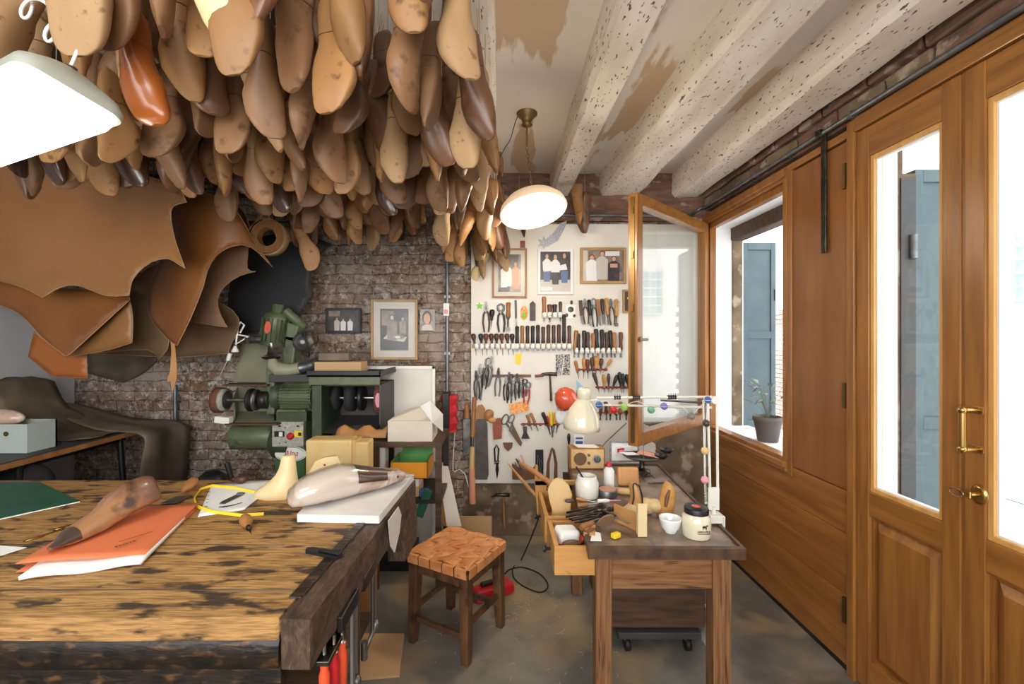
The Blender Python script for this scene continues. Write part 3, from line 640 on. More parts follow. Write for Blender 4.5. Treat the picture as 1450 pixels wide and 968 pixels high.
# coiled leather belt
q = P(381, 336, 2.55)
m = B('hide_tan'); pts = []
def coil(mb, c, r0, r1, turns, w, th):
    n = int(turns*28); rings = []
    for i in range(n+1):
        a = 2*PI*i/28; r = r0+(r1-r0)*i/n; cs, sn = math.cos(a), math.sin(a)
        rings.append([Vector((c[0]+(r+dr)*cs, c[1]+dy, c[2]+(r+dr)*sn)) for dr, dy in ((0, -w/2), (th, -w/2), (th, w/2), (0, w/2))])
    mb.loft(rings, smooth=False)
coil(m, q, .05, .092, 6.3, .06, .004)
bt = tag(m.build('leather_belt', loc=q), 'thick coil of tan leather belting hanging in front of the black hide', 'leather belt')
B('last_pale').lathe([(.098, -.03), (.102, -.03), (.102, .03), (.098, .03)], q, 32, (PI/2, 0, 0), cap=False).build('outer_turn', bt)
B('cord').tube([q+Vector((0, 0, .09)), (q.x, q.y, 2.45)], .002, 5).build('cord', bt)
# black brush with bristles hanging on the brick wall
q = P(563, 305, 3.05); t = thing('hanging_brush', 'black bristle brush hanging against the brick wall below the lasts', 'brush', q)
B('black').lathe([(.012, .08), (.02, .02), (.045, 0)], q, 14).build('head', t); B('black_fabric').lathe([(.045, 0), (.055, -.10), (.045, -.16), (.01, -.165)], q, 14).build('bristles', t)
B('cord').tube([q+Vector((0, 0, .08)), (q.x, q.y, 2.6)], .002, 5).build('cord', t)
# pair of wooden lasts hung on the tool board's top left
for i, (px, py, ro) in enumerate(((678, 398, .25), (688, 402, -.5), (694, 392, -.75))):
    solo(px, py, 3.255, 'last_pale' if i != 1 else 'last_cream', 0, ['leftmost of three pale lasts strung at the top left of the tool board', 'middle of three pale lasts strung at the top left of the tool board', 'rightmost of three pale lasts strung at the top left of the tool board'][i], [PI/2, PI, .4][i], 0, ro, .82, 2.05+.0)

# ================================================================ LIGHTS WITH BODIES
# pendant
pc = P(754, 292, 2.41); pn = thing('pendant_lamp', 'lit pendant lamp with an opal enamel bowl on a brass chain', 'lamp', (pc.x-.03, pc.y, ZC))
Tt = Matrix.Translation(pc) @ Matrix.Rotation(R(-9), 4, 'Y') @ Matrix.Rotation(R(-15), 4, 'X')
m = B('shade_glow'); m.T = Tt; m.lathe([(.178, -.035), (.182, -.03), (.172, .0), (.14, .035), (.095, .062), (.05, .078), (.04, .09), (.0401, .085), (.05, .07), (.10, .05), (.14, .028), (.168, -.004), (.176, -.034)], n=48, cap=False); m.build('shade', pn)
m = B('bulb'); m.T = Tt; m.lathe([(.165, -.028), (.12, -.05), (.06, -.062), (.003, -.066)], n=40); m.build('opal_glass', pn)
m = B('brass_old'); cx, cy = pc.x-.03, pc.y
m.lathe([(.055, 0), (.055, -.01), (.03, -.03), (.022, -.055), (.03, -.065), (.008, -.075)], (cx, cy, ZC), 24); m.tube([(cx, cy, ZC-.07), (cx, cy, ZC-.17)], .006); m.build('ceiling_rose', pn)
m = B('brass_old'); z = ZC-.175; i = 0; tgt = pc+Vector((0, 0, .09))
while z > tgt.z+.015:
    f_ = (ZC-.175-z)/(ZC-.175-tgt.z); c = Vector((cx+(tgt.x-cx)*f_, cy, z-.012)); a = i*PI/2
    m.tube([c+Vector((.007*math.cos(t*PI/4)*math.cos(a), .007*math.cos(t*PI/4)*math.sin(a), .013*math.sin(t*PI/4))) for t in range(9)], .0018, 5, cap=False); z -= .021; i += 1
m.build('chain', pn)
m = B('dark_grey'); c1 = Vector((cx-.05, cy, ZC-.02)); e = P(690, 212, 2.3); m.tube([c1+(e-c1)*t+Vector((0, 0, -.10*math.sin(PI*t)+.008*math.sin(19*t))) for t in [i/14 for i in range(15)]], .0025, 6); m.build('flex', pn)
plamp('pendant_light', pc+Vector((0, -.03, -.12)), 15, (1, .84, .62), .1)
# fluorescent fitting
A0 = Vector((-.772, .83, 1.90)); ux = Vector((-.912, .409, 0)).normalized(); uy = Vector((ux.y, -ux.x, 0)); uy = Vector((-.409, -.912, 0)).normalized()
tl = R(-14); 
fl = thing('fluorescent_light', 'white hanging fluorescent work light, glaring, at the left edge', 'lamp', A0+ux*.3)
def FR(p, q, r): # p along, q across (towards the viewer), r up
    uz = Vector((0, 0, 1)); a = uy*math.cos(tl)-uz*math.sin(tl); b = uz*math.cos(tl)+uy*math.sin(tl)
    return A0+ux*p+a*q+b*r
def rr(hw, r, p0, p1, rad, n=6):
    o = []
    for (cx_, cy_, a0) in ((p1-rad, hw-rad, 0), (p0+rad, hw-rad, PI/2), (p0+rad, -hw+rad, PI), (p1-rad, -hw+rad, 1.5*PI)):
        for i in range(n+1): a = a0+PI/2*i/n; o.append(FR(cx_+rad*math.cos(a), cy_+rad*math.sin(a), r))
    return o
m = B('fitting'); m.loft([rr(.082, 0, 0, .66, .03), rr(.084, .012, -.002, .662, .032), rr(.078, .03, .005, .655, .04), rr(.05, .06, .04, .62, .045), rr(.045, .065, .05, .6, .04)]); m.build('housing', fl)
m = B('tube'); m.loft([rr(.076, -.002, .006, .654, .028), rr(.07, -.022, .012, .648, .028)]); m.build('lens', fl)
m = B('dark_grey'); m.lathe([(.014, 0), (.014, .012)], FR(.07, .0, .062), 12); m.build('cap', fl)
m = B('white'); pts = []
b0 = FR(.07, .0, .07)
for i in range(90):
    t = i/89; a = t*2*PI*5; pts.append(b0+Vector((-.34*t+.022*math.cos(a), .0+.1*t, .05+.30*t+.03*math.sin(a))))
m.tube([b0]+pts+[(pts[-1].x, pts[-1].y, 2.62)], .0032, 7); m.build('coiled_cable', fl)
plamp('tube_light', FR(.3, 0, -.22), 7, (.93, 1, .92), .12)
# ================================================================ THE WORKBENCH
def on(x, y, z):   # the point of the horizontal plane z that the photo shows at (x, y)
    d = (H-z)*F/(y-CY); return P(x, y, d)
BT = .85
bench = thing('workbench', 'massive worn timber workbench with a scarred top across the lower left', 'workbench', (-1.3, 1.4, 0))
# top plank: outline with slightly worn edges
def worn_slab(k, pts, z0, z1, amp, seed, parent, name, bevel=.006, split=10, ksd=None):
    o = []
    for (a, b) in zip(pts, pts[1:]+pts[:1]):
        a = Vector((*a, 0)); b = Vector((*b, 0)); nn = max(1, int((b-a).length*split)); nr = (b-a).normalized().cross(Vector((0, 0, 1)))
        for i in range(nn):
            p = a+(b-a)*i/nn
            if i: p += nr*noise.noise(p*9+Vector((seed, 0, 0)))*amp
            o.append((p.x, p.y))
    return B(k).prism(o, z0, z1, 'z').build(name, parent, bevel=bevel)
worn_slab('bench_top', [(-2.9, .95), (-.47, .972), (-.415, 1.905), (-2.9, 1.90)], .80, BT, .004, 3, bench, 'top', .008)
m = B('bench_edge'); pts = []
n = 60
for i in range(n+1):
    x = -2.9+(2.9-.47)*i/n; y = .95+.022*i/n
    w = noise.noise(Vector((x*6, 1, 0)))*.006
    pts.append([Vector((x, y-.006+w, .743)), Vector((x, y-.004+w, .80-.008)), Vector((x, y+.006, .812)), Vector((x, y+.06, .80)), Vector((x, y+.06, .743))])
m.loft(pts, smooth=True); m.build('front_rail', bench)
worn_slab('bench_end', [(-.468, .968), (-.400, .966), (-.346, 1.91), (-.413, 1.912)], .74, BT-.002, .006, 8, bench, 'end_cap', .008, 24)
worn_slab('bench_end', [(-.42, 1.72), (-.352, 1.72), (-.342, 1.915), (-.42, 1.915)], .60, .745, .006, 4, bench, 'vise_block', .008, 20)
m = B('plaster'); m.raw([(-.364, 1.50, .842), (-.357, 1.62, .845), (-.356, 1.66, .80), (-.358, 1.64, .745), (-.362, 1.58, .70), (-.366, 1.54, .742)], [(0,1,2,3,4,5)]); m.build('paint_patch', bench, solid=.004)
B('bench_edge').box((-.455, 1.25, BT+.001), (.03, .42, .006), (0, 0, -.06)).build('iron_strip', bench, bevel=.002)
for (x, y) in ((-.43, 1.25), (-.66, 1.8), (-2.6, 1.1), (-2.6, 1.8)): B('bench_end').box((x, y, .37), (.075, .085, .745)).build('leg', bench, bevel=.005)
B('bench_edge').bb((-2.9, 1.04, .60), (-.50, 1.07, .735)).build('apron', bench)
m = B('dark_old'); m.bb((-2.9, 1.0, .30), (-.52, 1.85, .33)); m.build('shelf', bench)
for y0_, x0_, x1_, sd in ((1.075, -2.9, -.47, 1), (1.31, -2.9, -.62, 5), (1.62, -1.9, -.46, 9)):
    m = B('toe_dark'); m.tube([Vector((x0_+(x1_-x0_)*i/60, y0_+noise.noise(Vector((i*.13, sd, 0)))*.008, BT-.0002)) for i in range(61)], [.0020+.0018*noise.noise(Vector((i*.4, sd, 3))) for i in range(61)], 6); m.build('crack', bench)
m = B('toe_dark'); random.seed(77)
for i in range(26): xx, yy = random.uniform(-1.5, -.5), random.uniform(1.0, 1.85); m.ell((xx, yy, BT-.0004), (random.uniform(.003, .012), random.uniform(.002, .005), .0013), n=8, m=4)
m.build('gouges', bench)
# planks on the shelf
tag(B('beam_paint').box((-.95, 1.16, .45), (.5, .03, .24), (.12, 0, 0)).build('grey_board', loc=(-.95, 1.15, .33)), 'grey weathered board standing under the workbench', 'board')
# bar clamps hanging at the bench end
def clamp(name, x, y, z0, L_, label):
    t = thing(name, label, 'clamp', (x, y, z0-L_))
    m = B('steel'); m.bb((x-.004, y-.010, z0-L_), (x+.004, y+.010, z0)); m.bb((x-.004, y+.022, z0-L_+.03), (x+.004, y+.030, z0)); m.build('bar', t, bevel=.001)
    m = B('steel_dull'); m.tube([(x, y+.035, z0-L_), (x, y-.09, z0-L_-.002)], .007, 8); m.ell((x, y+.035, z0-L_), (.012, .014, .018)); m.tube([(x, y-.085, z0-L_-.02), (x, y-.085, z0-L_+.03)], .010, 8); m.build('jaw', t)
    B('black').bb((x-.007, y-.10, z0-.04), (x+.007, y+.03, z0)).build('fixed_jaw', t, bevel=.003)
    return t
clamp('bar_clamp', -.385, 1.20, .77, .26, 'nearer silver bar clamp hanging under the end of the workbench')
clamp('bar_clamp', -.383, 1.38, .77, .22, 'farther silver bar clamp hanging under the end of the workbench')
B('iron').bb((-.415, 1.03, .70), (-.385, 1.15, .712)).build('tool_rail', bench, bevel=.002)
for i, (x, y, k) in enumerate(((-.405, 1.055, 'orange_plastic'), (-.395, 1.09, 'red'), (-.388, 1.125, 'orange_plastic'))):
    t = thing('screwdriver', ['orange-handled', 'red-handled', 'orange-handled'][i]+' screwdriver hanging under the bench end, '+['nearest of three', 'middle of three', 'farthest of three'][i], 'screwdriver', (x, y, .575), 'hanging screwdrivers')
    B(k).lathe([(.003, .0), (.012, .006), (.0125, .09), (.009, .10), (.010, .118)], (x, y, .575), 14).build('handle', t)
    B('steel').lathe([(.009, .118), (.0045, .123), (.004, .16)], (x, y, .575), 10).build('shank', t)
# ---------------------------------------------------------------- things lying on the bench
def flat_poly(k, name, label, cat, corners, z, th, bevel=0):
    ps = [on(x, y, z) for x, y in corners]; c = sum(ps, Vector())/len(ps)
    m = B(k).prism([(p.x, p.y) for p in ps], z, z+th, 'z')
    return m, c
m, c = flat_poly('green_mat', 0, 0, 0, [(-60, 684), (55, 683), (113, 710), (-60, 748)], BT+.0005, .004)
t = thing('cutting_mat', 'dark green cutting mat with a pale worn edge on the workbench', 'cutting mat', (c.x, c.y, BT)); m.build('mat', t, bevel=.001)
e = [on(x, y, BT+.001) for x, y in ((-60, 748), (113, 710))]; B('paper').tube([e[0]+Vector((0, -.001, 0)), e[1]+Vector((.001, -.001, 0))], .0018, 6).build('edge', t)
# orange folder with papers
fc = [on(x, y, BT+.004) for x, y in ((22, 809), (205, 791), (282, 716), (150, 725))]
c = sum(fc, Vector())/4; fo = thing('folder', 'orange paper folder with white sheets inside, under the old last', 'folder', (c.x, c.y, BT))
def sheet(k, cs, z0, th, name, parent, wav=.0, nx=14, ny=10, seed=0, zf=None):
    vs = []
    for i in range(nx+1):
        for j in range(ny+1):
            u, v = i/nx, j/ny; p = cs[0]*(1-u)*(1-v)+cs[1]*u*(1-v)+cs[2]*u*v+cs[3]*(1-u)*v
            z = z0+(abs(noise.noise(Vector((u*3, v*3, seed))))*wav if not zf else zf(u, v)); vs.append((p.x, p.y, z))
    W = ny+1
    return B(k).raw(vs, [(i*W+j, (i+1)*W+j, (i+1)*W+j+1, i*W+j+1) for i in range(nx) for j in range(ny)], True).build(name, parent, solid=th)
sheet('folder', fc, BT+.002, .0012, 'back_cover', fo)
wc = [on(x, y, BT+.004) for x, y in ((26, 822), (200, 800), (262, 735), (130, 745))]
sheet('paper', wc, BT+.009, .009, 'paper_sheets', fo, zf=lambda u, v: .003*math.sin(u*9)*(1-v))
sheet('folder', fc, BT+.020, .0012, 'front_cover', fo, zf=lambda u, v: .004*math.sin(u*4+1)*(1-v)-.006*v)
m = B('toe_dark'); u_ = Vector((math.cos(1), math.sin(1), 0)); v_ = Vector((-math.sin(1), math.cos(1), 0)); dashes(m, on(179, 770, BT+.0225), u_, v_, 6, .007, .010, .001, 3); dashes(m, on(192, 760, BT+.0225), u_, v_, 9, .004, .004, .001, 4); m.build('faint_print', fo)
B('toe_dark').box(on(193, 759, BT+.0222), (.085, .001, .0006), (0, 0, 1.0)).build('printed_line', fo)
# old last lying on the folder
def lying_last(name, k, kw, toe, heel, z, roll, label, cat='shoe last', zlift=0):
    rg = last_rings(**kw); L = kw['L']; d = Vector((toe.x-heel.x, toe.y-heel.y, 0)).normalized(); ang = math.atan2(d.y, d.x)-PI/2
    t = thing(name, label, cat, (heel.x, heel.y, z))
    m = B(k); m.T = Matrix.Translation((heel.x, heel.y, z+zlift)) @ Matrix.Rotation(ang, 4, 'Z') @ Matrix.Rotation(roll, 4, 'Y')
    m.loft([[Vector(p) for p in r] for r in rg]); o = m.build('body', t)
    return t, m.T, rg
tp, hp = on(66, 786, BT+.02), on(226, 722, BT+.02)
L_ = (tp-hp).length
t, TT, rg = lying_last('old_shoe_last', 'old_last', dict(L=L_, ball=.085, heel=.07, waist=.06, cone=.125, toe=.62, toeh=.016, asym=.014, lift=.03), tp, hp, BT+.023, R(12), 'old brown shoe last with a blackened toe lying on the orange folder', zlift=-.0)
m = B('toe_dark'); m.T = TT; m.loft([[Vector((p[0]*1.02, p[1], p[2]*1.02+.0006)) for p in r] for r in rg[-6:]]); m.build('toe_cap', t)
m = B('toe_dark'); m.T = TT
for (y_, z_) in ((.05, .07), (.09, .075)): m.ell((.024, y_*1.1, z_), (.006, .004, .004))
m.build('nail_hole', t)
text('6', 'toe_dark', .024, TT @ Vector((.029, .035, .09)), (R(80), 0, R(45)), t)
# scraper with round handle behind the folder
p = on(240, 712, BT); t = thing('scraper', 'scraper with a square steel blade and wooden handle behind the old last', 'scraper', p)
m = B('steel_dull'); m.box(p+Vector((.012, .02, .006)), (.055, .095, .003), (R(-4), 0, .1)); m.build('blade', t)
B('wood_mid').lathe([(.006, -.02), (.014, -.005), (.02, .02), (.019, .045), (.008, .06)], p+Vector((-.008, .10, .022)), 14, (R(-75), 0, 0)).build('handle', t)
# bent wire clips
for i, (x0, y0, x1, y1) in enumerate(((38, 764, 92, 748), (80, 748, 102, 742))):
    a, b = on(x0, y0, BT+.003), on(x1, y1, BT+.003); n_ = Vector((-(b-a).y, (b-a).x, 0)).normalized()*.010
    tag(B('brass').tube([b, a, a-(b-a).normalized()*.008+n_*-.5, a-n_, a-n_+(b-a)*.4], .0022, 7).build('wire_hook', loc=(a.x, a.y, BT)), ['large bent brass wire hook lying left of the orange folder', 'short brass wire lying beside the larger wire hook'][i], 'hook')
m, c = flat_poly('paper', 0, 0, 0, [(-40, 770), (38, 775), (-10, 790), (-40, 796)], BT+.0005, .001)
tag(m.build('paper_scrap', loc=(c.x, c.y, BT)), 'pointed white paper scrap at the left edge of the workbench', 'paper')
# yellow tape loop, paper pattern, knife
pa = [on(x, y, BT+.001) for x, y in ((280, 732), (345, 722), (400, 678), (300, 686))]; c = sum(pa, Vector())/4
t = thing('paper_pattern', 'white paper pattern sheet under the yellow tape on the workbench', 'paper', (c.x, c.y, BT)); sheet('paper', pa, BT+.0015, .0008, 'sheet', t, .002)
m = B('toe_dark')
for i in range(6): q = on(291-i*.6+i*1.6, 722-i*5.2, BT+.0035); m.box(q, (.006+.004*(i % 2), .004, .0006))
m.build('printed_scale', t)
pts = [on(x, y, BT+.008) for x, y in ((372, 727), (340, 729), (300, 724), (277, 716), (274, 705), (283, 692), (300, 687), (330, 690), (365, 697))]
m = B('yellow'); rg2 = []
for i, p in enumerate(pts): 
    rg2.append([p+Vector((0, 0, -.006)), p+Vector((.002, .002, -.006)), p+Vector((.003, .003, .004)), p+Vector((.001, .001, .004))])
m.loft(rg2, smooth=False)
tag(m.build('tape_measure', loc=(pts[4].x, pts[4].y, BT)), 'yellow tape measure looped round the white pattern sheet', 'tape measure')
p = on(328, 706, BT+.004); t = thing('shoe_knife', 'short grey blade knife lying on the white pattern sheet', 'knife', p)
B('steel_dull').prism([(-.014, -.05), (.01, -.052), (.018, .04), (-.008, .045), (-.018, -.03)], 0, .002, 'z').T; mm = B('steel_dull'); mm.T = Matrix.Translation(p); mm.prism([(-.014, -.05), (.006, -.052), (.020, .04), (-.006, .045), (-.019, -.03)], 0, .002, 'z'); mm.build('blade', t)
mm = B('steel_dull'); mm.T = Matrix.Translation(p); mm.box((.008, .045, .004), (.026, .012, .006)); mm.build('collar', t)
mm = B('black'); mm.T = Matrix.Translation(p+Vector((.022, -.07, 0))); mm.prism([(-.02, -.012), (.0, -.014), (.04, .03), (.02, .004)], 0, .002, 'z'); tag(mm.build('blade_tip', loc=p+Vector((.022, -.07, 0))), 'tiny black pointed blade tip on the white pattern sheet', 'blade')
# small awls
def bench_awl(px, py, ang, s, label, k='wood_mid'):
    p = on(px, py, BT); t = thing('awl', label, 'awl', p)
    m = B(k); m.T = Matrix.Translation(p+Vector((0, 0, .017*s))) @ Matrix.Rotation(ang, 4, 'Z') @ Matrix.Rotation(R(97), 4, 'Y') @ Matrix.Scale(s, 4)
    m.lathe([(.002, -.05), (.014, -.045), (.019, -.028), (.018, -.008), (.010, .010), (.008, .016), (.010, .022)], (0, 0, 0), 16); m.build('handle', t)
    m2 = B('iron'); m2.T = m.T; m2.lathe([(.0085, .022), (.0085, .032), (.003, .036), (.0024, .05), (.0004, .07)], (0, 0, 0), 10); m2.build('spike', t)
bench_awl(350, 749, R(-52), 1.0, 'pear-handled awl lying alone in the middle of the workbench')
bench_awl(336, 684, R(160), .9, 'dark awl lying at the back edge of the workbench', 'wood_dark')
# black folded blade
p = on(459, 785, BT); t = thing('black_tool', 'flat black plastic tool lying near the right end of the workbench', 'tool', p)
m = B('black'); m.T = Matrix.Translation(p) @ Matrix.Rotation(R(-20), 4, 'Z'); m.prism([(-.055, -.012), (.05, -.014), (.055, -.002), (.052, .012), (-.05, .012), (-.062, .002)], 0, .009, 'z'); m.box((.02, .0, .012), (.07, .014, .006)); m.build('handle', t, bevel=.002)
m = B('steel_dull'); m.T = Matrix.Translation(p) @ Matrix.Rotation(R(-20), 4, 'Z'); m.box((.0, .013, .006), (.09, .003, .004)); m.build('blade', t)
# marble slab and the wrapped last
mc = [on(x, y, BT+.026) for x, y in ((420, 728), (537, 730), (586, 671), (478, 668))]; c = sum(mc, Vector())/4
tag(B('marble').prism([(p.x, p.y) for p in mc], BT+.001, BT+.026, 'z').build('marble_slab', loc=(c.x, c.y, BT), bevel=.004), 'white marble slab with a rounded edge on the workbench corner', 'slab')
a_, b_ = on(407, 722, BT+.027), on(572, 684, BT+.027); ax_ = (b_-a_); n_ = ax_.normalized().cross(Vector((0, 0, 1)))
t = thing('wrapped_shoe_last', 'big patched shoe last wrapped in clear film lying on the marble slab', 'shoe last', (a_+b_)/2)
def wl(tabs, grow=0, a0=0, a1=2*PI, nn=24):
    out = []
    for t0, hw, hh, cz in tabs: out.append([a_+ax_*t0+n_*(hw+grow)*math.cos(a0+(a1-a0)*i/nn)*1+Vector((0, 0, cz+hh*math.copysign(abs(math.sin(a0+(a1-a0)*i/nn))**.8, math.sin(a0+(a1-a0)*i/nn))+grow*math.sin(a0+(a1-a0)*i/nn))) for i in range(nn)])
    return out
TB = [(0, .010, .008, .03), (.02, .034, .026, .034), (.07, .05, .036, .042), (.15, .060, .046, .050), (.27, .064, .054, .056), (.40, .060, .058, .059), (.52, .052, .053, .055), (.64, .044, .044, .047), (.76, .038, .036, .041), (.87, .032, .029, .037), (.95, .026, .023, .035), (1.0, .014, .012, .034)]
m = B('film_last').loft(wl(TB)); m.build('body', t)
TF = [(q0, q1*1.05+.003+.002*math.sin(i*2.1), q2*1.04+.002, q3+.001) for i, (q0, q1, q2, q3) in enumerate(TB)]; TF += [(1.05, .028, .006, .030), (1.10, .034, .002, .024)]
B('film').loft(wl(TF)).build('clear_film', t)
m = B('wood_dark').loft([r[14:23] for r in wl([(.50, .0525, .0535, .055), (.58, .0485, .0495, .0515), (.66, .0445, .0445, .048), (.74, .040, .0385, .043), (.80, .037, .0355, .041)], .002)] if False else [[p for p in r[0:7]] for r in wl([(.52, .052, .053, .055), (.60, .0475, .0485, .051), (.68, .0435, .0425, .046), (.76, .038, .036, .041), (.80, .036, .034, .0395)], .0022)], closed=False, cap=False); m.build('leather_patch', t)
m = B('black'); q_ = a_+ax_*.90; m.ell(q_+n_*.031+Vector((0, 0, .042)), (.004, .004, .005)); m.build('peg_hole', t)
p = on(440, 700, BT); q = Vector((p.x, p.y+.06, BT))
# cream last standing on its sole
p = on(392, 706, BT); t = thing('cream_last', 'smooth cream last standing toe-left on the workbench before the machine', 'shoe last', (p.x, p.y, BT))
m = B('last_cream'); rings = []
for (z, cx_, hw, hd) in ((0, -.012, .075, .04), (.008, -.012, .082, .046), (.025, -.008, .082, .046), (.045, .006, .066, .042), (.065, .018, .050, .037), (.085, .026, .039, .032), (.11, .031, .031, .028), (.135, .033, .027, .025), (.15, .034, .025, .023), (.158, .034, .019, .017)):
    rings.append([Vector((p.x+cx_+hw*math.cos(a), p.y+hd*math.sin(a)+.02, BT+z)) for a in [2*PI*i/24 for i in range(24)]])
m.loft(rings); m.build('body', t)
p = on(440, 700, BT); q = Vector((p.x, p.y+.06, BT))
t = thing('pattern_last', 'pale angular last piece leaning behind the film-wrapped last', 'shoe last', q)
m = B('last_cream'); m.T = Matrix.Translation(q) @ Matrix.Rotation(R(0), 4, 'Z')
m.prism([(-.09, 0), (.06, 0), (.10, .10), (.085, .135), (.03, .128), (.0, .115), (-.04, .055), (-.08, .02)], -.012, .018); m.build('body', t, bevel=.006)
m = B('toe_dark'); m.T = Matrix.Translation(q); m.ell((.035, -.013, .10), (.005, .002, .004)); m.build('peg_hole', t)

# ================================================================ BEHIND THE BENCH: cream boxes, rack, boxes
def pbox(d, x0, y0, x1, y1, depth): a = P(x0, y1, d); b = P(x1, y0, d); return (a.x, d, a.z), (b.x, d+depth, b.z)
a, b = pbox(2.35, 432, 623, 498, 700, .12)
tag(B('wood_mid').bb((P(425,0,2.35).x, 2.35, 0), (P(524,0,2.35).x, 2.50, .62)).build('wooden_crate', loc=(P(470,0,2.35).x, 2.4, 0), bevel=.004), 'plain wooden crate under the cream foam block, behind the workbench', 'crate')
t = thing('foam_block', 'cream upholstered foam block with a wooden edge in front of the green machine', 'block', ((a[0]+b[0])/2, 2.41, a[2]))
a = (a[0], a[1], .0+.62)
B('cream_foam').bb(a, b).build('foam', t, bevel=.012)
q = P(500, 625, 2.35); B('pale_wood').bb((b[0], 2.36, a[2]), (b[0]+.018, 2.47, b[2]-.004)).build('edge_strip', t, bevel=.002)
a2, b2 = pbox(2.36, 503, 626, 521, 700, .11); a2 = (a2[0], a2[1], .62); B('cream_foam').bb(a2, b2).build('side_pad', t, bevel=.008)
# dark metal rack
rk = thing('metal_rack', 'dark brown metal rack table with boxes, left of the stool', 'rack', (-.52, 2.72, 0))
rx0, rx1, ry0, ry1, rz = P(527, 0, 2.6).x, P(625, 0, 2.6).x, 2.6, 2.98, P(0, 626, 2.6).z
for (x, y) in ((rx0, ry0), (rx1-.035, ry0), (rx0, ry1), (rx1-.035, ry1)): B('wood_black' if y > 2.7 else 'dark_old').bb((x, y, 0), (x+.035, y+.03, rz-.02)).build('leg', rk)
m = B('dark_old'); m.bb((rx0, ry0, rz-.03), (rx1, ry1+.03, rz)); m.build('top', rk, bevel=.002)
z_ = P(0, 680, 2.6).z; zs_ = P(0, 708, 2.6).z; m = B('wood_black'); m.bb((rx0, ry0, zs_-.02), (rx1, ry1+.03, zs_)); m.build('shelf', rk)

# white carton on the rack
a, b = P(549, 626, 2.62), P(612, 596, 2.62); 
t = thing('carton', 'white cardboard carton with open flaps standing on the dark rack', 'box', ((a.x+b.x)/2, 2.74, rz))
zt_ = b.z
m = B('card_white'); m.bb((a.x, 2.62, rz), (b.x, 2.628, zt_)); m.bb((a.x, 2.84, rz), (b.x, 2.848, zt_)); m.bb((a.x, 2.628, rz), (a.x+.006, 2.84, zt_)); m.bb((b.x-.006, 2.628, rz), (b.x, 2.84, zt_)); m.bb((a.x, 2.62, rz), (b.x, 2.848, rz+.006)); m.build('body', t)
m = B('card_white'); m.raw([(a.x, 2.63, zt_), (b.x-.01, 2.63, zt_), (b.x-.06, 2.74, zt_+.07), (a.x+.10, 2.76, zt_+.05)], [(0,1,2,3)]); m.build('flap', t, solid=.003)
m = B('white'); p0, p1, p2, p3, p4 = P(595, 575, 2.58), P(609, 567, 2.6), P(627, 586, 2.72), P(627, 611, 2.75), P(612, 598, 2.62)
m.raw([p0, p1, p2, p3, p4], [(0,1,2,3,4)]); m.build('side_flap', t, solid=.003)
B('card_white').bb(((a.x+b.x)/2-.03, 2.617, rz), ((a.x+b.x)/2+.03, 2.62, zt_)).build('packing_tape', t)
# yellow box inside the rack
a, b = P(553, 680, 2.64), P(607, 650, 2.64); t = thing('yellow_box', 'open orange-yellow cardboard box with a green inside, in the dark rack', 'box', ((a.x+b.x)/2, 2.72, z_))
zz, zb_ = z_+.095, z_; xa, xb, ya, yb = a.x, b.x-.005, 2.63, 2.86
m = B('yellow_card'); m.bb((xa, ya, zb_), (xb, ya+.004, zz)); m.bb((xa, yb, zb_), (xb, yb+.004, zz)); m.bb((xa, ya, zb_), (xa+.004, yb, zz)); m.bb((xb-.004, ya, zb_), (xb, yb, zz)); m.bb((xa, ya, zb_), (xb, yb, zb_+.004))
m.build('body', t)
m = B('green_card'); m.bb((xa+.005, yb-.006, zb_+.005), (xb-.005, yb-.001, zz)); m.bb((xa+.005, ya+.005, zb_+.005), (xa+.008, yb, zz)); m.bb((xb-.008, ya+.005, zb_+.005), (xb-.005, yb, zz)); m.bb((xa+.005, ya+.005, zb_+.005), (xb-.005, yb, zb_+.009)); m.build('lining', t)
m = B('green_card'); m.raw([(xa+.02, yb-.02, zz+.0), (xb-.0, yb-.02, zz+.0), (xb-.0, yb-.005, zz+.04), (xa+.03, yb-.005, zz+.04)], [(0,1,2,3)]); m.build('lid_flap', t, solid=.003)
a, b = pbox(2.66, 520, 633, 545, 683, .1); tag(B('white').bb((a[0], a[1], zs_), b).build('white_tub', loc=a, bevel=.008), 'white plastic tub at the left of the yellow box', 'tub')
# books and boxes lower in the rack
random.seed(5)
for i, (k, w_, h_, nm, lb) in enumerate((('cardboard', .2, .06, 'shoe_box', 'flat brown box on the rack shelf under the yellow box'), ('white', .2, .05, 'paper_stack', 'stack of white paper on top of the flat brown box'), ('blue', .07, .04, 'blue_case', 'small blue case beside the white paper in the rack'))):
    tag(B(k).box(((xa+xb)/2-(.0 if i < 2 else -.085)+(-.03 if i < 2 else 0), 2.73-(.06 if i == 2 else 0), zs_+.001+(.06 if i == 1 else 0)+h_/2), (w_-.03 if i < 2 else .05, .16 if i < 2 else .05, h_-.002)).build(nm, loc=((xa+xb)/2, 2.72, zs_), bevel=.003), lb, 'box' if i != 1 else 'paper')
# grey crate and odds under the vise end
a, b = pbox(2.82, 540, 740, 583, 790, .2); t = thing('metal_case', 'pale metal case on the floor under the dark rack', 'case', ((a[0]+b[0])/2, 2.9, 0))
B('panel_grey').bb((a[0], a[1], 0.12), (b[0], b[1], b[2])).build('body', t, bevel=.006); B('black').bb((a[0]-.01, a[1]-.01, 0), (b[0]+.01, b[1], .12)).build('base', t)
t_ = B('green_mat'); t_.box(P(600, 712, 2.62), (.05, .01, .17), (0, .35, 0)); tag(t_.build('glass_bottle', loc=P(600, 712, 2.62), bevel=.004), 'dark green bottle standing tilted beside the rack leg', 'bottle')
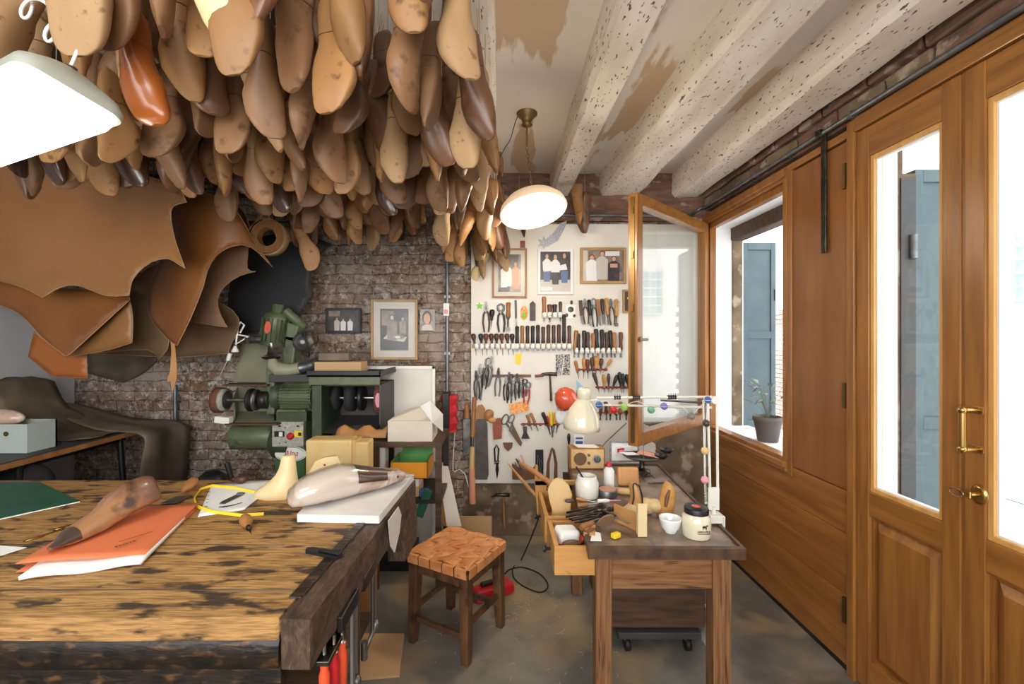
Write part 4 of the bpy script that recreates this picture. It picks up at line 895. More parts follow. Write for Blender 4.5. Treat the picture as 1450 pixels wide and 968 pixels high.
# whiteboard standing behind the rack
a, b = P(516, 690, 3.1), P(616, 518, 3.1)
t = thing('whiteboard', 'framed white panel standing against the brick wall behind the carton', 'panel', ((a.x+b.x)/2, 3.12, a.z))
B('white_board').bb((a.x, 3.11, .0), (b.x, 3.13, b.z)).build('board', t); m = B('white'); 
w_ = .022; m.bb((a.x, 3.10, .0), (a.x+w_, 3.135, b.z)); m.bb((b.x-w_, 3.10, .0), (b.x, 3.135, b.z)); m.bb((a.x, 3.10, b.z-w_), (b.x, 3.135, b.z)); m.build('frame', t, bevel=.002)
# plank leaning at the wall right of the rack
p0, p1 = P(626, 655, 3.0), P(642, 745, 2.75)
t = thing('leaning_plank', 'rough white-faced plank leaning between the rack and the brick wall', 'plank', (p1.x, p1.y, p1.z))
m = B('plaster'); dv = (p0-p1); m.T = Matrix.Identity(4); m.raw([p1+Vector((-.04, 0, 0)), p1+Vector((.05, 0, 0)), p0+Vector((.035, 0, 0)), p0+Vector((-.03, 0, 0))], [(0,1,2,3)]); m.build('face', t, solid=.012)
m = B('wood_mid'); m.raw([p1+Vector((-.085, .02, 0)), p1+Vector((-.04, 0, 0)), p0+Vector((-.03, 0, 0)), p0+Vector((-.05, .02, 0))], [(0,1,2,3)]); m.build('edge', t, solid=.012)
p = P(675, 741, 3.05); tag(B('cardboard').box((p.x-.02, 3.1, .112), (.24, .02, .22), (-.1, 0, 0)).build('cardboard_sheet', loc=(p.x, 3.08, .0)), 'piece of brown cardboard standing against the wall behind the stool', 'cardboard')
tag(B('cardboard').prism([(-.66, 1.9), (-.42, 1.93), (-.455, 2.2), (-.66, 2.2)], .001, .012, 'z').build('floor_board', loc=(-.55, 2.05, 0), bevel=.002), 'flat brown board lying on the floor beside the bench leg', 'board')
m = M['cardboard']

# ================================================================ WALL FITTINGS ON THE BRICK
px = P(633, 0, 3.27).x
m = B('galv'); m.tube([(px, 3.285, P(0, 322, 3.28).z), (px, 3.285, P(0, 560, 3.28).z)], .013, 12); 
for y_ in (345, 420, 500): zz = P(0, y_, 3.28).z; m.box((px, 3.29, zz), (.045, .03, .02))
tag(m.build('wall_conduit', loc=(px, 3.29, 1)), 'vertical grey steel conduit on the brick wall left of the tool board', 'pipe')
a, b = P(620, 324, 3.27), P(643, 296, 3.27); t = thing('junction_box', 'square dark grey junction box at the top of the vertical conduit', 'junction box', (px, 3.33, a.z))
B('dark_grey').bb((a.x, 3.25, a.z), (b.x, 3.30, b.z)).build('body', t, bevel=.004); m = B('dark_grey'); m.bb((a.x+.006, 3.246, a.z+.006), (b.x-.006, 3.252, b.z-.006)); m.build('lid', t, bevel=.002)
p = P(632, 438, 3.26); t = thing('warning_tag', 'small white and pink sticker wrapped on the conduit', 'sticker', p); B('white').bb((p.x-.022, 3.262, p.z-.045), (p.x+.02, 3.268, p.z+.045)).build('sheet', t)
B('pink').bb((p.x-.016, 3.26, p.z-.03), (p.x+.012, 3.2625, p.z+.0)).build('print', t)
# red and black folded holder with pipe below
t = thing('red_bellows', 'red and black leather bellows hanging on the brick wall below the conduit', 'bellows', (px, 3.25, P(0, 612, 3.25).z))
m = B('red'); xs = P(624, 0, 3.2).x, P(646, 0, 3.2).x; zt2, zb2 = P(0, 560, 3.2).z, P(0, 612, 3.2).z
for s_, x_ in ((1, xs[0]), (-1, xs[1])):
    r_ = []
    for i in range(13):
        z = zt2+(zb2-zt2)*i/12; off = .008*math.sin(i*1.6)
        r_.append([Vector((x_-s_*off, 3.22, z)), Vector((x_+s_*.05, 3.19, z)), Vector((x_+s_*.05, 3.30, z)), Vector((x_-s_*off, 3.30, z))])
    m.loft(r_, smooth=False)
m.build('red_folds', t); B('black').bb((px-.026, 3.175, zb2+.01), (px+.026, 3.30, zt2+.02)).build('black_core', t, bevel=.005)
tag(B('white').tube([P(644, 612, 3.25), P(642, 640, 3.27), P(641, 665, 3.27), P(644, 668, 3.28), P(650, 664, 3.28), P(658, 670, 3.28), P(664, 690, 3.28)], .004, 7).build('white_cable', loc=P(644, 640, 3.27)), 'thin white cable hanging below the red bellows', 'cable')
tag(B('galv').tube([P(628, 618, 3.28), P(628, 660, 3.28)], .012, 10).build('pipe_stub', loc=P(628, 640, 3.28)), 'short dark pipe below the red bellows', 'pipe')
# left conduit with socket
p0, p1 = P(248, 545, 3.28), P(249, 655, 3.28)
t = thing('socket_conduit', 'grey conduit ending in a wall socket on the brick left of the machine', 'pipe', (p0.x, 3.3, p1.z)); B('galv').tube([p0, p1], .014, 10).build('pipe', t)
m = B('panel_grey'); q = P(252, 667, 3.28); m.box((q.x, 3.27, q.z), (.08, .06, .10)); m.build('socket', t, bevel=.006); B('cord').tube([P(243, 620, 3.26), P(241, 655, 3.26), P(236, 668, 3.2)], .004, 6).build('cable', t)

# framed pictures
def framed(name, d, x0, y0, x1, y1, fk, fw, mk, mw, label, paint, base='photo_mid', dep=.022, kind='framed photograph'):
    a, b = P(x0, y1, d), P(x1, y0, d); t = thing(name, label, kind, ((a.x+b.x)/2, d, a.z))
    m = B(fk); ya, yb = d-dep, d
    m.bb((a.x, ya, a.z), (a.x+fw, yb, b.z)); m.bb((b.x-fw, ya, a.z), (b.x, yb, b.z)); m.bb((a.x+fw, ya, a.z), (b.x-fw, yb, a.z+fw)); m.bb((a.x+fw, ya, b.z-fw), (b.x-fw, yb, b.z)); m.build('frame', t, bevel=.002)
    ix0, ix1, iz0, iz1 = a.x+fw, b.x-fw, a.z+fw, b.z-fw
    if mk: B(mk).bb((ix0, yb-.012, iz0), (ix1, yb-.008, iz1)).build('mount', t); ix0 += mw; ix1 -= mw; iz0 += mw; iz1 -= mw
    m = B(base); m.bb((ix0, yb-.015, iz0), (ix1, yb-.0125, iz1)); W_, H_ = ix1-ix0, iz1-iz0; y_ = yb-.0155
    for q in paint:
        m.m(q[0])
        if q[1] == 'r': m.raw([(ix0+q[2]*W_, y_, iz0+q[3]*H_), (ix0+q[4]*W_, y_, iz0+q[3]*H_), (ix0+q[4]*W_, y_, iz0+q[5]*H_), (ix0+q[2]*W_, y_, iz0+q[5]*H_)], [(0,1,2,3)])
        elif q[1] == 'e': n = 14; m.raw([(ix0+q[2]*W_+q[4]*W_*math.cos(2*PI*i/n), y_, iz0+q[3]*H_+q[5]*H_*math.sin(2*PI*i/n)) for i in range(n)], [tuple(range(n))])
        elif q[1] == 'p': m.raw([(ix0+u*W_, y_, iz0+v*H_) for u, v in q[2]], [tuple(range(len(q[2])))])
        y_ -= .0002
    m.build('photograph', t)
    B('picture_glass').bb((a.x+fw, yb-.02, a.z+fw), (b.x-fw, yb-.0185, b.z-fw)).build('pane', t)
    return t
def person(cx, base, h, body, skin='photo_skin', hair='photo_hair', w=.16, legs=None):
    o = []
    if legs: o.append((legs, 'p', [(cx-w*.42, base), (cx+w*.42, base), (cx+w*.5, base+h*.45), (cx-w*.5, base+h*.45)]))
    b0 = base+(h*.4 if legs else 0)
    o.append((body, 'p', [(cx-w*.55, b0), (cx+w*.55, b0), (cx+w*.62, base+h*.7), (cx+w*.2, base+h*.82), (cx-w*.2, base+h*.82), (cx-w*.62, base+h*.7)]))
    o.append((hair, 'e', cx, base+h*.92, w*.27, h*.10)); o.append((skin, 'e', cx, base+h*.90, w*.21, h*.085)); return o
framed('framed_photo', 3.30, 462, 436, 512, 472, 'black', .014, None, 0, 'small black-framed dark group photo on the brick wall', person(.3, .05, .6, 'photo_pale', w=.14)+person(.5, .05, .55, 'photo_white', w=.14)+person(.72, .05, .55, 'photo_white', w=.14)+[('photo_mid', 'r', .05, .7, .4, .95)], 'photo_dark')
framed('framed_photo', 3.29, 526, 424, 592, 509, 'gold_frame', .018, 'photo_pale', .05, 'large gold-framed black and white workshop photo on the brick wall', [('photo_mid', 'r', .05, .6, .5, .95), ('photo_pale', 'p', [(.1, .28), (.85, .2), (.95, .32), (.3, .42)]), ('photo_mid', 'e', .7, .33, .18, .06)]+person(.42, .25, .6, 'photo_mid', 'photo_pale', w=.3)+person(.8, .4, .4, 'photo_mid', 'photo_pale', w=.2)+[('photo_white', 'e', .62, .32, .1, .03)], 'photo_dark')
framed('portrait_print', 3.30, 595, 438, 616, 468, 'photo_white', .003, None, 0, 'small unframed portrait print beside the gold-framed photo', [('photo_hair', 'e', .48, .60, .34, .36), ('photo_skin', 'e', .48, .56, .24, .28), ('photo_pale', 'p', [(.1, 0), (.9, 0), (.8, .22), (.6, .3), (.36, .3), (.15, .2)]), ('photo_skin', 'p', [(.38, .25), (.6, .25), (.56, .4), (.42, .4)]), ('photo_hair', 'e', .39, .6, .03, .012), ('photo_hair', 'e', .57, .6, .03, .012), ('photo_pink', 'e', .48, .42, .07, .015)], 'photo_mid', .01, 'portrait')
# switch cable in front of left table: lamp etc
# ================================================================ HIDES ON THE LEFT
def hide(name, k, outline, depth, label, bulge=None, k_edge='last_pale', seed=0, cuts=4, wob=.03, parent=None):
    """outline in photo pixels; depth(u, v) gives how far each point is into the room"""
    import bmesh
    def den(o):
        r = []; n = len(o)
        for i in range(n):   # Catmull-Rom rounding between the listed corners
            p0, p1, p2, p3 = [Vector(o[(i+j-1) % n][:2]) for j in range(4)]
            s0 = 0 if len(o[i]) > 2 else 1; s1 = 0 if len(o[(i+1) % n]) > 2 else 1
            m1 = (p2-p0)*.5*s0+(p2-p1)*(1-s0); m2 = (p3-p1)*.5*s1+(p2-p1)*(1-s1); st = max(2, int((p2-p1).length/9))
            for j in range(st):
                t = j/st; r.append(p1*(2*t**3-3*t*t+1)+m1*(t**3-2*t*t+t)+p2*(-2*t**3+3*t*t)+m2*(t**3-t*t))
        return r
    o = den(outline); x0 = min(p.x for p in o); x1 = max(p.x for p in o); y0 = min(p.y for p in o); y1 = max(p.y for p in o)
    bm = bmesh.new(); vs = [bm.verts.new((p.x, p.y, 0)) for p in o]; es = [bm.edges.new((vs[i], vs[(i+1) % len(vs)])) for i in range(len(vs))]
    bmesh.ops.triangle_fill(bm, edges=es, use_beauty=True)
    for it in range(6):
        lg = [e for e in bm.edges if e.calc_length() > 14 and not e.is_boundary]
        if not lg: break
        bmesh.ops.subdivide_edges(bm, edges=lg, cuts=1); bmesh.ops.triangulate(bm, faces=bm.faces)
    inn = [v for v in bm.verts if not v.is_boundary]
    for _ in range(6): bmesh.ops.smooth_vert(bm, verts=inn, factor=.5, use_axis_x=True, use_axis_y=True)
    bmesh.ops.beautify_fill(bm, faces=bm.faces, edges=[e for e in bm.edges if not e.is_boundary])
    vv = []
    for v in bm.verts:
        px, py = v.co.x, v.co.y; u = (px-x0)/(x1-x0); w_ = (py-y0)/(y1-y0)
        d = depth(u, w_)+noise.noise(Vector((px*.008, py*.005, seed)))*wob
        vv.append(P(px, py, d))
    bm.verts.ensure_lookup_table(); fs = [[v.index for v in f.verts] for f in bm.faces]; bm.verts.index_update(); fs = [[v.index for v in f.verts] for f in bm.faces]
    bm.free()
    c = sum(vv, Vector())/len(vv); top = max(v.z for v in vv)
    t = thing(name, label, 'leather hide', (c.x, c.y, top))
    B(k).raw(vv, fs, True).build('leather', t, solid=.0035)
    n = len(o); ed = B(k_edge); ring = []
    for p in o:
        u = (p.x-x0)/(x1-x0); w_ = (p.y-y0)/(y1-y0); d = depth(u, w_)+noise.noise(Vector((p.x*.008, p.y*.005, seed)))*wob; ring.append(P(p.x, p.y, d))
    ed.tube(ring+[ring[0]], .0024, 5, cap=False).build('cut_edge', t)
    return t
hide('hide', 'hide_tan', [(-60, 215, 1), (60, 225), (150, 235), (245, 262), (264, 286, 1), (245, 292), (242, 308), (248, 340), (262, 380, 1), (238, 366), (214, 371), (196, 385), (186, 400), (183, 418, 1), (150, 418), (110, 404), (85, 407), (60, 421, 1), (35, 408), (0, 398), (-60, 390, 1)],
     lambda u, v: 2.35-.28*u+.10*math.sin(v*2.6)-.05*v, 'largest smooth tan hide draped at the left, with a scalloped lower edge', seed=1)
hide('hide', 'hide_brown', [(238, 300, 1), (262, 272), (300, 276), (335, 300), (362, 345), (386, 378, 1), (356, 350), (330, 348), (306, 362), (293, 385), (288, 405), (270, 450), (251, 489, 1), (236, 478), (213, 448), (210, 405), (225, 375), (246, 330)],
     lambda u, v: 2.62-.20*math.sin(u*3)+.06*v, 'golden brown hide twisting to a point right of the largest hide', seed=2, wob=.05)
hide('hide', 'hide_flesh', [(300, 340, 1), (352, 348, 1), (350, 380), (362, 384, 1), (340, 390), (318, 405), (308, 425), (312, 445), (322, 463, 1), (300, 460), (255, 450), (250, 430, 1), (285, 370)],
     lambda u, v: 2.78-.06*math.sin(u*3), 'hide showing its pale rough flesh side behind the golden brown hide', seed=3)
hide('hide', 'hide_brown', [(-60, 380, 1), (60, 405), (160, 412), (184, 424, 1), (150, 455), (100, 500), (92, 503, 1), (60, 478), (20, 440), (-60, 415, 1)],
     lambda u, v: 2.52-.10*v, 'brown hide folded under the largest hide at the far left', seed=4)
hide('hide', 'hide_tan', [(182, 415, 1), (188, 450), (187, 485, 1), (150, 496), (92, 506, 1), (120, 480), (160, 445)], lambda u, v: 2.50+.04*u, 'tan triangular hide flap hanging below the scalloped edge', seed=5)
hide('hide', 'hide_orange', [(48, 470, 1), (90, 500), (122, 500, 1), (124, 535, 1), (75, 533, 1), (40, 505, 1)], lambda u, v: 2.60, 'small orange-brown hide hanging lowest at the far left', seed=6)
hide('hide', 'hide_olive', [(182, 400, 1), (225, 380), (240, 478), (225, 510, 1), (210, 495), (130, 500, 1), (180, 480)], lambda u, v: 2.72, 'olive brown hide hanging in shade below the triangular flap', seed=7)
hide('hide', 'hide_olive', [(185, 380, 1), (330, 440), (323, 500, 1), (250, 505), (125, 500, 1), (180, 430)], lambda u, v: 2.9, 'wide dull brown hide hanging rearmost behind the others', seed=8)
hide('hide', 'hide_olive', [(270, 268, 1), (310, 275), (345, 300), (358, 345), (352, 350, 1), (330, 300), (295, 280)], lambda u, v: 2.80, 'narrow olive hide strip arching above the golden brown hide', seed=9)
hide('hide', 'hide_black', [(335, 340, 1), (420, 330), (468, 345, 1), (445, 372), (440, 398), (442, 415, 1), (428, 440), (405, 462), (328, 475, 1), (322, 440)], lambda u, v: 3.12, 'dark grey-black hide hanging behind the belt coil above the machine', k_edge='black', seed=10, wob=.02)
hide('hide', 'hide_dark', [(125, 500, 1), (215, 503), (218, 515), (200, 530), (175, 541, 1), (150, 535), (125, 528, 1)], lambda u, v: 3.3, 'blackish hide hanging just above the bare brick at left', k_edge='black', seed=11)
# narrow leather strip hanging down
q = P(250, 490, 2.66); m = B('leather_tan'); 
m.prism([(q.x-.012, q.z+.08), (q.x+.012, q.z+.08), (q.x+.028, q.z-.10), (q.x+.03, q.z-.18), (q.x+.004, q.z-.27), (q.x-.005, q.z-.20), (q.x-.03, q.z-.205), (q.x-.008, q.z-.14), (q.x-.002, q.z-.02)], 2.62, 2.623)
tag(m.build('leather_strip', loc=q), 'narrow pale leather strip hanging over the grey conduit', 'leather strip')
# pole that carries the hides
m = B('wood_dark'); m.tube([(-3.1, 2.72, 2.16), (-1.2, 2.84, 2.16)], .02, 10); m.tube([(-2.9, 2.45, 2.13), (-1.55, 2.2, 2.13)], .02, 10)
for x, y in ((-2.8, 2.74), (-1.4, 2.83), (-2.7, 2.41), (-1.7, 2.23)): m.tube([(x, y, 2.15), (x, y, 2.62)], .004, 6)
tag(m.build('hanging_pole', loc=(-2.2, 2.5, 2.16)), 'wooden poles under the ceiling carrying the leather hides', 'pole')

# ================================================================ SIDE TABLE AT THE LEFT
tz = .85
tb = thing('side_table', 'wood-edged table with black legs against the left wall', 'table', (-2.75, 2.5, 0))
B('dark_grey').bb((-3.11, 1.95, tz-.006), (-2.37, 3.04, tz)).build('table_top', tb)
B('wood_mid').bb((-3.11, 1.95, tz-.034), (-2.362, 3.05, tz-.006)).build('edge_band', tb, bevel=.002)
for (x, y, dx) in ((-2.44, 2.92, .06), (-2.44, 2.3, .03), (-3.0, 2.92, 0)):
    B('black').tube([(x, y, tz-.04), (x, y, tz-.08), (x+dx, y, 0)], .018, 8).build('leg', tb)
B('black').tube([(-2.44, 2.0, tz-.06), (-2.44, 2.95, tz-.06)], .012, 8).build('rail', tb)
B('wood_mid').bb((-2.50, 2.02, 0), (-2.46, 2.16, tz-.035)).build('side_board', tb)
# dark hide draped over the table end and hanging down
m = B('hide_dark'); rg3 = []
for i in range(25):
    t_ = i/24
    if t_ < .5: x = -2.98+t_/.5*.68; z = tz+.015+.15*(1-t_/.5)**1.4+.02*math.sin(t_*14)*(1-t_)
    else: a = min(1, (t_-.5)/.16)*PI/2; x = -2.30+.10*math.sin(a)-max(0, t_-.66)*.25; z = tz+.015-.06*(1-math.cos(a))-max(0, t_-.66)*1.35
    rg3.append([Vector((x+.02*math.sin(j*.9), 2.82+.46*j/8-.20*(1-t_)*(j/8), z+.008*math.sin(j*1.3+i*.4))) for j in range(9)])
m.loft(rg3, closed=False, cap=False); o = m.build('draped_hide', loc=(-2.5, 3.0, tz), solid=.004); tag(o, 'dark brown hide draped over the rear end of the side table', 'leather hide')
m = B('hide_dark'); rg3 = []
for i in range(15):
    t_ = i/14; z = tz+.012+.34*math.exp(-((t_-.16)/.13)**2)+.12*math.exp(-((t_-.42)/.2)**2)
    rg3.append([Vector((-3.04+.66*t_, 2.56+.38*j/8+.06*t_, z*(1-.0*j)-(.03*abs(j-4)/4)*(1-t_)+.006*math.sin(j*2+i))) for j in range(9)])
m.loft(rg3, closed=False, cap=False); tag(m.build('crumpled_hide', loc=(-2.8, 2.5, tz), solid=.004), 'stiff crumpled dark hide rising to a peak on the side table', 'leather hide')
a, b = P(-20, 641, 2.35), P(41, 600, 2.35)
t = thing('grey_box', 'pale grey-green storage box with a finger hole on the side table', 'box', (a.x, 2.4, tz))
a.z = tz+.002; a.x = -2.80; B('grey_box').bb((a.x, 2.34, a.z), (b.x-.0, 2.35, b.z)).build('front', t, bevel=.001); m = B('grey_box'); m.bb((a.x, 2.35, a.z), (a.x+.01, 2.5, b.z)); m.bb((b.x-.01, 2.35, a.z), (b.x, 2.5, b.z)); m.bb((a.x, 2.49, a.z), (b.x, 2.5, b.z)); m.build('sides', t)
p = P(9, 614, 2.34); B('brass_old').lathe([(.012, 0), (.012, .006)], (p.x, 2.342, p.z), 14, (PI/2, 0, 0)).build('finger_hole', t)
m = B('film_last'); p = P(8, 592, 2.42); m.ell((p.x-.05, 2.42, p.z), (.15, .05, .05), (0, -.02, 0)); tag(m.build('pale_last', loc=p), 'pale pinkish last lying in the grey storage box', 'shoe last')
# black office chair under the table
t = thing('black_chair', 'black padded chair tucked under the side table', 'chair', (-2.55, 2.3, 0))
B('black_fabric').ell((-2.50, 2.35, .68), (.16, .08, .13), (0, 0, .3)).build('backrest', t); B('black_fabric').ell((-2.6, 2.45, .48), (.22, .2, .05)).build('seat', t)
B('steel').tube([(-2.6, 2.45, .45), (-2.6, 2.45, .08)], .025, 10).build('column', t)
m = B('black')
for i in range(5): a = i*2*PI/5; m.tube([(-2.6, 2.45, .10), (-2.6+.26*math.cos(a), 2.45+.26*math.sin(a), .04)], .015, 6); m.ell((-2.6+.26*math.cos(a), 2.45+.26*math.sin(a), .025), .025)
m.build('base', t)
m = B('white'); m.ell((-2.42, 2.75, .10), (.20, .12, .14), (0, .1, .4)); m.ell((-2.5, 2.8, .32), (.13, .10, .16), (0, .4, 0)); tag(m.build('white_bag', loc=(-2.42, 2.75, 0)), 'crumpled white bag on the floor under the side table', 'bag')

# ================================================================ THE FINISHING MACHINE
D = 2.88
mc_ = thing('finishing_machine', 'green shoe finishing machine with brushes, motor and control box against the brick', 'machine', (P(410, 0, D).x, 3.0, 0))
def mb_(k, x0, y0, x1, y1, dn, df, name, bevel=.004):
    a, b = P(x0, y1, dn), P(x1, y0, dn); return B(k).bb((a.x, dn, a.z), (b.x, df, b.z)).build(name, mc_, bevel=bevel)
k_ = D/F
a, b = P(388, 632, 2.80), P(432, 580, 2.80)
B('mach_green').bb((a.x+.005, 2.81, 0), (b.x+.0, 3.15, b.z)).build('column', mc_, bevel=.012)
B('mach_label_green').bb((a.x+.006, 2.80, .05), (b.x-.002, 2.81, a.z-.0)).build('front_plate', mc_, bevel=.003)
cb_ = B('panel_grey').bb((a.x-.0, 2.775, a.z+.005), (b.x, 2.82, P(0, 596, 2.80).z)).build('control_panel', mc_, bevel=.003)
def pz(x, y): q = P(x, y, 2.775); return (q.x, 2.773, q.z)
q = pz(412, 617); B('red').lathe([(.021, 0), (.021, .012), (.012, .016)], q, 20, (PI/2, 0, 0)).build('stop_button', cb_)
q = pz(396, 614); m = B('black'); m.box(q, (.06, .012, .034)); m.m('white').box((q[0]+.012, q[1]-.008, q[2]), (.02, .008, .026)); m.build('rotary_switch', cb_)
q = pz(423, 614); m = B('yellow'); m.box(q, (.048, .010, .038)); m.m('black').box((q[0]+.010, q[1]-.006, q[2]), (.018, .006, .020)); m.build('yellow_switch', cb_)
m = B('black'); 
for (x, y) in ((396, 603), (404, 605), (422, 603), (428, 600), (396, 627), (405, 626), (391, 600)): m.box(pz(x, y), (.014 if y == 603 else .006, .003, .010 if y == 603 else .006))
m.build('screws', cb_)
# the oval badge with its red script
q = P(411, 643, 2.79); bd = B('white').lathe([(.098, 0), (.098, .003)], (q.x, 2.799, q.z), 40, (PI/2, 0, 0), sc2=(1, .48)).build('badge', mc_)
bd['label'] = 'white oval badge with red script'
m = B('dark_grey'); 
for s_ in (1, -1):
    for r_ in (.9,): m.tube([(q.x+.098*r_*math.cos(t)*1, 2.7945, q.z+s_*.047*r_*math.sin(t)) for t in [PI*(.12+.76*i/20) for i in range(21)]], .0012, 4)
m.build('rim_line', bd)
text('Alpa', 'red', .05, (q.x, 2.7945, q.z+.004), (PI/2, 0, 0), bd, shear=.35)
# finned motor on the column
a, b = P(392, 583, 2.80), P(437, 543, 2.80); zc_ = (a.z+b.z)/2; r_ = (b.z-a.z)/2
B('mach_green').lathe([(r_*.93, a.x), (r_*.93, b.x)], (0, 2.90, zc_), 28, (0, PI/2, 0)).build('motor', mc_)
m = B('mach_green')
for i in range(12):
    an = PI*(.62+.76*i/11)  # fins along the shaft on the viewer's side
    cz, cy = math.sin(an+PI/2+0), math.cos(an)
    m.box(((a.x+b.x)/2, 2.90+r_*1.0*math.cos(an), zc_+r_*1.0*math.sin(an)), (b.x-a.x-.01, .022, .006), (-(PI-an)*1.0, 0, 0))
m.build('cooling_fins', mc_)
B('mach_green_dark').lathe([(r_*1.02, 0), (r_*1.05, .03), (r_*.9, .05)], (a.x-.055, 2.90, zc_), 28, (0, PI/2, 0)).build('end_bell', mc_)
mb_('dark_grey', 380, 530, 452, 541, 2.80, 3.0, 'black_bracket')
mb_('mach_green_dark', 392, 583, 434, 598, 2.80, 3.0, 'motor_foot', .006)
# right hood
a, b = P(437, 545, 2.72), P(537, 533, 2.72)
B('mach_green').bb((a.x, 2.72, a.z), (b.x, 2.74, b.z)).build('hood_rail', mc_, bevel=.004)
tr = B('black'); a, b = P(436, 533, 2.72), P(540, 519, 2.72); tr.bb((a.x, 2.70, a.z), (b.x, 3.12, a.z+.012)); tr.bb((a.x, 2.70, a.z), (b.x, 2.712, a.z+.036)); tr.bb((b.x-.01, 2.70, a.z), (b.x, 3.12, a.z+.036)); tr.bb((a.x, 3.11, a.z), (b.x, 3.12, a.z+.036)); tr.build('top_tray', mc_, bevel=.002)
traytop = a.z+.012
hx0, hx1 = P(441, 0, 2.74).x, P(537, 0, 2.74).x; hz1 = P(0, 545, 2.74).z; hz0 = P(0, 614, 2.74).z
m = B('mach_green_dark'); m.bb((hx0, 2.74, hz0-.05), (hx0+.06, 3.10, hz1)); m.build('hood_side', mc_, bevel=.006)
m = B('dark_grey'); m.bb((hx0+.06, 3.08, hz0), (hx1, 3.11, hz1)); m.bb((hx0+.06, 2.78, hz1-.01), (hx1, 3.11, hz1)); m.raw([(hx0+.06, 2.76, hz0), (hx1-.05, 2.76, hz0-.02), (hx1, 3.10, hz0+.06), (hx0+.06, 3.10, hz0+.06)], [(0,1,2,3)]); m.build('hood_back', mc_)
n = 20; ro = []; ri = []
m = B('dark_grey'); m.prism([(2.74, hz1), (3.10, hz1), (3.10, hz0+.05), (2.95, hz0-.03), (2.80, hz0-.02), (2.74, hz0+.06)], hx1, hx1+.008, 'x'); m.build('hood_cheek', mc_)
zc2 = P(0, 566, 2.8).z
B('steel').tube([(hx0+.03, 2.90, zc2), (hx1+.0, 2.90, zc2)], .012, 12).build('brush_shaft', mc_)
for i, (fx_, r_, w_, k) in enumerate(((.10, .075, .03, 'black_fabric'), (.19, .085, .045, 'black_fabric'), (.26, .08, .025, 'wood_black'), (.385, .105, .05, 'abrasive'))):
    m = B(k); rr_ = []
    prof = [(r_*.3, -w_/2-.004), (r_, -w_/2), (r_*1.02, 0), (r_, w_/2), (r_*.3, w_/2+.004)]
    m.lathe(prof, (hx0+fx_, 2.90, zc2), 26, (0, PI/2, 0)); m.build('brush_wheel', mc_)
q = P(526, 566, 2.78); B('pink').lathe([(.028, 0), (.028, .006)], (hx1-.02, 2.79, zc2), 22, (PI/2, 0, 0), sc2=(.6, 1.6)).build('shaft_cap', mc_)
m = B('dark_grey'); a, b = P(487, 617, 2.72), P(528, 606, 2.72); m.raw([(a.x, 2.70, a.z), (b.x, 2.70, a.z+.01), (b.x+.01, 2.80, b.z), (a.x+.02, 2.80, b.z)], [(0,1,2,3)]); m.build('dust_flap', mc_, solid=.01)
B('mach_green_dark').bb((hx0+.1, 2.85, 0), (hx0+.3, 3.1, hz0)).build('pedestal', mc_, bevel=.01)
# left side: column plate, shaft with wheels, shelves, drums
m = B('mach_green'); a, b = P(376, 587, 2.84), P(388, 520, 2.84); m.bb((a.x, 2.84, a.z), (b.x, 3.0, b.z)); m.build('bearing_arm', mc_, bevel=.01)
zc3 = P(0, 566, 2.84).z; x0_, x1_ = P(310, 0, 2.84).x, P(385, 0, 2.84).x
B('steel_dull').tube([(x0_, 2.84, zc3), (x1_, 2.84, zc3)], .012, 12).build('left_shaft', mc_)
def wheel(px, r_, w_, k, kh, nm):
    x = P(px, 0, 2.84).x; m = B(k); m.lathe([(r_*.55, -w_/2), (r_, -w_/2+.004), (r_, w_/2-.004), (r_*.55, w_/2)], (x, 2.84, zc3), 30, (0, PI/2, .0)); o = m.build(nm, mc_)
    m = B(kh); m.lathe([(.01, w_/2+.006), (r_*.25, w_/2+.006), (r_*.6, w_/2+.001), (r_*.75, w_/2+.003), (r_*.78, w_/2)], (x, 2.84, zc3), 30, (0, PI/2, 0)); m.lathe([(r_*.78, -w_/2), (r_*.75, -w_/2-.003), (r_*.3, -w_/2-.006), (.01, -w_/2-.006)], (x, 2.84, zc3), 30, (0, PI/2, 0)); m.build('hub', o)
wheel(311, .080, .045, 'abrasive', 'panel_grey', 'sanding_wheel'); wheel(318, .072, .03, 'panel_grey', 'steel_dull', 'sanding_wheel'); wheel(356, .072, .022, 'black_rubber', 'steel_dull', 'grinding_wheel'); wheel(363, .066, .02, 'steel_dull', 'steel_dull', 'grinding_wheel'); wheel(375, .055, .05, 'wood_black', 'steel_dull', 'grinding_wheel')
m = B('mach_plate'); a, b = P(340, 541, 2.95), P(378, 487, 3.15); m.raw([(P(336,541,2.9)), (P(378,541,2.9)), (P(380,487,3.1)), (P(348,487,3.1))], [(0,1,2,3)]); m.build('deflector_plate', mc_, solid=.01)
m = B('mach_plate'); m.raw([P(332,543,2.9), P(337,543,2.9), P(349,487,3.1), P(344,485,3.12)], [(0,1,2,3)]); m.build('deflector_edge', mc_, solid=.01)
m = B('dark_old'); a, b = P(314, 547, 2.80), P(378, 542, 2.80); m.bb((a.x, 2.80, a.z), (b.x, 3.1, a.z+.012)); m.build('upper_shelf', mc_)
m = B('mach_plate'); m.raw([P(332,600,2.74), P(388,600,2.74), P(388,583,3.05), P(338,583,3.05)], [(0,1,2,3)]); m.build('lower_pan', mc_, solid=.008)
m = B('mach_plate'); m.raw([P(332,598,2.9), P(332,560,3.0), P(336,548,3.08), P(388,548,3.08), P(388,590,3.08), P(338,590,3.08)], [(0,1,2,5),(2,3,4,5)]); m.build('back_guard', mc_, solid=.008)
m = B('dark_old'); a, b = P(318, 602, 2.72), P(392, 599, 2.72); m.bb((a.x, 2.72, a.z), (b.x, 3.05, a.z+.01)); m.build('pan_lip', mc_)
a, b = P(316, 641, 2.78), P(384, 603, 2.78); r_ = (b.z-a.z)/2
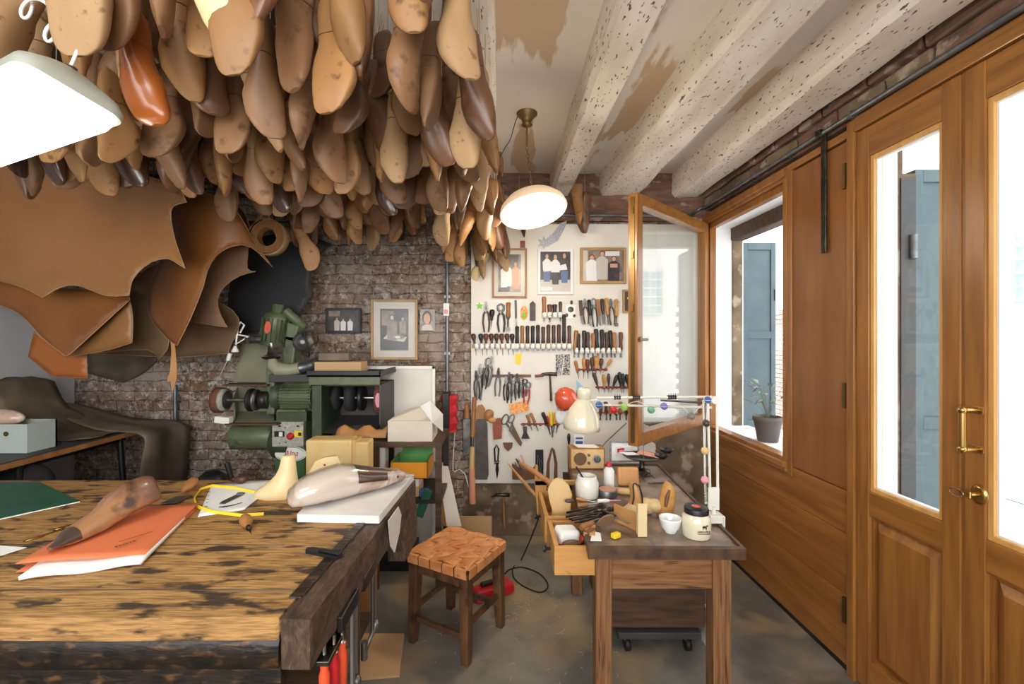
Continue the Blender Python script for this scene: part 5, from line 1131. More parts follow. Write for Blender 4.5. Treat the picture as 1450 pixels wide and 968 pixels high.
B('mach_green').lathe([(r_*.8, 0), (r_, .015), (r_, b.x-a.x-.01), (r_*.9, b.x-a.x)], (a.x, 2.88, (a.z+b.z)/2), 30, (0, PI/2, 0)).build('dust_drum', mc_)
a, b = P(368, 658, 2.74), P(396, 602, 2.74); r_ = (b.z-a.z)/2
B('mach_green_dark').lathe([(r_*.7, 0), (r_, .03), (r_, .13), (r_*.8, .15)], (a.x, 2.90, (a.z+b.z)/2), 30, (0, PI/2, 0)).build('fan_housing', mc_)
tag(B('white').box(P(317, 594, 2.75), (.09, .05, .04), (0, .1, 0)).build('paper_roll', loc=P(317, 594, 2.75), bevel=.004), 'small white paper pad tucked at the left end of the machine', 'paper')
# upper motor
q = P(390, 464, 2.95); um = MB().m('mach_green'); um.T = Matrix.Translation(q) @ Matrix.Rotation(R(8), 4, 'Y')
um.lathe([(.055, -.10), (.073, -.095), (.075, .06), (.068, .085), (.04, .10), (.036, .105), (.036, .15), (.03, .155)], (0, 0, 0), 28); um.build('upper_motor', mc_)
m = B('mach_green_dark'); m.T = um.T
for i in range(18): an = 2*PI*i/18; m.box((.078*math.cos(an), .078*math.sin(an), -.015), (.018, .004, .15), (0, 0, an))
m.build('motor_fins', mc_)
m = B('red_enamel'); m.T = um.T; m.lathe([(.03, 0), (.03, .003)], (-.005, -.088, .0), 20, (PI/2, 0, 0), sc2=(.7, 1.3)); m.build('red_plate', mc_)
m = B('mach_green_dark'); m.T = um.T; m.lathe([(.085, -.115), (.085, -.095)], (0, 0, 0), 28); m.build('motor_flange', mc_)
q2 = P(414, 470, 3.0); m = B('mach_green'); m.box(q2, (.11, .12, .12), (0, .3, 0)); m.box(P(414, 500, 3.0), (.08, .12, .24), (0, .12, 0)); m.build('swing_arm', mc_, bevel=.012)
m = B('steel_dull'); m.lathe([(.062, 0), (.062, .010), (.04, .006), (.035, .014), (.012, .02)], P(429, 484, 2.9), 26, (PI/2, 0, .3)); m.build('pulley', mc_)
m = B('black_rubber'); m.tube([P(430, 470, 2.89), P(436, 488, 2.88), P(438, 505, 2.9), P(428, 500, 2.9), P(424, 484, 2.9), P(430, 470, 2.89)], .006, 6); m.build('belt', mc_)
B('steel').lathe([(.010, .07), (.012, .03), (.022, .02), (.026, -.005), (.045, -.012)], P(384, 501, 2.85), 20).build('spindle', mc_)
B('black').lathe([(.058, 0), (.05, -.010), (.02, -.022)], P(384, 505, 2.85), 26).build('polishing_disc', mc_)
m = B('mach_plate'); m.tube([P(385, 508, 2.83), P(386, 516, 2.83), P(394, 523, 2.83), P(410, 524, 2.83), P(424, 521, 2.84)], [.026, .038, .044, .040, .036], 16); m.build('suction_elbow', mc_)
B('galv').tube([P(412, 523, 2.84), P(425, 521, 2.85), P(438, 518, 2.87), P(450, 512, 2.95)], .034, 16).build('suction_hose', mc_)
B('steel_dull').lathe([(.024, 0), (.026, .03), (.022, .035), (.026, .06), (.014, .07), (.010, .11)], P(372, 480, 2.9), 18, (0, -PI/2, 0)).build('drive_shaft', mc_)
B('mach_green').tube([P(405, 440, 2.95), P(418, 452, 2.95), P(428, 462, 3.0)], .03, 12).build('arm_bracket', mc_)
# brick and carton on the tray
q = P(478, 520, 2.85); z = traytop
tag(B('cardboard').bb((P(446,0,2.85).x, 2.84, z), (P(512,0,2.85).x, 2.98, P(0,512,2.85).z)).build('flat_carton', loc=q, bevel=.003), 'flat brown cardboard box on top of the machine tray', 'box')
tag(B('hide_dark').bb((P(449,0,2.87).x, 2.88, P(0,511.5,2.85).z+.001), (P(493,0,2.87).x, 2.96, P(0,499,2.87).z)).build('pumice_block', loc=(q.x, 2.9, q.z), bevel=.008), 'dark brown abrasive block lying on the flat brown box', 'block')
# brown paper under the hood
m = B('leather_tan'); vs = []
random.seed(3)
p0 = P(510, 620, 2.72); rng = [[Vector((p0.x-.13+.30*i/8, 2.66+.12*j/5, rz+.012+.05*math.sin(PI*j/5)*(1+.4*math.sin(i*1.7)))) for j in range(6)] for i in range(9)]
m.loft(rng, closed=False, cap=False); tag(m.build('brown_paper', loc=p0, solid=.002), 'crumpled brown paper on the rack under the machine hood', 'paper')
# white cable with plug and hook
m = B('white'); m.tube([P(340,471,2.9), P(346,460,2.9), P(341,456,2.9), P(337,462,2.9), P(334,488,2.9)], .006, 8); m.tube([P(328, 472, 2.9), P(350, 476, 2.9)], .005, 8); m.tube([P(352, 476, 2.9), P(336, 486, 2.9)], .004, 8)
m.lathe([(.008, .03), (.012, .015), (.022, 0), (.022, -.01)], P(333, 496, 2.9), 14); m.tube([P(326, 500, 2.9), P(323, 510, 2.9)], .013, 8); m.tube([P(322, 510, 2.9), P(310, 535, 3.0), P(297, 552, 3.2)], .003, 6)
tag(m.build('white_plug_cable', loc=P(340, 460, 2.9)), 'white cable with a hanging plug beside the machine motor', 'cable')
# dark items behind the bench edge
tag(B('black').tube([(P(329, 680, 2.3).x+.03, 2.3, 0), P(329, 680, 2.3), P(321, 655, 2.3)], .013, 6).build('black_lever', loc=P(324, 668, 2.3)), 'black lever poking up behind the workbench', 'lever')
q = P(300, 690, 2.4); tag(B('black').lathe([(.11, 0), (.11, .02), (.02, .03), (.02, q.z-.02), (.07, q.z), (.075, q.z+.05), (.03, q.z+.09), (.01, q.z+.092)], (q.x, q.y, 0), 22).build('black_stool', loc=(q.x, q.y, 0)), 'black round-topped stand just behind the workbench back edge', 'stand')
# ================================================================ TOOL BOARD
BY = 3.285   # its face
K = BY/F
tbd = thing('tool_board', 'white painted tool board covering the back wall behind the desk', 'board', (.45, YB, .39))
a, b = P(667, 684, BY), P(930, 317, BY)
B('white_board').bb((a.x, BY, a.z), (b.x, YB-.02, b.z)).build('board', tbd, bevel=.002)
B('white_board').bb((P(540,0,BY).x*0+b.x-.0, BY+.012, .84), (XR-.02, YB-.02, b.z)).build('side_board', tbd)
m = B('white'); m.tube([P(735, 470, BY), P(737, 560, BY-.002)], .002, 5); m.build('seam', tbd)
NT = 0
def wp(x, y, off=.02): q = P(x, y, BY); return Vector((q.x, BY-off, q.z))
def seg_tool(kind, x0, y0, x1, y1, k, label, group=None, w=None, k2='steel_dull', off=.018, hf=.55):
    """tool whose handle end is photographed at (x0,y0) and tip at (x1,y1)"""
    a = wp(x0, y0, off); b = wp(x1, y1, off); L = (b-a).length; ax = (b-a).normalized()
    nm = {'awl': 'awl', 'chisel': 'chisel', 'knife': 'shoe_knife', 'file': 'file', 'screw': 'screwdriver', 'plier': 'pliers', 'pincer': 'pincers', 'burn': 'burnishing_iron'}[kind]
    t = thing(nm, label, {'awl': 'awl', 'chisel': 'chisel', 'knife': 'knife', 'file': 'file', 'screw': 'screwdriver', 'plier': 'pliers', 'pincer': 'pincers', 'burn': 'burnishing iron'}[kind], a, group)
    X = ax.cross(Vector((0, 1, 0))).normalized(); Y = ax.cross(X)*1.0
    T = Matrix(((X.x, Y.x, ax.x, a.x), (X.y, Y.y, ax.y, a.y), (X.z, Y.z, ax.z, a.z), (0, 0, 0, 1)))
    w = w or .014
    m = B(k); m.T = T; m2 = B(k2); m2.T = T; h = L*hf
    if kind == 'awl':
        m.lathe([(.003, 0), (w*.8, h*.06), (w*1.0, h*.28), (w*.8, h*.6), (w*.45, h*.85), (w*.55, h)], n=12); m2.lathe([(w*.5, h), (w*.45, h+.008), (.0025, h+.012), (.0015, L-.005), (.0003, L)], n=8)
    elif kind in ('chisel', 'screw'):
        m.lathe([(w*.5, 0), (w*.85, h*.04), (w*.9, h*.2), (w*.7, h*.6), (w*.85, h*.9), (w*.6, h)], n=10)
        m2.lathe([(w*.55, h), (w*.5, h+.01), (w*.3, h+.015), (w*.25, L*.9)], n=8); m2.box((0, 0, L*.93), (w*.7, .003, L*.14))
    elif kind == 'knife':
        m.box((0, 0, h/2), (w*1.5, w*.8, h)); m2.prism([(-w*.6, 0), (w*.6, 0), (w*.6, L-h), (-w*.2, L-h-.01), (-w*.6, L-h-.03)], -.001, .001)
        m2.v = [T @ (Matrix.Translation((0, 0, h)) @ (T.inverted() @ v)) for v in m2.v]
    elif kind == 'burn':
        m.lathe([(w*.4, 0), (w*.9, h*.05), (w*.75, h*.5), (w*.95, h*.92), (w*.6, h)], n=10)
        m2.lathe([(w*.6, h), (w*.55, h+.006), (w*.3, h+.01), (w*.28, L-.022)], n=8); m2.box((0, 0, L-.012), (w*1.5, w*.8, .024))
    elif kind == 'file':
        m.lathe([(w*.4, 0), (w*.8, h*.05), (w*.85, h*.7), (w*.5, h)], n=10); m2.box((0, 0, (h+L)/2), (w*1.3, .005, L-h))
    elif kind in ('plier', 'pincer'):
        jl = L*.30   # jaws near (x0,y0), handles toward the tip
        for s_ in (-1, 1):
            m.tube([(s_*.004, s_*.002, jl), (s_*w*.9, s_*.002, jl+L*.12), (s_*w*1.15, 0, L*.7), (s_*w*.75, 0, L)], [w*.34, w*.36, w*.34, w*.30], 7)
            if kind == 'plier': m2.prism([(s_*.001, 0), (s_*w*.35, 0), (s_*w*.75, jl*.7), (s_*w*.3, jl+.01), (-s_*w*.3, jl+.01)], -.005, .005)
            else: m2.tube([(s_*.001, 0, 0), (s_*w*1.0, 0, jl*.25), (s_*w*.9, 0, jl*.7), (-s_*w*.2, 0, jl+.008)], [w*.2, w*.38, w*.4, w*.4], 7)
        m2.lathe([(w*.5, -.008), (w*.5, .008)], (0, 0, jl), 10, (PI/2, 0, 0))
    m.build('handle', t); m2.build('head' if kind in ('plier', 'pincer') else 'blade', t)
    return t
def rack(name, x0, x1, y, n, label, kk='white', w=.027, h=.040, back='leather_tan', xs=None):
    t = thing(name, label, 'tool rack', wp((x0+x1)/2, y, 0)); a, b = wp(x0, y), wp(x1, y)
    B(back if back else kk).bb((a.x, BY-.004, a.z-h*.35), (b.x, BY-.0005, a.z+h*.35)).build('strip', t)
    for x in (xs or [x0+(x1-x0)*(i+.5)/n for i in range(n)]):
        q = wp(x, y); B(kk).lathe([(w*.55, -h/2), (w*.6, 0), (w*.55, h/2)], (q.x, BY-.018, q.z), 12, cap=False).build('loop', t, solid=.0015)
    return t
random.seed(8)
woods = ['wood_mid', 'wood_dark', 'wood_black', 'wood_dark', 'wood_mid', 'wood_red', 'wood_dark']
WN = {'wood_mid': 'brown', 'wood_dark': 'dark brown', 'wood_black': 'black', 'wood_red': 'reddish', 'drawer_wood': 'pale yellowish', 'pale_wood': 'pale', 'yellow': 'yellow', 'leather_tan': 'tan', 'red': 'red'}
# row B: long white rack
rack('tool_rack', 668, 808, 490, 19, 'long rack of white loops holding awls and handled tools', xs=[675+7.4*i for i in range(8)]+[732+7.35*i for i in range(11)])
for i in range(8): seg_tool('awl', 673+7.4*i-(3 if i == 0 else 0), 472, 675.5+7.4*i+random.uniform(-1, 1), 503, ['wood_dark', 'wood_black', 'wood_red', 'wood_dark', 'wood_dark', 'wood_red', 'wood_dark', 'wood_black'][i], '%s round-headed awl, %s from left in the long white rack' % (WN[['wood_dark', 'wood_black', 'wood_red', 'wood_dark', 'wood_dark', 'wood_red', 'wood_dark', 'wood_black'][i]], ORD[i]), 'round-headed awls', w=.018, hf=.42)
for i in range(11):
    k = ['wood_black', 'wood_mid', 'wood_dark', 'wood_black', 'wood_black', 'wood_dark', 'wood_dark', 'wood_dark', 'wood_dark', 'wood_black', 'wood_dark'][i]
    seg_tool('burn', 732+7.35*i+(0 if i != 9 else 0), 461-(15 if i == 9 else 0)+random.uniform(-2, 2), 732+7.35*i, 496, k, '%s straight tool handle, %s from left after the awls in the long rack' % (WN[k], ORD[i]), 'straight-handled tools in the long rack', w=.016, hf=.8)
rack('tool_rack', 812, 879, 496, 9, 'shorter rack of white loops at the right of the long one')
for i in range(11):
    k = ['wood_mid', 'wood_black', 'wood_black', 'wood_dark', 'wood_mid', 'wood_black', 'wood_black', 'wood_dark', 'wood_black', 'wood_mid', 'wood_red'][i]; x = 812+6.4*i
    seg_tool('chisel', x+random.uniform(-2, 4), 468+random.uniform(-3, 4), x+random.uniform(0, 2), 506, k, '%s chisel handle, %s from left in the shorter white rack' % (WN[k], ORD[i]), 'chisels in the shorter rack', w=.018, hf=.72)
# row A, magnet-hung tools
lab = ['leftmost dark pliers in the upper left group', 'small black-knobbed tool beside the leftmost pliers', 'black-handled pliers, third in the upper left group', 'brown-handled tool, fourth in the upper left group', 'slim dark tool, fifth in the upper left group']
for i, (kd, x, y0, y1, k, w) in enumerate((('plier', 688, 427, 470, 'wood_dark', .02), ('awl', 697, 438, 463, 'wood_black', .02), ('pincer', 709, 430, 470, 'wood_black', .022), ('burn', 720, 428, 468, 'wood_mid', .02), ('knife', 730, 425, 472, 'wood_black', .010))):
    seg_tool(kd, x, y0, x+(-1 if i % 2 else 1), y1, k, lab[i], w=w)
t = thing('painted_egg', 'small pink and green painted oval ornament on the tool board', 'ornament', wp(742, 443)); m = B('cardpat'); m.ell(wp(742, 443, .006), (.026, .005, .052)); m.build('body', t); B('lime').ell(wp(742, 446, .010), (.012, .003, .026)).build('pattern', t)
tag(B('strop').prism([(wp(750, 0).x, wp(0, 454).z), (wp(758, 0).x, wp(0, 454).z), (wp(758, 0).x, wp(0, 430).z), (wp(754, 0).x, wp(0, 426).z), (wp(750, 0).x, wp(0, 430).z)], BY-.02, BY-.002).build('whetstone', loc=wp(754, 440), bevel=.003), 'grey pointed whetstone hung on the tool board', 'whetstone')
rack('tool_rack', 767, 796, 446, 4, 'short rack of four white loops below the pale middle frame')
for i, (x, y0, y1, k, w) in enumerate(((770, 420, 455, 'wood_mid', .018), (778, 431, 456, 'wood_red', .020), (785, 431, 449, 'wood_black', .019), (793, 427, 455, 'wood_dark', .014))): seg_tool('chisel', x, y0, x, y1, k, '%s handled tool, %s from left in the four-loop rack' % (WN[k], ORD[i]), 'tools in the four-loop rack', w=w, hf=.7)
m = B('paper'); m.box(wp(808, 441, .004), (.07, .002, .10)); m.m('toe_dark').ell(wp(808, 438, .007), (.022, .003, .02)); m.ell(wp(802, 446, .007), (.012, .003, .014)); m.ell(wp(813, 447, .007), (.010, .003, .012)); m.ell(wp(809, 428, .01), (.010, .008, .014))
tag(m.build('cow_picture', loc=wp(808, 441, 0)), 'small black and white spotted picture left of the knife cluster', 'picture')
for i in range(9):
    x = 821+6.1*i; k = ['wood_dark', 'wood_dark', 'wood_black', 'wood_black', 'wood_mid', 'wood_dark', 'drawer_wood', 'wood_dark', 'drawer_wood'][i]
    seg_tool(['knife', 'plier', 'file', 'pincer', 'knife', 'file', 'chisel', 'plier', 'burn'][i], x+(2 if i == 8 else 0), 423+random.uniform(-1, 3), x+(3 if i < 8 else 2), 460+random.uniform(-2, 3), k, '%s tool, %s from left in the cluster below the wooden landscape frame' % (WN[k], ORD[i]), 'tools below the landscape frame', w=.016, hf=.62)
# rows C and D: brown racks on the right
rack('tool_rack', 815, 860, 523, 6, 'upper brown leather rack of small awls at the right', 'leather_red', .016, .018, 'leather_red')
for i in range(7):
    x0, y0, x1, y1, w = [(814, 510, 819, 536, .014), (826, 506, 826, 535, .015), (831, 508, 832, 536, .015), (838, 505, 838, 534, .018), (844, 503, 843, 532, .024), (851, 507, 849, 530, .016), (865, 508, 852, 528, .014)][i]; k = ['wood_mid', 'drawer_wood', 'wood_red', 'wood_dark', 'drawer_wood', 'wood_dark', 'drawer_wood'][i]
    seg_tool('awl', x0, y0, x1, y1, k, '%s awl, %s from left in the upper brown rack' % (WN[k], ORD[i]), 'awls in the upper brown rack', w=w, hf=.62)
rack('tool_rack', 843, 902, 548, 9, 'middle brown leather rack of awls above the desk lamp arm', 'leather_red', .016, .018, 'leather_red')
for i in range(9):
    x0, y0, x1, w = [(840, 527, 848, .014), (854, 529, 855, .015), (861, 528, 861, .012), (873, 530, 864, .014), (876, 526, 879, .016), (881, 528, 882, .015), (886, 529, 890, .014), (896, 522, 896, .018), (902, 530, 899, .014)][i]; k = ['wood_dark', 'drawer_wood', 'wood_dark', 'wood_black', 'wood_black', 'wood_black', 'wood_black', 'leather_tan', 'wood_red'][i]
    seg_tool('awl', x0, y0, x1, 556, k, '%s awl, %s from left in the middle brown rack' % (WN[k], ORD[i]), 'awls in the middle brown rack', w=w, hf=.72)
rack('tool_rack', 846, 902, 584, 8, 'lowest brown rack behind the hanging pompoms', 'leather_red', .016, .018, 'drawer_wood')
for i in range(8):
    x = 850+7*i; k = ['wood_red', 'wood_dark', 'wood_mid', 'drawer_wood', 'wood_mid', 'wood_black', 'drawer_wood', 'wood_dark'][i]
    seg_tool('chisel', x, 572-(4 if i % 3 == 1 else 0), x+(1 if i % 2 else -1), 594, k, '%s short tool, %s from left in the lowest brown rack' % (WN[k], ORD[i]), 'short tools in the lowest rack', w=.016, hf=.6)
# pliers cluster
pl = [(674, 524, 676, 564), (680, 515, 678, 566), (685, 520, 686, 548), (692, 506, 685, 550), (706, 520, 704, 560), (716, 532, 717, 566), (721, 526, 721, 570), (727, 530, 727, 566), (732, 528, 732, 563), (738, 534, 737, 562), (743, 536, 742, 560), (748, 540, 744, 570)]
rack('tool_rack', 697, 752, 532, 1, 'brown leather strap from which the pliers hang', 'leather_brown', .02, .03, 'leather_brown')
for i, (x0, y0, x1, y1) in enumerate(pl):
    seg_tool('pincer' if i in (3, 7, 9, 10, 11) else 'plier', x0, y0, x1, y1, 'red' if i == 11 else ['iron', 'steel_dull', 'wood_black'][i % 3], ('red-handled pliers, last' if i == 11 else '%s metal pliers, %s from left' % (['dark iron', 'grey steel', 'black-handled'][i % 3], ORD[i]))+' in the pliers row', 'pliers row', w=.017, k2=['iron', 'steel_dull'][i % 2], off=.02+.004*(i % 3))
# punch pliers over the row
seg_tool('plier', 697, 504, 688, 546, 'steel_dull', 'revolving punch pliers with splayed jaws above the pliers row', w=.022, off=.034)
# hammer
def hammer(x, y, y1, label, k='wood_dark', flip=1):
    a = wp(x, y); t = thing('hammer', label, 'hammer', a); B(k).tube([a+Vector((0, 0, .01)), wp(x+2, y1)], [.007, .009], 10).build('handle', t)
    m = B('iron'); m.tube([a+Vector((-.085*flip, 0, -.01)), a+Vector((-.05*flip, 0, .004)), a+Vector((0, 0, .006)), a+Vector((.045*flip, 0, .004)), a+Vector((.05*flip, 0, .004))], [.004, .010, .013, .013, .017], 12); m.build('head', t); return t
hammer(778, 530, 567, 'cobbler hammer with a thin peen hanging below the speckled print')
tag(B('leather_red').tube([wp(757, 532), wp(769, 531)], .010, 8).build('leather_holder', loc=wp(763, 532)), 'red-brown leather holder beside the hanging hammer', 'holder')
hammer(712, 700, 745, 'dark hammer hanging below the tool board beside the stool', 'wood_mid')
B('photo_speck').box(wp(797, 516, .003), (.105, .002, .15)).build('x', None); o = bpy.context.scene.collection.objects[-1] if False else None
sp_ = [o_ for o_ in bpy.data.objects if o_.name == 'x'][0]; sp_.name = 'speckled_print'; tag(sp_, 'black and white speckled print pinned in the centre of the tool board', 'print')
tag(B('white').box(wp(797, 516, .006), (.004, .002, .16), (0, .12, 0)).build('white_strip', loc=wp(797, 516, 0)), 'thin white strip crossing the speckled print', 'strip')
m = B('yellow'); m.prism([(wp(730, 0).x, wp(0, 500).z), (wp(739, 0).x, wp(0, 500).z), (wp(737, 0).x, wp(0, 517).z), (wp(729, 0).x, wp(0, 514).z)], BY-.003, BY-.001); tag(m.build('yellow_note', loc=wp(735, 508, 0)), 'yellow paper note on the tool board above the pliers', 'note')
q = wp(735, 576, .02); tag(B('cardpat').box(q, (.135, .003, .075), (0, -.22, 0)).build('orange_postcard', loc=q), 'orange patterned postcard tucked under the pliers row', 'postcard')
tag(B('sky_card').prism([(wp(816, 0).x, wp(0, 537).z), (wp(835, 0).x, wp(0, 556).z), (wp(817, 0).x, wp(0, 560).z)], BY-.003, BY-.001).build('blue_pennant', loc=wp(820, 550, 0)), 'pale blue triangular card behind the desk lamp', 'card')
def star(mb, c, r, y, n=5, r2=.42, rot=PI/2): mb.prism([(c.x+r*(1 if i % 2 == 0 else r2)*math.cos(rot+PI*i/n), c.z+r*(1 if i % 2 == 0 else r2)*math.sin(rot+PI*i/n)) for i in range(2*n)], y-.004, y)
m = B('lime'); star(m, wp(679, 433), .03, BY-.001); tag(m.build('green_star', loc=wp(679, 433, 0)), 'bright green star stuck at the left of the tool board', 'star')
# silver comet
m = B('silver'); star(m, wp(770, 344), .05, BY-.004, 6, .45)
m.prism([(wp(773, 0).x, wp(0, 350).z), (wp(790, 0).x, wp(0, 341).z), (wp(800, 0).x, wp(0, 322).z), (wp(803, 0).x, wp(0, 312).z), (wp(794, 0).x, wp(0, 316).z), (wp(783, 0).x, wp(0, 330).z), (wp(772, 0).x, wp(0, 340).z)], BY-.006, BY-.002)
tag(m.build('comet_ornament', loc=wp(785, 335, 0)), 'silver glitter comet ornament on the tool board above the frames', 'ornament')
tag(B('leather_red').box(wp(740, 346, .008), (.035, .014, .05)).build('wood_block', loc=wp(740, 346, 0), bevel=.002), 'small brown wooden block fixed over the first photo frame', 'block')
# frames
framed('framed_photo', BY-.001, 697, 352, 746, 422, 'wood_mid', .014, 'photo_pale', .03, 'brown-framed photo of aproned workers, leftmost on the tool board', [('photo_dark', 'r', .1, .55, .9, 1), ('photo_dark', 'r', .0, .0, .5, .14), ('photo_mid', 'r', .0, .14, 1, .2)]+person(.25, .12, .65, 'photo_white', w=.24)+person(.47, .15, .62, 'photo_white', w=.22)+person(.76, .08, .72, 'photo_pink', w=.28))
framed('framed_photo', BY-.001, 761, 353, 811, 417, 'photo_white', .020, None, 0, 'white-framed photo of three people in white aprons, middle of the tool board', [('photo_pale', 'r', 0, 0, 1, .3), ('photo_white', 'r', .02, .03, .4, .12)]+person(.22, .25, .7, 'photo_white', w=.24, legs='photo_blue')+person(.5, .18, .76, 'photo_white', w=.26, legs='photo_dark')+person(.8, .22, .75, 'photo_dark', w=.24, legs='photo_blue')+[('photo_white', 'p', [(.1, .5), (.9, .55), (.85, .7), (.5, .62), (.15, .66)])], 'photo_dark')
framed('framed_photo', BY-.001, 821, 351, 886, 402, 'gold_frame', .020, None, 0, 'light wood framed photo of three sitting people, rightmost large frame', [('photo_pale', 'r', 0, 0, .12, 1), ('photo_white', 'r', .55, .82, .9, .97)]+person(.22, .0, .85, 'photo_white', w=.24)+person(.47, .05, .92, 'photo_pale', w=.24)+person(.76, .0, .8, 'photo_dark', w=.24)+[('photo_skin', 'r', .67, .44, .85, .56)], 'photo_mid')
framed('framed_photo', BY-.001, 881, 410, 903, 443, 'gold_frame', .014, None, 0, 'little wood-framed picture beside the open window sash', [('yellow', 'r', .2, .6, .8, .7), ('photo_blue', 'r', .5, .1, .8, .4), ('yellow', 'r', .3, .75, .7, .9)], 'photo_dark', kind='framed picture')
# big strop, rasps, long stick, pouch, shears
q = wp(682, 634, .03); t = thing('strop_paddle', 'large dark rounded strop paddle with a pale wooden grip', 'strop', q)
def wpoly(k, pts, off, th): m = B(k); m.prism([(P(x, y, BY).x, P(x, y, BY).z) for x, y in pts], BY-off-th, BY-off); return m
wpoly('strop', [(673, 598), (676, 592), (687, 592), (690, 600), (692, 670), (690, 677), (674, 677), (672, 670)], .006, .022).build('blade', t, bevel=.005)
wpoly('wood_mid', [(675, 593), (674, 580), (677, 573), (683, 572), (687, 578), (686, 593)], .008, .018).build('grip', t, bevel=.006)
t = thing('rasp', 'old grey-handled rasp hanging on the brick left of the board', 'rasp', P(660, 610, 3.28)); B('wood_mid').tube([P(661, 572, 3.28), P(661, 592, 3.28)], [.018, .02], 10).build('handle', t); B('steel_dull').box(P(661, 618, 3.29), (.055, .012, .26)).build('blade', t, bevel=.003)
BY_ = 3.27
t = thing('long_strop_stick', 'long wooden stick with a mauve padded lower end at the board edge', 'stick', P(670, 560, 3.262)); 
B('wood_mid').tube([P(672, 562, 3.262), P(669, 618, 3.262)], [.016, .018], 10).build('upper_shaft', t); B('steel').tube([P(669, 618, 3.262), P(669, 632, 3.262)], .012, 10).build('ferrule', t); B('pale_wood').tube([P(669, 632, 3.262), P(668, 664, 3.262)], [.018, .02], 12).build('grip', t)
m = B('leather_red'); m.mats = [M['photo_pink']]; m.tube([P(668, 662, 3.262), P(669, 712, 3.262)], [.024, .024], 12); m.build('padded_end', t)
t = thing('hand_rasp', 'round shaggy brush with wooden back on the tool board', 'brush', wp(693, 586)); B('wood_mid').ell(wp(692, 587, .02), (.036, .02, .045), (0, .4, 0)).build('back', t); B('leather_tan').ell(wp(697, 594, .03), (.03, .015, .02)).build('bristles', t)
wpoly('leather_red', [(698, 593), (709, 591), (711, 604), (710, 619), (699, 621), (698, 606)], .005, .03).build('y', None)
o_ = bpy.data.objects['y']; o_.name = 'leather_pouch'; bv = o_.modifiers.new('b', 'BEVEL'); bv.width = .006; tag(o_, 'red-brown leather pouch hanging on the tool board', 'pouch')
t = thing('shears', 'big steel shears in an olive leather sheath', 'shears', wp(722, 600)); m = B('steel_dull')
for c_, rx, rz_ in ((wp(715, 593), .022, .036), (wp(724, 592), .018, .03)): m.tube([c_+Vector((rx*math.cos(i*PI/8)+.010*math.sin(i*PI/8), 0, rz_*math.sin(i*PI/8))) for i in range(17)], .005, 6)
m.tube([wp(717, 599), wp(724, 608)], .008, 6); m.tube([wp(725, 597), wp(724, 608)], .008, 6); m.build('handles', t)
wpoly('hide_olive', [(720, 608), (727, 601), (739, 626), (737, 631), (733, 626)], .012, .014).build('sheath', t, bevel=.003)
tag(wpoly('leather_brown', [(712, 626), (726, 626), (725, 633), (719, 638), (714, 633)], .003, .012).build('leather_half_disc', None), 'small brown half-round leather piece under the shears', 'leather piece')
t = thing('iron_gauge', 'black iron tool with a long loop and a spike', 'gauge', wp(704, 632)); m = B('iron'); m.tube([wp(701, 652), wp(700, 634), wp(703, 629), wp(706, 634), wp(705, 652)], .006, 8); m.tube([wp(700, 653), wp(707, 653)], .012, 8); m.build('loop', t); B('iron').lathe([(.002, -.10), (.012, -.04), (.009, 0)], wp(704, 656), 10).build('spike', t)
rack('tool_rack', 737, 793, 600, 7, 'red-brown leather rack of screwdrivers below the red lamp', 'leather_red', .016, .018, 'leather_red')
for i, (kd, x0, y0, x1, y1, k, w, lb) in enumerate((('screw', 746, 586, 753, 608, 'wood_mid', .013, 'leftmost brown-handled screwdriver in the screwdriver rack'), ('screw', 751, 584, 762, 609, 'wood_mid', .013, 'second brown-handled screwdriver in the screwdriver rack'), ('screw', 768, 583, 779, 614, 'wood_black', .016, 'black-handled screwdriver in the screwdriver rack'), ('awl', 774, 588, 779, 612, 'red', .010, 'small red-handled pick in the screwdriver rack'), ('screw', 779, 582, 782, 618, 'yellow', .015, 'yellow-handled screwdriver left in the rack'), ('screw', 786, 583, 783, 612, 'yellow_card', .014, 'orange-yellow handled screwdriver in the rack'), ('screw', 791, 590, 787, 612, 'wood_black', .011, 'small black screwdriver at the right of the rack'))): seg_tool(kd, x0, y0, x1, y1, k, lb, w=w, k2='steel')
t = thing('axe_head_tool', 'dark flared iron scraper hanging below the screwdriver rack', 'scraper', wp(743, 610)); wpoly('iron', [(740, 603), (746, 603), (746, 612), (750, 620), (738, 620), (741, 612)], .01, .01).build('blade', t, bevel=.002)
# leather pocket with tools, drill case, strap
t = thing('leather_pocket', 'wide brown leather tool pocket at the bottom of the board', 'pocket', wp(742, 665)); wpoly('leather_brown', [(725, 655), (738, 662), (752, 664), (759, 657), (759, 673), (744, 676), (725, 675)], .01, .05).build('pocket', t, bevel=.008)
for i, (x0, y0, x1, y1, k) in enumerate(((737, 642, 745, 662, 'pink'), (733, 648, 742, 664, 'steel'), (730, 647, 738, 662, 'wood_dark'), (729, 652, 734, 664, 'steel'))):
    tag(B(k).tube([wp(x0, y0, .04), wp(x1, y1, .04)], .005, 7).build(['pink_pen', 'steel_rod', 'wood_rod', 'steel_rod'][i], loc=wp(x0, y0, .04)), ['pinkish pen in the leather pocket', 'steel rod leaning left in the leather pocket', 'dark wooden rod in the leather pocket', 'short steel rod at the left of the leather pocket'][i], 'tool')
tag(B('leather_tan').tube([wp(757, 680, .05)+Vector((0, -.35, 0)), wp(742, 668, .05)+Vector((0, -.25, 0)), wp(718, 642, .05)+Vector((0, -.2, 0))], [.012, .012, .004], 10).build('wooden_stick', loc=wp(745, 670, .2)), 'long slim wooden stick slanting above the open drawers', 'stick')
t = thing('drill_case', 'narrow black case of twist drills on the board', 'case', wp(764, 661)); wpoly('black', [(758, 636), (769, 636), (769, 690), (758, 690)], .002, .018).build('case', t, bevel=.003)
m = B('steel')
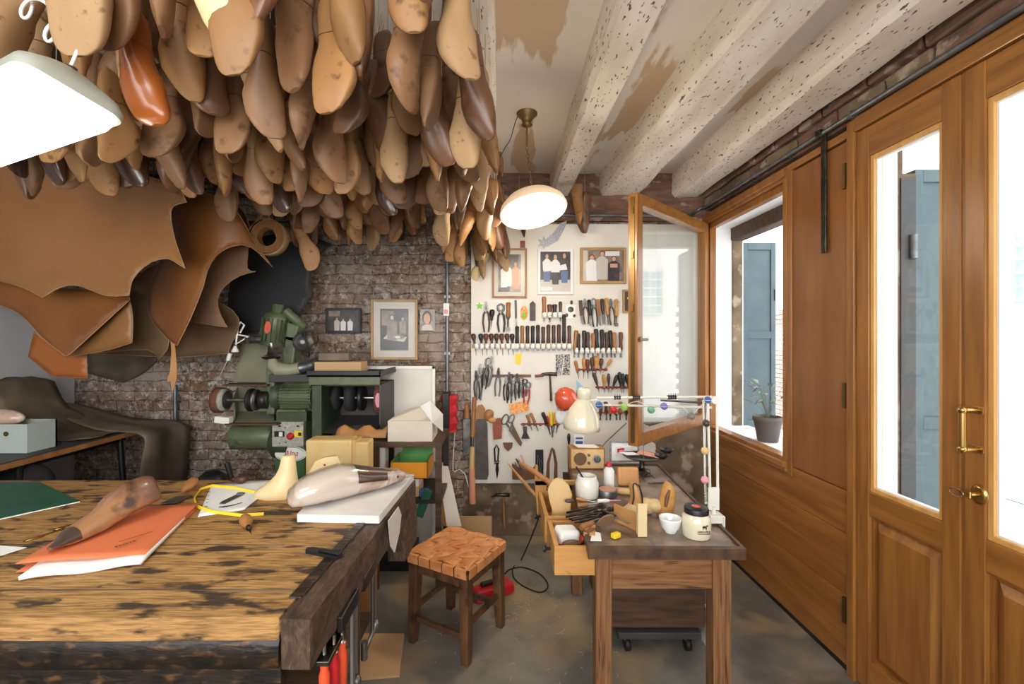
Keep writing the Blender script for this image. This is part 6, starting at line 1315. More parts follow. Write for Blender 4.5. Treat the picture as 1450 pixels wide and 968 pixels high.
for i, x in enumerate((761, 763.5, 766)): m.tube([wp(x, 644+3*i, .022)+Vector((.004*math.sin(j*1.6), 0, -.022*j)) for j in range(9)], .004, 6)
m.build('drill_bits', t)
t = thing('leather_strap', 'pair of brown leather straps looped over a nail', 'strap', wp(781, 633))
wpoly('leather_brown', [(780, 634), (782, 634), (778, 655), (778, 692), (772, 692), (774, 655)], .004, .006).build('left_strap', t); wpoly('leather_brown', [(781, 632), (785, 636), (789, 655), (789, 692), (783, 692), (785, 655)], .004, .006).build('right_strap', t)
tag(B('iron').lathe([(.006, 0), (.012, -.02), (.010, -.05), (.004, -.09), (.01, -.10), (.01, -.11)], wp(805, 613, .012)+Vector((0, 0, 0)), 10).build('black_brush', loc=wp(805, 613, .012)), 'slim black-ended brush standing left of the radio', 'brush')
t = thing('blue_label', 'white tag with blue print on the board above the radio', 'label', wp(820, 623)); B('paper').box(wp(820, 623, .004), (.075, .002, .09)).build('sheet', t); m = B('blue'); m.box(wp(820, 620, .006), (.05, .001, .012)); m.box(wp(820, 626, .006), (.05, .001, .02)); m.build('print', t)
tag(B('steel_dull').tube([wp(837, 632, .2), wp(850, 620, .15), wp(884, 597, .05)], .004, 6).build('steel_rod_long', loc=wp(860, 612, .1)), 'long thin steel rod slanting up behind the radio', 'rod')

# red lamp on the wall
q = P(800, 562, 2.95); t = thing('red_lamp', 'glossy orange-red dome lamp shade in front of the tool board', 'lamp', q)
m = B('red_enamel'); m.T = Matrix.Translation(q) @ Euler((R(20), R(-30), 0)).to_matrix().to_4x4(); m.lathe([(.080, -.05), (.078, -.02), (.068, .015), (.048, .045), (.02, .062), (.002, .066)], n=30, cap=False); m.build('shade', t, solid=.002)
m = B('steel_dull'); m.tube([q+Vector((0, .05, 0)), (q.x-.02, BY, q.z-.02)], .006, 8); m.build('arm', t)
m = B('paper'); m.ell(P(797, 586, 2.98), (.05, .03, .07), (0, .3, 0)); tag(m.build('white_rag', loc=P(797, 586, 2.98)), 'crumpled white rag hanging under the red lamp shade', 'rag')

# ================================================================ STOOL
sA, sB, sC, sD = Vector((-.140, 1.987, 0)), Vector((.028, 2.28, 0)), Vector((-.253, 2.451, 0)), Vector((-.421, 2.158, 0))
cen = (sA+sC)/2; t = thing('stool', 'small worn wooden stool with a woven tan leather strap seat', 'stool', cen)
e1 = (sB-sA).normalized(); e2 = (sD-sA).normalized(); ang = math.atan2(e1.y, e1.x); S_ = .165
def ST(mb, x=0, y=0, z=0): mb.T = Matrix.Translation(cen+Vector((0, 0, z))) @ Matrix.Rotation(ang, 4, 'Z') @ Matrix.Translation((x, y, 0)); return mb
for sx_ in (-1, 1):
    for sy_ in (-1, 1):
        m = ST(B('stool_wood')); c0 = (sx_*.145, sy_*.145)
        m.loft([[Vector((c0[0]+sx_*o+dx*w, c0[1]+sy_*o+dy*w, z)) for dx, dy in ((-1, -1), (1, -1), (1, 1), (-1, 1))] for z, w, o in ((0, .018, .008), (.10, .021, .005), (.30, .024, 0), (.405, .024, 0))], smooth=False); m.build('leg', t, bevel=.004)
for s_ in (-1, 1):
    ST(B('stool_wood')).bb((-.125, s_*.147-.012, .335), (.125, s_*.147+.012, .415)).build('apron', t, bevel=.003); ST(B('stool_wood')).bb((s_*.147-.012, -.125, .335), (s_*.147+.012, .125, .415)).build('apron', t, bevel=.003)
    ST(B('stool_wood')).bb((-.13, s_*.147-.010, .15), (.13, s_*.147+.010, .175)).build('stretcher', t, bevel=.003); ST(B('stool_wood')).bb((s_*.147-.010, -.13, .10), (s_*.147+.010, .13, .125)).build('stretcher', t, bevel=.003)
ns, wd = 5, .34/5
for d_ in (0, 1):
    for i in range(ns):
        m = ST(B('strap')); c_ = -.17+wd*(i+.5); rings = []
        N_ = 44
        for j in range(N_+1):
            s_ = -.172+.344*j/N_; ph = math.sin(PI*((s_+.17)/wd-.5)+PI*((i+d_) % 2)) if abs(s_) < .16 else 0
            z = .436+.0042*ph*(1 if d_ else 1)+.010*math.exp(-((abs(s_)-.17)/.02)**2)*-1+.004*(1-(s_/.17)**2)*-1
            p_ = [(s_, c_-wd*.45), (s_, c_-wd*.38), (s_, c_+wd*.38), (s_, c_+wd*.45)]; dz = (-.001, .0015, .0015, -.001)
            rings.append([Vector(((a_, b_, z+q) if d_ == 0 else (b_, a_, z+q))) for (a_, b_), q in zip(p_, dz)])
        for end in (0, -1):
            r_ = rings[end]; sg = -1 if end == 0 else 1; dn = [Vector((v.x+(sg*.004 if d_ == 0 else 0), v.y+(sg*.004 if d_ else 0), .385)) for v in r_]; md = [Vector((v.x+(sg*.006 if d_ == 0 else 0), v.y+(sg*.006 if d_ else 0), .425)) for v in r_]
            if end == 0: rings = [dn, md]+rings
            else: rings = rings+[md, dn]
        m.loft(rings, closed=False, cap=False, smooth=False); m.build('woven_strap', t, solid=.003)
ST(B('stool_wood')).bb((-.16, -.16, .405), (.16, .16, .425)).build('seat_base', t, bevel=.004)
# red tool and cable on the floor behind the stool
q = Vector((-.03, 2.55, .03)); t = thing('red_toolbag', 'red plastic case lying on the floor behind the stool', 'case', (q.x, q.y, 0)); B('red').box(q, (.24, .10, .06), (0, 0, .5)).build('body', t, bevel=.015); B('black').box(q+Vector((-.02, 0, .04)), (.10, .03, .02), (0, 0, .5)).build('handle', t, bevel=.006)
cb = [P(764, 706, 2.3), P(762, 735, 2.35)]+[on(x, y, .006) for x, y in ((738, 792), (727, 803), (728, 818), (744, 831), (766, 838), (776, 828), (764, 812), (740, 803), (722, 806), (715, 812))]
def smooth_path(p, n=8):
    o = []
    for i in range(len(p)-1):
        p0, p1, p2, p3 = p[max(0, i-1)], p[i], p[i+1], p[min(len(p)-1, i+2)]
        for j in range(n): t_ = j/n; o.append(.5*((2*p1)+(p2-p0)*t_+(2*p0-5*p1+4*p2-p3)*t_*t_+(3*p1-p0-3*p2+p3)*t_**3))
    return o+[p[-1]]
tag(B('black_rubber').tube(smooth_path(cb), .004, 7).build('power_cable', loc=cb[4]), 'black cable hanging from the drawer and looped on the floor', 'cable')
# wood shavings on the floor
random.seed(31); m = B('pale_wood')
for i in range(130):
    if i < 60: x, y = random.gauss(.10, .10), random.gauss(2.45, .12)
    else: x, y = random.uniform(-.35, .6), random.uniform(1.6, 2.6)
    a = random.uniform(0, PI); L_ = random.uniform(.01, .035); r0 = Vector((x, y, .0015)); m.tube([r0, r0+Vector((math.cos(a)*L_*.5, math.sin(a)*L_*.5, .003)), r0+Vector((math.cos(a+.5)*L_, math.sin(a+.5)*L_, .001))], .0011, 4)
o = m.build('wood_shavings', loc=(.1, 2.3, 0)); tag(o, 'fine pale shavings and straw strewn on the floor around the stool', 'shavings'); o['kind'] = 'stuff'

# ================================================================ THE DESK
dt = .72; dA = on(833, 776, dt); dBp = on(1057, 777, dt); dC = on(932, 655.5, dt); dD = on(804, 657, dt)
dk = thing('desk', 'wooden shoemaker desk with a rimmed stained top, by the window', 'desk', ((dA+dC)/2).to_3d()*1)
dk.location.z = 0
def inset(ps, w):
    c = sum(ps, Vector())/4; return [p+(c-p).normalized()*w for p in ps]
Q = [dA, dBp, dC, dD]; QI = inset(Q, .024)
B('desk_top').prism([(p.x, p.y) for p in inset(Q, .006)], dt-.034, dt-.008, 'z').build('top', dk)
for i in range(4):
    a, b, c, d = Q[i], Q[(i+1) % 4], QI[(i+1) % 4], QI[i]
    B('desk_rim').prism([(p.x, p.y) for p in (a, b, c, d)], dt-.038, dt, 'z').build('rim', dk, bevel=.003)
DS = dt-.008
la, lb = P(843, 800, 1.63), P(1008, 800, 1.63)
for (x, y, w_) in ((la.x, 1.62, .058), (lb.x, 1.62, .066), (.42, 2.55, .058), (.86, 2.55, .058)):
    B('desk_wood').bb((x, y, 0), (x+w_, y+.06, dt-.036)).build('leg', dk, bevel=.003)
az = P(0, 834, 1.63).z
B('desk_wood_h').bb((la.x+.055, 1.632, az), (lb.x+.004, 1.655, dt-.038)).build('front_apron', dk, bevel=.002)
m = B('desk_wood_h'); m.bb((lb.x+.03, 1.68, az), (lb.x+.055, 2.56, dt-.038)); m.build('side_apron', dk)
m = B('dark_old'); m.bb((la.x+.02, 2.57, az), (.90, 2.59, dt-.038)); m.build('rear_apron', dk)
m = B('dark_old'); m.bb((la.x+.04, 1.70, az-.014), (lb.x+.03, 2.56, az)); m.build('drawer_runner', dk)
# open drawers on the left
def drawer(nm, x0, x1, y0, y1, z0, z1, label=None):
    d = B('drawer_wood').bb((x0, y0, z0), (x1, y0+.014, z1)).build('drawer', dk, bevel=.0015)
    if label: d['label'] = label
    B('drawer_wood').bb((x0, y1-.014, z0), (x1, y1, z1)).build('drawer_side', d, bevel=.0015)
    B('drawer_wood').bb((x0, y0+.014, z0), (x0+.018, y1-.014, z1)).build('drawer_front', d, bevel=.0015)
    B('wood_mid').bb((x0+.018, y0+.014, z0+.004), (x1, y1-.014, z0+.012)).build('drawer_bottom', d)
    B('wood_black').lathe([(.006, 0), (.006, .015), (.014, .022), (.012, .03)], (x0, (y0+y1)/2, (z0+z1)/2-.01), 12, (0, -PI/2, 0)).build('knob', d)
    return d
d1x = P(785, 0, 1.64).x; drawer('drawer', d1x, .40, 1.64, 1.88, .588, .692, 'nearer open drawer')
d2x = P(771, 0, 1.93).x; drawer('drawer', d2x, .42, 1.92, 2.26, .58, .69, 'farther open drawer')
q = P(766, 705, 2.24); m = B('drawer_wood'); m.prism([(q.x-.030, q.z+.09), (q.x+.032, q.z+.09), (q.x+.012, q.z-.085), (q.x-.018, q.z-.085)], 2.24, 2.265); m.bb((q.x-.03, 2.24, q.z+.09), (q.x-.015, 2.265, q.z+.16)); m.build('drawer_bracket', dk, bevel=.002)
m = B('drawer_wood'); m.bb((q.x-.03, 2.24, .86-.14), (.42, 2.262, .74)); m.build('back_ledge', dk)
# things in the drawers
p = Vector((P(804, 0, 1.74).x, 1.76, .601)); t = thing('plastic_tub', 'red plastic tub with white cloth and sponge in the nearer drawer', 'tub', p)
B('red_enamel').lathe([(.05, 0), (.062, .07), (.066, .072), (.060, .07), (.048, .006)], p, 28, cap=False).build('tub', t); m = B('paper'); m.box(p+Vector((.0, .02, .065)), (.085, .07, .075), (.1, .1, .3)); tag(m.build('white_cloth', loc=p+Vector((0, 0, .03)), bevel=.012), 'folded white cloth standing in the red tub', 'cloth')
tag(B('hide_olive').ell(p+Vector((.015, -.035, .06)), (.04, .025, .016)).build('olive_sponge', loc=p+Vector((0, -.03, .05))), 'oval olive sponge in front of the white cloth', 'sponge')
a = P(792, 722, 2.02); t = thing('wooden_form', 'pale flat wooden shoe-shaped form standing in the farther drawer', 'form', (a.x, 2.02, .6)); DD = 2.02
m = B('pale_wood'); ou = [(781, 733), (806, 735), (808, 716), (810, 700), (806, 688), (798, 680), (789, 678), (780, 683), (776, 693), (778, 708), (782, 722)]
m.prism([(P(x, y, DD).x, P(x, y, DD).z) for x, y in ou], DD, DD+.022); m.build('blade', t, bevel=.006)
B('wood_mid').tube([P(780, 684, DD+.01), P(757, 668, DD+.05), P(736, 655, DD+.10)], [.012, .012, .009], 10).build('handle', t)
tag(B('toe_dark').ell(P(806, 709, 1.98), (.02, .01, .009)).build('dark_knob', loc=P(806, 709, 1.98)), 'small dark knob resting against the wooden form', 'knob')

# chest on a castor dolly under the desk
t = thing('wheeled_chest', 'dark old wooden chest on a castor dolly under the desk', 'chest', (.7, 2.25, 0))
B('dark_old').bb((.50, 2.08, .115), (.955, 2.48, .52)).build('body', t, bevel=.004); B('black').bb((.83, 2.07, .36), (.88, 2.08, .375)).build('handle', t)
B('dark_grey').bb((.55, 2.06, .075), (.93, 2.44, .105)).build('dolly', t, bevel=.003)
for x in (.60, .88):
    for y in (2.10, 2.40):
        m = B('black_rubber'); m.lathe([(.010, -.012), (.030, -.011), (.030, .011), (.010, .012)], (x, y, .031), 16, (0, PI/2, 0)); w_ = m.build('castor', t)
        B('steel_dull').bb((x-.016, y-.012, .05), (x+.016, y+.012, .076)).build('fork', w_)
tag(B('white').box((.985, 2.30, .09), (.012, .35, .18)).build('white_sheet', loc=(.985, 2.3, 0)), 'white sheet standing beside the chest under the desk', 'panel')

# ---------------------------------------------------------------- on the desk
def dp(x, y): return on(x, y, DS+.001)
# cream jar
p = dp(991, 763); p.y += .03; t = thing('cream_jar', 'cream coloured jar with a black screw lid and printed bull emblem', 'jar', p)
B('cream_enamel').lathe([(.046, 0), (.050, .006), (.051, .05), (.049, .075), (.041, .084), (.040, .088)], p, 36).build('body', t); B('black').lathe([(.0435, .086), (.0435, .104), (.040, .109), (.002, .109)], p, 36).build('lid', t)
B('red_enamel').lathe([(.016, .1095), (.016, .1102)], p, 20).build('lid_sticker', t)
m = B('toe_dark'); yf = p.y-.0515
m.ell((p.x+.008, yf+.001, p.z+.052), (.009, .0015, .0045)); m.ell((p.x+.018, yf+.002, p.z+.056), (.004, .0015, .003))
for dx in (.001, .005, .012, .015): m.box((p.x+dx, yf+.001, p.z+.046), (.0015, .001, .008))
m.build('bull_emblem', t); m = B('toe_dark'); dashes(m, Vector((p.x+.006, yf-.0005, p.z+.033)), Vector((1, 0, 0)), Vector((0, 0, 1)), 9, .0045, .006, .0006, 7); m.box((p.x+.006, yf+.0005, p.z+.029), (.05, .001, .0012)); m.box((p.x+.006, yf+.0005, p.z+.026), (.042, .001, .0012)); m.build('small_print', t)
# white cup
p = dp(952, 756); p.y += .02; t = thing('ceramic_cup', 'small white handleless ceramic cup beside the cream jar', 'cup', p); m = B('ceramic'); m.lathe([(.020, 0), (.022, .004), (.034, .022), (.040, .048), (.041, .056), (.0385, .056), (.036, .046), (.030, .024), (.018, .010), (.002, .008)], p, 36); m.build('body', t)
# stack of clear/cream plates standing
p = dp(911, 762); t = thing('acrylic_block', 'upright pale translucent block standing at the desk front edge', 'block', p)
m = B('last_cream')
for i in range(4): m.box(p+Vector((0, .012+.008*i, .062-.001*i)), (.034-.001*i, .007, .122-.004*i))
m.build('plates', t, bevel=.0015)
p = dp(893, 752); tag(B('leather_tan').box(p+Vector((-.005, .05, .035)), (.004, .12, .07), (0, 0, .55)).build('leather_sheet', loc=p, bevel=.001), 'tan leather sheet standing left of the translucent block', 'leather')
# lasts with brown uppers
def heel_last(x, y, s, label, kb='leather_tan', tw=0):
    p = dp(x, y); t = thing('wrapped_last', label, 'shoe last', p)
    m = B('last_cream'); m.T = Matrix.Translation(p) @ Matrix.Rotation(tw, 4, 'Z') @ Matrix.Scale(s, 4)
    m.loft([[Vector((cx+hw*math.cos(a), hd*math.sin(a), z)) for a in [2*PI*i/18 for i in range(18)]] for z, cx, hw, hd in ((.0, -.01, .045, .028), (.008, -.01, .054, .034), (.025, -.005, .055, .036), (.045, .004, .042, .032), (.06, .010, .028, .026), (.075, .012, .022, .022))]); m.build('toe', t)
    m = B(kb); m.T = Matrix.Translation(p) @ Matrix.Rotation(tw, 4, 'Z') @ Matrix.Scale(s, 4)
    m.loft([[Vector((cx+hw*math.cos(a), hd*math.sin(a), z)) for a in [2*PI*i/18 for i in range(18)]] for z, cx, hw, hd in ((.065, .011, .027, .026), (.085, .014, .022, .026), (.115, .008, .017, .028), (.14, -.0, .014, .026), (.15, -.004, .009, .018))]); m.build('heel_leather', t)
    m = B('black'); m.T = Matrix.Translation(p) @ Matrix.Rotation(tw, 4, 'Z') @ Matrix.Scale(s, 4); m.tube([(.032, -.02, .07), (.03, -.022, .10), (.018, -.022, .14), (.0, -.016, .152)], .003, 6); m.tube([(-.012, -.02, .07), (-.008, -.024, .10), (-.010, -.022, .14), (-.004, -.016, .152)], .003, 6); m.build('black_binding', t)
    return t
heel_last(896, 735, 1.0, 'small cream last with black-edged leather heel, behind the translucent block', 'leather_tan', .2)
p = dp(940, 732); t = thing('shoe_pair_last', 'tan leather-soled last lying on its side behind the white cup', 'shoe last', p)
m = B('last_cream'); m.ell(p+Vector((-.06, .03, .035)), (.045, .03, .032), (0, .4, .2)); m.ell(p+Vector((-.03, .02, .04)), (.04, .028, .028), (0, .2, 0)); m.build('toe', t)
m = B('drawer_wood'); m.T = Matrix.Translation(p+Vector((.005, .0, .0))) @ Matrix.Rotation(R(12), 4, 'Y'); 
m.loft([[Vector((hw*math.cos(a)+cx, .012+.03*math.sin(a), z)) for a in [2*PI*i/16 for i in range(16)]] for z, hw, cx in ((0, .028, 0), (.02, .036, 0), (.05, .033, 0), (.08, .032, .0), (.11, .028, -.004), (.13, .018, -.008), (.138, .008, -.01))]); m.build('sole', t)
m = B('leather_brown'); m.T = Matrix.Translation(p+Vector((-.0, -.022, .0))) @ Matrix.Rotation(R(12), 4, 'Y'); m.tube([(-.012, 0, .05), (-.014, -.002, .085), (-.010, 0, .12)], [.006, .009, .004], 8); m.build('welt', t)
# glass jar with brush
p = dp(831, 703); t = thing('glue_jar', 'cloudy white jar of paste with a brush at the desk rear left', 'jar', p); m = B('white_enamel'); m.lathe([(.045, 0), (.053, .008), (.054, .07), (.046, .084), (.044, .10), (.041, .10), (.043, .08)], p, 32); m.build('body', t)
m = B('wood_black'); m.tube([p+Vector((.0, 0, .06)), p+Vector((-.05, .0, .14))], .004, 7); m.build('brush_handle', t)
p = dp(860, 702); t = thing('polish_tin', 'round flat tin with a pinkish lid beside the paste jar', 'tin', p); B('galv').lathe([(.043, 0), (.044, .03), (.043, .032)], p, 30).build('body', t); B('photo_pink').lathe([(.038, .0325), (.038, .035)], p, 30).build('lid', t)
p = dp(862, 690); t = thing('glue_bottle', 'slim white bottle with a red cap on the desk', 'bottle', p); B('white').lathe([(.024, 0), (.026, .005), (.026, .085), (.016, .10), (.013, .104)], p, 24).build('body', t); B('red').lathe([(.014, .10), (.014, .122), (.010, .126)], p, 20).build('cap', t)
p = dp(890, 688); t = thing('leather_card', 'rounded tan leather block standing behind the small lasts', 'leather block', p); B('leather_tan').box(p+Vector((.0, .01, .045)), (.105, .03, .09), (R(-8), 0, 0)).build('body', t, bevel=.010)
tag(B('pale_wood').lathe([(.012, -.055), (.015, -.05), (.015, .05), (.012, .055)], dp(883, 700)+Vector((0, 0, .016)), 18, (0, PI/2, -.35)).build('paper_roller', loc=dp(883, 700)), 'short pale rolled leather strip lying before the tan block', 'roll')
# radio
p = dp(832, 664); t = thing('radio', 'small wooden table radio with a round speaker and dial', 'radio', p); rx, rz = .195/2, .118; ry = .10
B('wood_mid').bb((p.x-rx, p.y, DS), (p.x+rx, p.y+ry, DS+rz)).build('case', t, bevel=.004)
B('pale_wood').bb((p.x-rx+.007, p.y-.003, DS+.007), (p.x+rx-.007, p.y+.002, DS+rz-.007)).build('front_panel', t, bevel=.001)
fy_ = p.y-.003
B('hide_olive').lathe([(.036, 0), (.036, .003)], (p.x-.042, fy_, DS+rz/2), 28, (PI/2, 0, 0)).build('speaker_grille', t)
m = B('panel_grey'); m.lathe([(.026, 0), (.026, .004)], (p.x+.052, fy_, DS+rz/2), 28, (PI/2, 0, 0)); m.build('dial_plate', t); B('steel_dull').lathe([(.018, 0), (.017, .014), (.012, .016)], (p.x+.052, fy_, DS+rz/2), 24, (PI/2, 0, 0)).build('dial_knob', t)
for dz in (.022, -.022): B('steel_dull').lathe([(.008, 0), (.008, .010)], (p.x+.006, fy_, DS+rz/2+dz), 14, (PI/2, 0, 0)).build('small_knob', t)
tag(B('paper').box((p.x, p.y+.04, DS+rz+.004), (.13, .07, .004), (0, .06, .2)).build('paper_slip', loc=(p.x, p.y+.04, DS+rz)), 'loose paper slips on top of the radio', 'paper')
# small framed picture standing on the desk
a, b = P(863, 654, 2.58), P(903, 624, 2.58); t = framed('standing_picture', 2.63, 863, 624, 904, 653, 'silver', .010, 'paper', .02, 'grey-framed colour picture standing beside the radio', [('photo_white', 'r', 0, 0, 1, 1), ('red', 'p', [(.1, .4), (.5, .7), (.45, .9), (.1, .8)]), ('photo_blue', 'p', [(.4, .2), (.9, .3), (.7, .6), (.3, .5)]), ('pink', 'e', .35, .55, .15, .15)], 'photo_white', .014, 'framed picture')
# round tray on an iron stand
p = dp(909, 668); t = thing('round_stand', 'round metal tray on a dark iron foot, holding a scrap', 'stand', p); m = B('iron'); m.lathe([(.045, 0), (.045, .012), (.02, .02), (.014, .03), (.014, .07), (.02, .078)], p, 24); m.build('foot', t); B('steel_dull').lathe([(.002, .078), (.085, .08), (.10, .09), (.098, .093), (.083, .084), (.002, .082)], p, 36).build('tray', t)
m = B('leather_red'); m.mats = [M['photo_pink']]; m.box(p+Vector((.04, 0, .098)), (.12, .07, .004), (0, .10, -.5)); tag(m.build('leather_scrap', loc=p+Vector((.04, 0, .098))), 'pinkish leather scrap lying on the round tray', 'leather scrap')
tag(B('paper').box(p+Vector((-.06, .02, .096)), (.09, .06, .003), (0, .1, .4)).build('paper_tag', loc=p+Vector((-.06, .02, .096))), 'white paper tag on the left of the round tray', 'paper')
for i, (x, y) in enumerate(((937, 646), (944, 641))): q = P(x, y, 2.52 if i else 2.44); q.z = DS+.085 if not i else DS+.095; m = B('black'); m.lathe([(.016, 0), (.036, .018), (.038, .024), (.034, .022), (.012, .006)], q, 24, cap=False); tag(m.build('small_dish', loc=q, solid=.001), ['nearer dark dish hooked at the tray edge', 'farther dark dish behind the nearer one'][i], 'dish')
m = B('iron'); q = dp(912, 676); 
for i in range(5): a_ = i*1.3; m.tube([q+Vector((.0, 0, .004)), q+Vector((.04*math.cos(a_), .03*math.sin(a_), .01+.006*i)), q+Vector((.055*math.cos(a_+.5), .05*math.sin(a_+.5), .006))], .0022, 5)
tag(m.build('wire_tangle', loc=q), 'tangle of dark wire at the foot of the round stand', 'wire')
tag(B('steel_dull').tube([dp(918, 685)+Vector((0, 0, .004)), dp(930, 684)+Vector((0, 0, .006)), dp(948, 683)+Vector((0, 0, .004))], [.003, .006, .003], 8).build('steel_file', loc=dp(930, 684)), 'thin steel tool lying crosswise before the round stand', 'tool')
tag(B('galv').lathe([(.04, 0), (.046, .008), (.044, .01)], dp(845, 686), 26).build('glass_dish', loc=dp(845, 686)), 'shallow greenish dish between the radio and the paste jar', 'dish')
# heap of tools at the left of the desk, each its own piece
random.seed(14)
def dtool(kind, x0, y0, x1, y1, k, k2, w, z, label, group=None, hf=.5):
    a = on(x0, y0, DS+z); b = on(x1, y1, DS+z+.002); L = (b-a).length; ax = (b-a).normalized(); X = ax.cross(Vector((0, 0, 1))).normalized(); Y = ax.cross(X)
    T = Matrix(((X.x, Y.x, ax.x, a.x), (X.y, Y.y, ax.y, a.y), (X.z, Y.z, ax.z, a.z), (0, 0, 0, 1)))
    t = thing(kind, label, kind.replace('_', ' '), a, group); m = B(k); m.T = T; m2 = B(k2); m2.T = T; h = L*hf
    if kind in ('pincers', 'pliers'):
        for s_ in (-1, 1): m.tube([(s_*w*.9, 0, 0), (s_*w*1.1, 0, L*.3), (s_*w*.4, 0, L*.65), (-s_*w*.1, 0, L*.72)], [w*.35]*4, 7); m2.tube([(s_*w*.0, 0, L*.68), (s_*w*.9, 0, L*.8), (s_*w*.8, 0, L*.93), (0, 0, L)], [w*.4, w*.42, w*.36, w*.2], 7)
    elif kind == 'knife': m.box((0, 0, h/2), (w*1.5, w, h)); m2.box((0, 0, (h+L)/2), (w*1.4, .002, L-h))
    else: m.lathe([(w*.6, 0), (w, h*.06), (w*.9, h*.3), (w*1.05, h*.7), (w*.6, h)], n=12); m2.lathe([(w*.5, h), (w*.35, h+.01), (w*.28, L*.95), (.001, L)], n=8)
    m.build('handle', t); m2.build('head', t)
for a_ in (('pincers', 805, 727, 858, 716, 'iron', 'iron', .014, .012, 'long dark iron pincers on top of the tool heap, rearmost'), ('pincers', 804, 733, 852, 724, 'iron', 'iron', .014, .02, 'dark iron pincers lying second in the tool heap'), ('pliers', 812, 738, 860, 728, 'iron', 'iron', .012, .03, 'dark pliers across the middle of the tool heap'),
           ('hammer', 823, 747, 856, 733, 'wood_mid', 'iron', .014, .014, 'brown-handled tool sticking out at the heap front'), ('awl', 818, 716, 848, 712, 'wood_mid', 'steel', .010, .008, 'wood-handled awl lying behind the tool heap'), ('awl', 816, 706, 846, 711, 'leather_tan', 'steel', .008, .008, 'thin tan awl lying before the paste jar'),
           ('knife', 852, 722, 892, 741, 'wood_black', 'steel', .009, .045, 'flat steel blade lying diagonally over the heap'), ('brush', 846, 709, 880, 708, 'white', 'pink', .009, .012, 'white and pink marker-like brush behind the heap'), ('awl', 870, 720, 846, 722, 'wood_dark', 'steel', .011, .016, 'dark awl under the flat steel blade'),
           ('file', 830, 755, 850, 744, 'leather_brown', 'steel_dull', .012, .01, 'short brown handle at the heap left edge')): dtool(*a_)
m = B('hide_flesh'); q = on(862, 758, DS+.002); m.T = Matrix.Translation(q+Vector((0, .05, .03))) @ Euler((R(-52), 0, .3)).to_matrix().to_4x4(); m.lathe([(.040, 0), (.041, .004)], (0, 0, 0), 28, sc2=(.85, 1.15)); tag(m.build('leather_disc', loc=q), 'oval rough leather disc leaning on the tool heap', 'leather piece')
q = on(843, 764, DS+.003); m = B('paper'); m.prism([(q.x-.02, q.y-.01), (q.x+.02, q.y-.012), (q.x+.03, q.y+.05), (q.x+.005, q.y+.07)], q.z, q.z+.003, 'z'); tag(m.build('white_scrap', loc=q), 'white paper scrap at the front of the tool heap', 'paper')
q = on(873, 763, DS+.001); tag(B('yellow').box(q+Vector((0, .01, .010)), (.035, .022, .018), (0, 0, .6)).build('yellow_eraser', loc=q, bevel=.004), 'yellow eraser at the desk front edge', 'eraser')
q = on(836, 755, DS+.001); tag(B('leather_tan').prism([(q.x-.03, q.y-.02), (q.x+.01, q.y-.03), (q.x+.03, q.y+.05), (q.x, q.y+.06)], q.z+.001, q.z+.012, 'z').build('leather_offcut', loc=q, bevel=.003), 'thick tan leather offcut under the heap front', 'leather piece')
# sponge box at the lamp foot
q = dp(1000, 727); 
# ---------------------------------------------------------------- balanced-arm lamp
ld = 1.86; base = on(1009, 712, dt); base = Vector((P(1010, 0, 1.80).x, 1.80, dt))
lp = thing('desk_lamp', 'cream balanced-arm lamp clamped to the desk edge by the window', 'lamp', base)
m = B('white_enamel'); m.bb((base.x-.03, base.y-.03, dt-.06), (base.x+.03, base.y+.03, dt-.045)); m.bb((base.x-.03, base.y-.03, dt+.001), (base.x+.03, base.y+.03, dt+.03)); m.bb((base.x+.022, base.y-.03, dt-.06), (base.x+.034, base.y+.03, dt+.03)); m.build('clamp', lp, bevel=.003)
z0 = dt+.03; el = P(1008, 566, 1.80); el2 = P(1013, 562, 1.80)
m = B('white_enamel'); m.tube([(base.x, base.y, z0), (base.x, base.y, z0+.03)], .01, 10); m.box((base.x, base.y, z0+.06), (.045, .012, .09)); m.build('pivot', lp, bevel=.002)
for dx0, dx1, nm in ((-.012, -.016, 'lower_rod'), (.018, .020, 'lower_rod')): B('white_enamel').tube([(base.x+dx0, base.y, z0+.04), (el.x+dx1, el.y, el.z)], .0055, 8).build(nm, lp)
def spring(a, b, r, turns, w_=.0012):
    a, b = Vector(a), Vector(b); ax = (b-a).normalized(); u = ax.cross(Vector((.3, 1, .1))).normalized(); v = ax.cross(u); n = turns*8; return [a+(b-a)*i/n+u*r*math.cos(2*PI*i/8)+v*r*math.sin(2*PI*i/8) for i in range(n+1)]
m = B('steel_dull'); m.tube(spring((base.x-.03, base.y-.005, z0+.05), (base.x-.028, base.y-.005, z0+.19), .006, 24), .0012, 4, cap=False); m.tube([(base.x-.028, base.y-.005, z0+.19), (el.x-.03, el.y-.005, el.z-.02)], .002, 5); m.build('tension_spring', lp)
B('white_enamel').tube([(base.x-.03, base.y, z0+.04), (el.x-.034, el.y, el.z-.0)], .0045, 8).build('lower_rod', lp)
m = B('white_enamel'); m.lathe([(.016, -.006), (.016, .006)], (el.x+.012, el.y, el.z), 16, (PI/2, 0, 0)); m.box((el.x-.008, el.y, el.z), (.05, .006, .018)); m.build('elbow', lp, bevel=.002)
sh = P(824, 585, 2.20); top = P(826, 556, 2.20)
for dz, dx in ((.012, 0), (-.03, 0)): B('white_enamel').tube([(el.x, el.y, el.z+dz), (top.x+.06, top.y-.03, top.z+dz*.8-.03)], .0055, 8).build('upper_rod', lp)
m = B('steel_dull'); m.tube([(el.x-.02, el.y, el.z-.012), (el.x+(top.x-el.x)*.35, el.y+(top.y-el.y)*.35, el.z-.02)], .005, 7); m.build('tension_spring', lp)
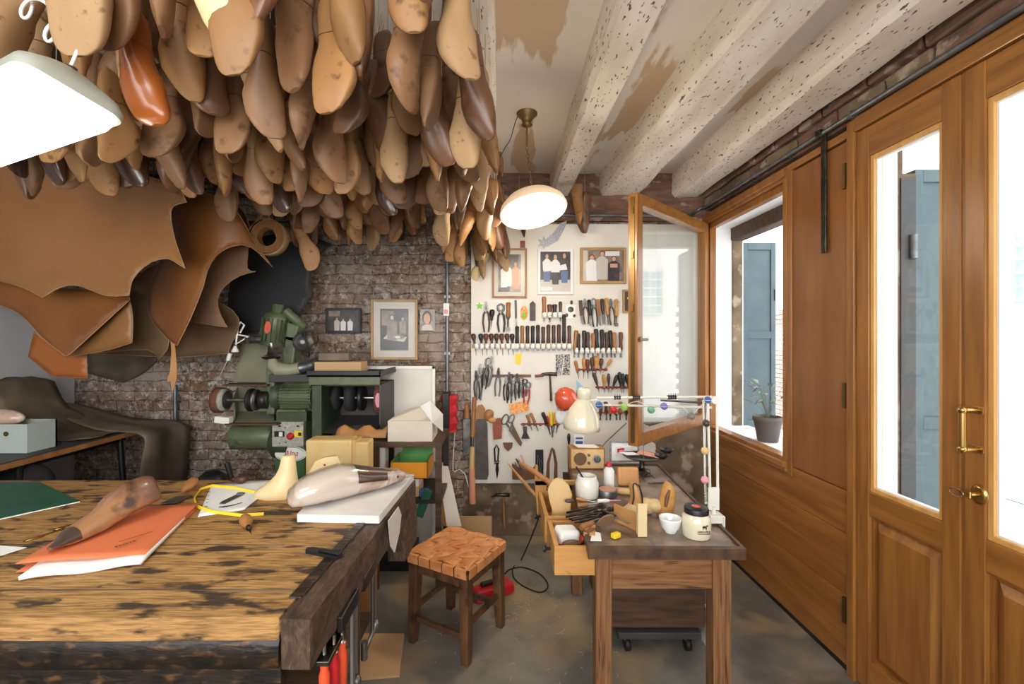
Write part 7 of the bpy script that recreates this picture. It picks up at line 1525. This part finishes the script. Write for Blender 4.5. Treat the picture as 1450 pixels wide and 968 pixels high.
m = B('white_enamel'); m.tube([(top.x+.065, top.y-.03, top.z-.03), (top.x+.02, top.y, top.z-.04), (top.x, top.y, top.z-.03)], .006, 8); m.build('head_joint', lp)
m = B('cream_enamel'); hp_ = P(824, 606, 2.20); m.T = Matrix.Translation((hp_.x-.002, 2.20, hp_.z)) @ Matrix.Rotation(R(3), 4, 'Y') @ Matrix.Rotation(R(6), 4, 'X')
m.lathe([(.088, 0), (.086, .025), (.078, .06), (.062, .095), (.044, .122), (.030, .142), (.029, .15), (.031, .152), (.031, .188), (.024, .198), (.002, .20)], n=40, cap=False); m.build('shade', lp, solid=.002)
m = B('dark_grey'); m.T = Matrix.Translation((hp_.x-.002, 2.20, hp_.z)) @ Matrix.Rotation(R(3), 4, 'Y')
for i in range(14): a_ = 2*PI*i/14; m.box((.0325*math.cos(a_), .0325*math.sin(a_), .168), (.001, .004, .03), (0, 0, a_))
m.build('vent_slots', lp); B('drawer_wood').lathe([(.018, -.03), (.02, .03)], (hp_.x+.012, 2.22, hp_.z), 14).build('bulb', lp)
# clips on the arm and the string of coloured balls
def arm(t_): return Vector((el.x+(top.x+.06-el.x)*t_, el.y+(top.y-.03-el.y)*t_, el.z+.012+(top.z+.01-.03-el.z-.012)*t_))
for i, px_ in enumerate((868, 872, 876, 898, 901, 904, 907, 951, 954, 957, 960)):
    t_ = (1008-px_)/(1008-837); q = arm(t_); m = B('black'); m.box(q, (.0075, .018, .016)); m.tube([q+Vector((0, 0, .008)), q+Vector((0, -.006, .016))], .0012, 5)
    tag(m.build('binder_clip', loc=q), 'small black binder clip, %s from left on the cream lamp arm' % ORD[i], 'clip', 'binder clips on the lamp arm')
balls = [(848, 573, 'blue', 'blue'), (869, 580, 'red', 'dark red'), (884, 576, 'ball_lime', 'lime green'), (922, 580, 'ball_green', 'teal green'), (940, 575, 'ball_violet', 'violet and white'), (979, 589, 'ball_grey', 'grey'), (1002, 566, 'blue', 'bright blue'), (1000, 599, 'toe_dark', 'dark'), (998, 638, 'ball_ochre', 'ochre'), (998, 679, 'pink', 'pink')]
pth = []
for i, (x, y, k, nm) in enumerate(balls):
    dd = 1.80+.40*max(0, (1000-x)/180)-.03; q = P(x, y, dd); r_ = .0125*dd/1.8*1.15
    t = thing('thread_ball', nm+' woven ball in the string of balls hung along the lamp arm', 'ball', q); B(k).ell(q, r_, n=18, m=12).build('ball', t)
    m = B('white' if k in ('ball_violet', 'blue') else k); 
    for r2 in (0, 1): m.tube([q+Vector((r_*1.01*math.cos(j*PI/10), r_*1.01*math.sin(j*PI/10)*(1 if r2 else .3), r_*1.01*math.sin(j*PI/10)*(.0 if r2 else .95))) for j in range(21)], .0008, 4, cap=False)
    m.build('thread', t); pth.append(q)
sp = [];
for a, b in zip(pth, pth[1:]):
    sp += [a+(b-a)*j/6+Vector((0, 0, .03*math.sin(PI*j/6)*(1 if abs(a.x-b.x) > .05 else .1))) for j in range(6)]
tag(B('white').tube(sp+[pth[-1]], .0012, 5).build('ball_string', loc=pth[0]), 'thin white cord carrying the coloured balls', 'cord')
tag(B('steel_dull').tube([arm(.55), arm(.55)+Vector((.0, 0, -.28))], .0012, 5).build('hanging_wire', loc=arm(.55)), 'thin wires hanging from the lamp arm to the round tray', 'wire')
# wire lamp guard ornament on the beam
q = P(893, 240, 3.1); m = B('leaf'); r_ = .075; q = Vector((q.x, 3.05, q.z))
for j in range(3): m.tube([q+Vector((r_*math.cos(i*PI/10), .02*math.cos(i*PI/10+j), r_*math.sin(i*PI/10)*(1-.3*j))) for i in range(21)], .004 if j == 0 else .002, 6, cap=False)
m.tube([q+Vector((-r_, 0, -.01)), q+Vector((r_, 0, .02))], .006, 6); w_ = tag(m.build('wire_ornament', loc=q), 'green wire ring ornament hanging at the end of the second ceiling beam', 'ornament')
m = B('iron'); random.seed(6)
for j in range(6): a_ = random.uniform(0, PI); m.tube([q+Vector((r_*.9*math.cos(i*PI/8)*math.cos(a_), -.01+.03*math.sin(i*PI/8)*math.sin(a_), r_*.9*math.sin(i*PI/8+a_))) for i in range(13)], .0014, 5)
m.build('wire_loops', w_)
B('iron').tube([q+Vector((0, 0, r_)), (q.x, q.y, 2.5)], .0015, 5).build('hook', w_)
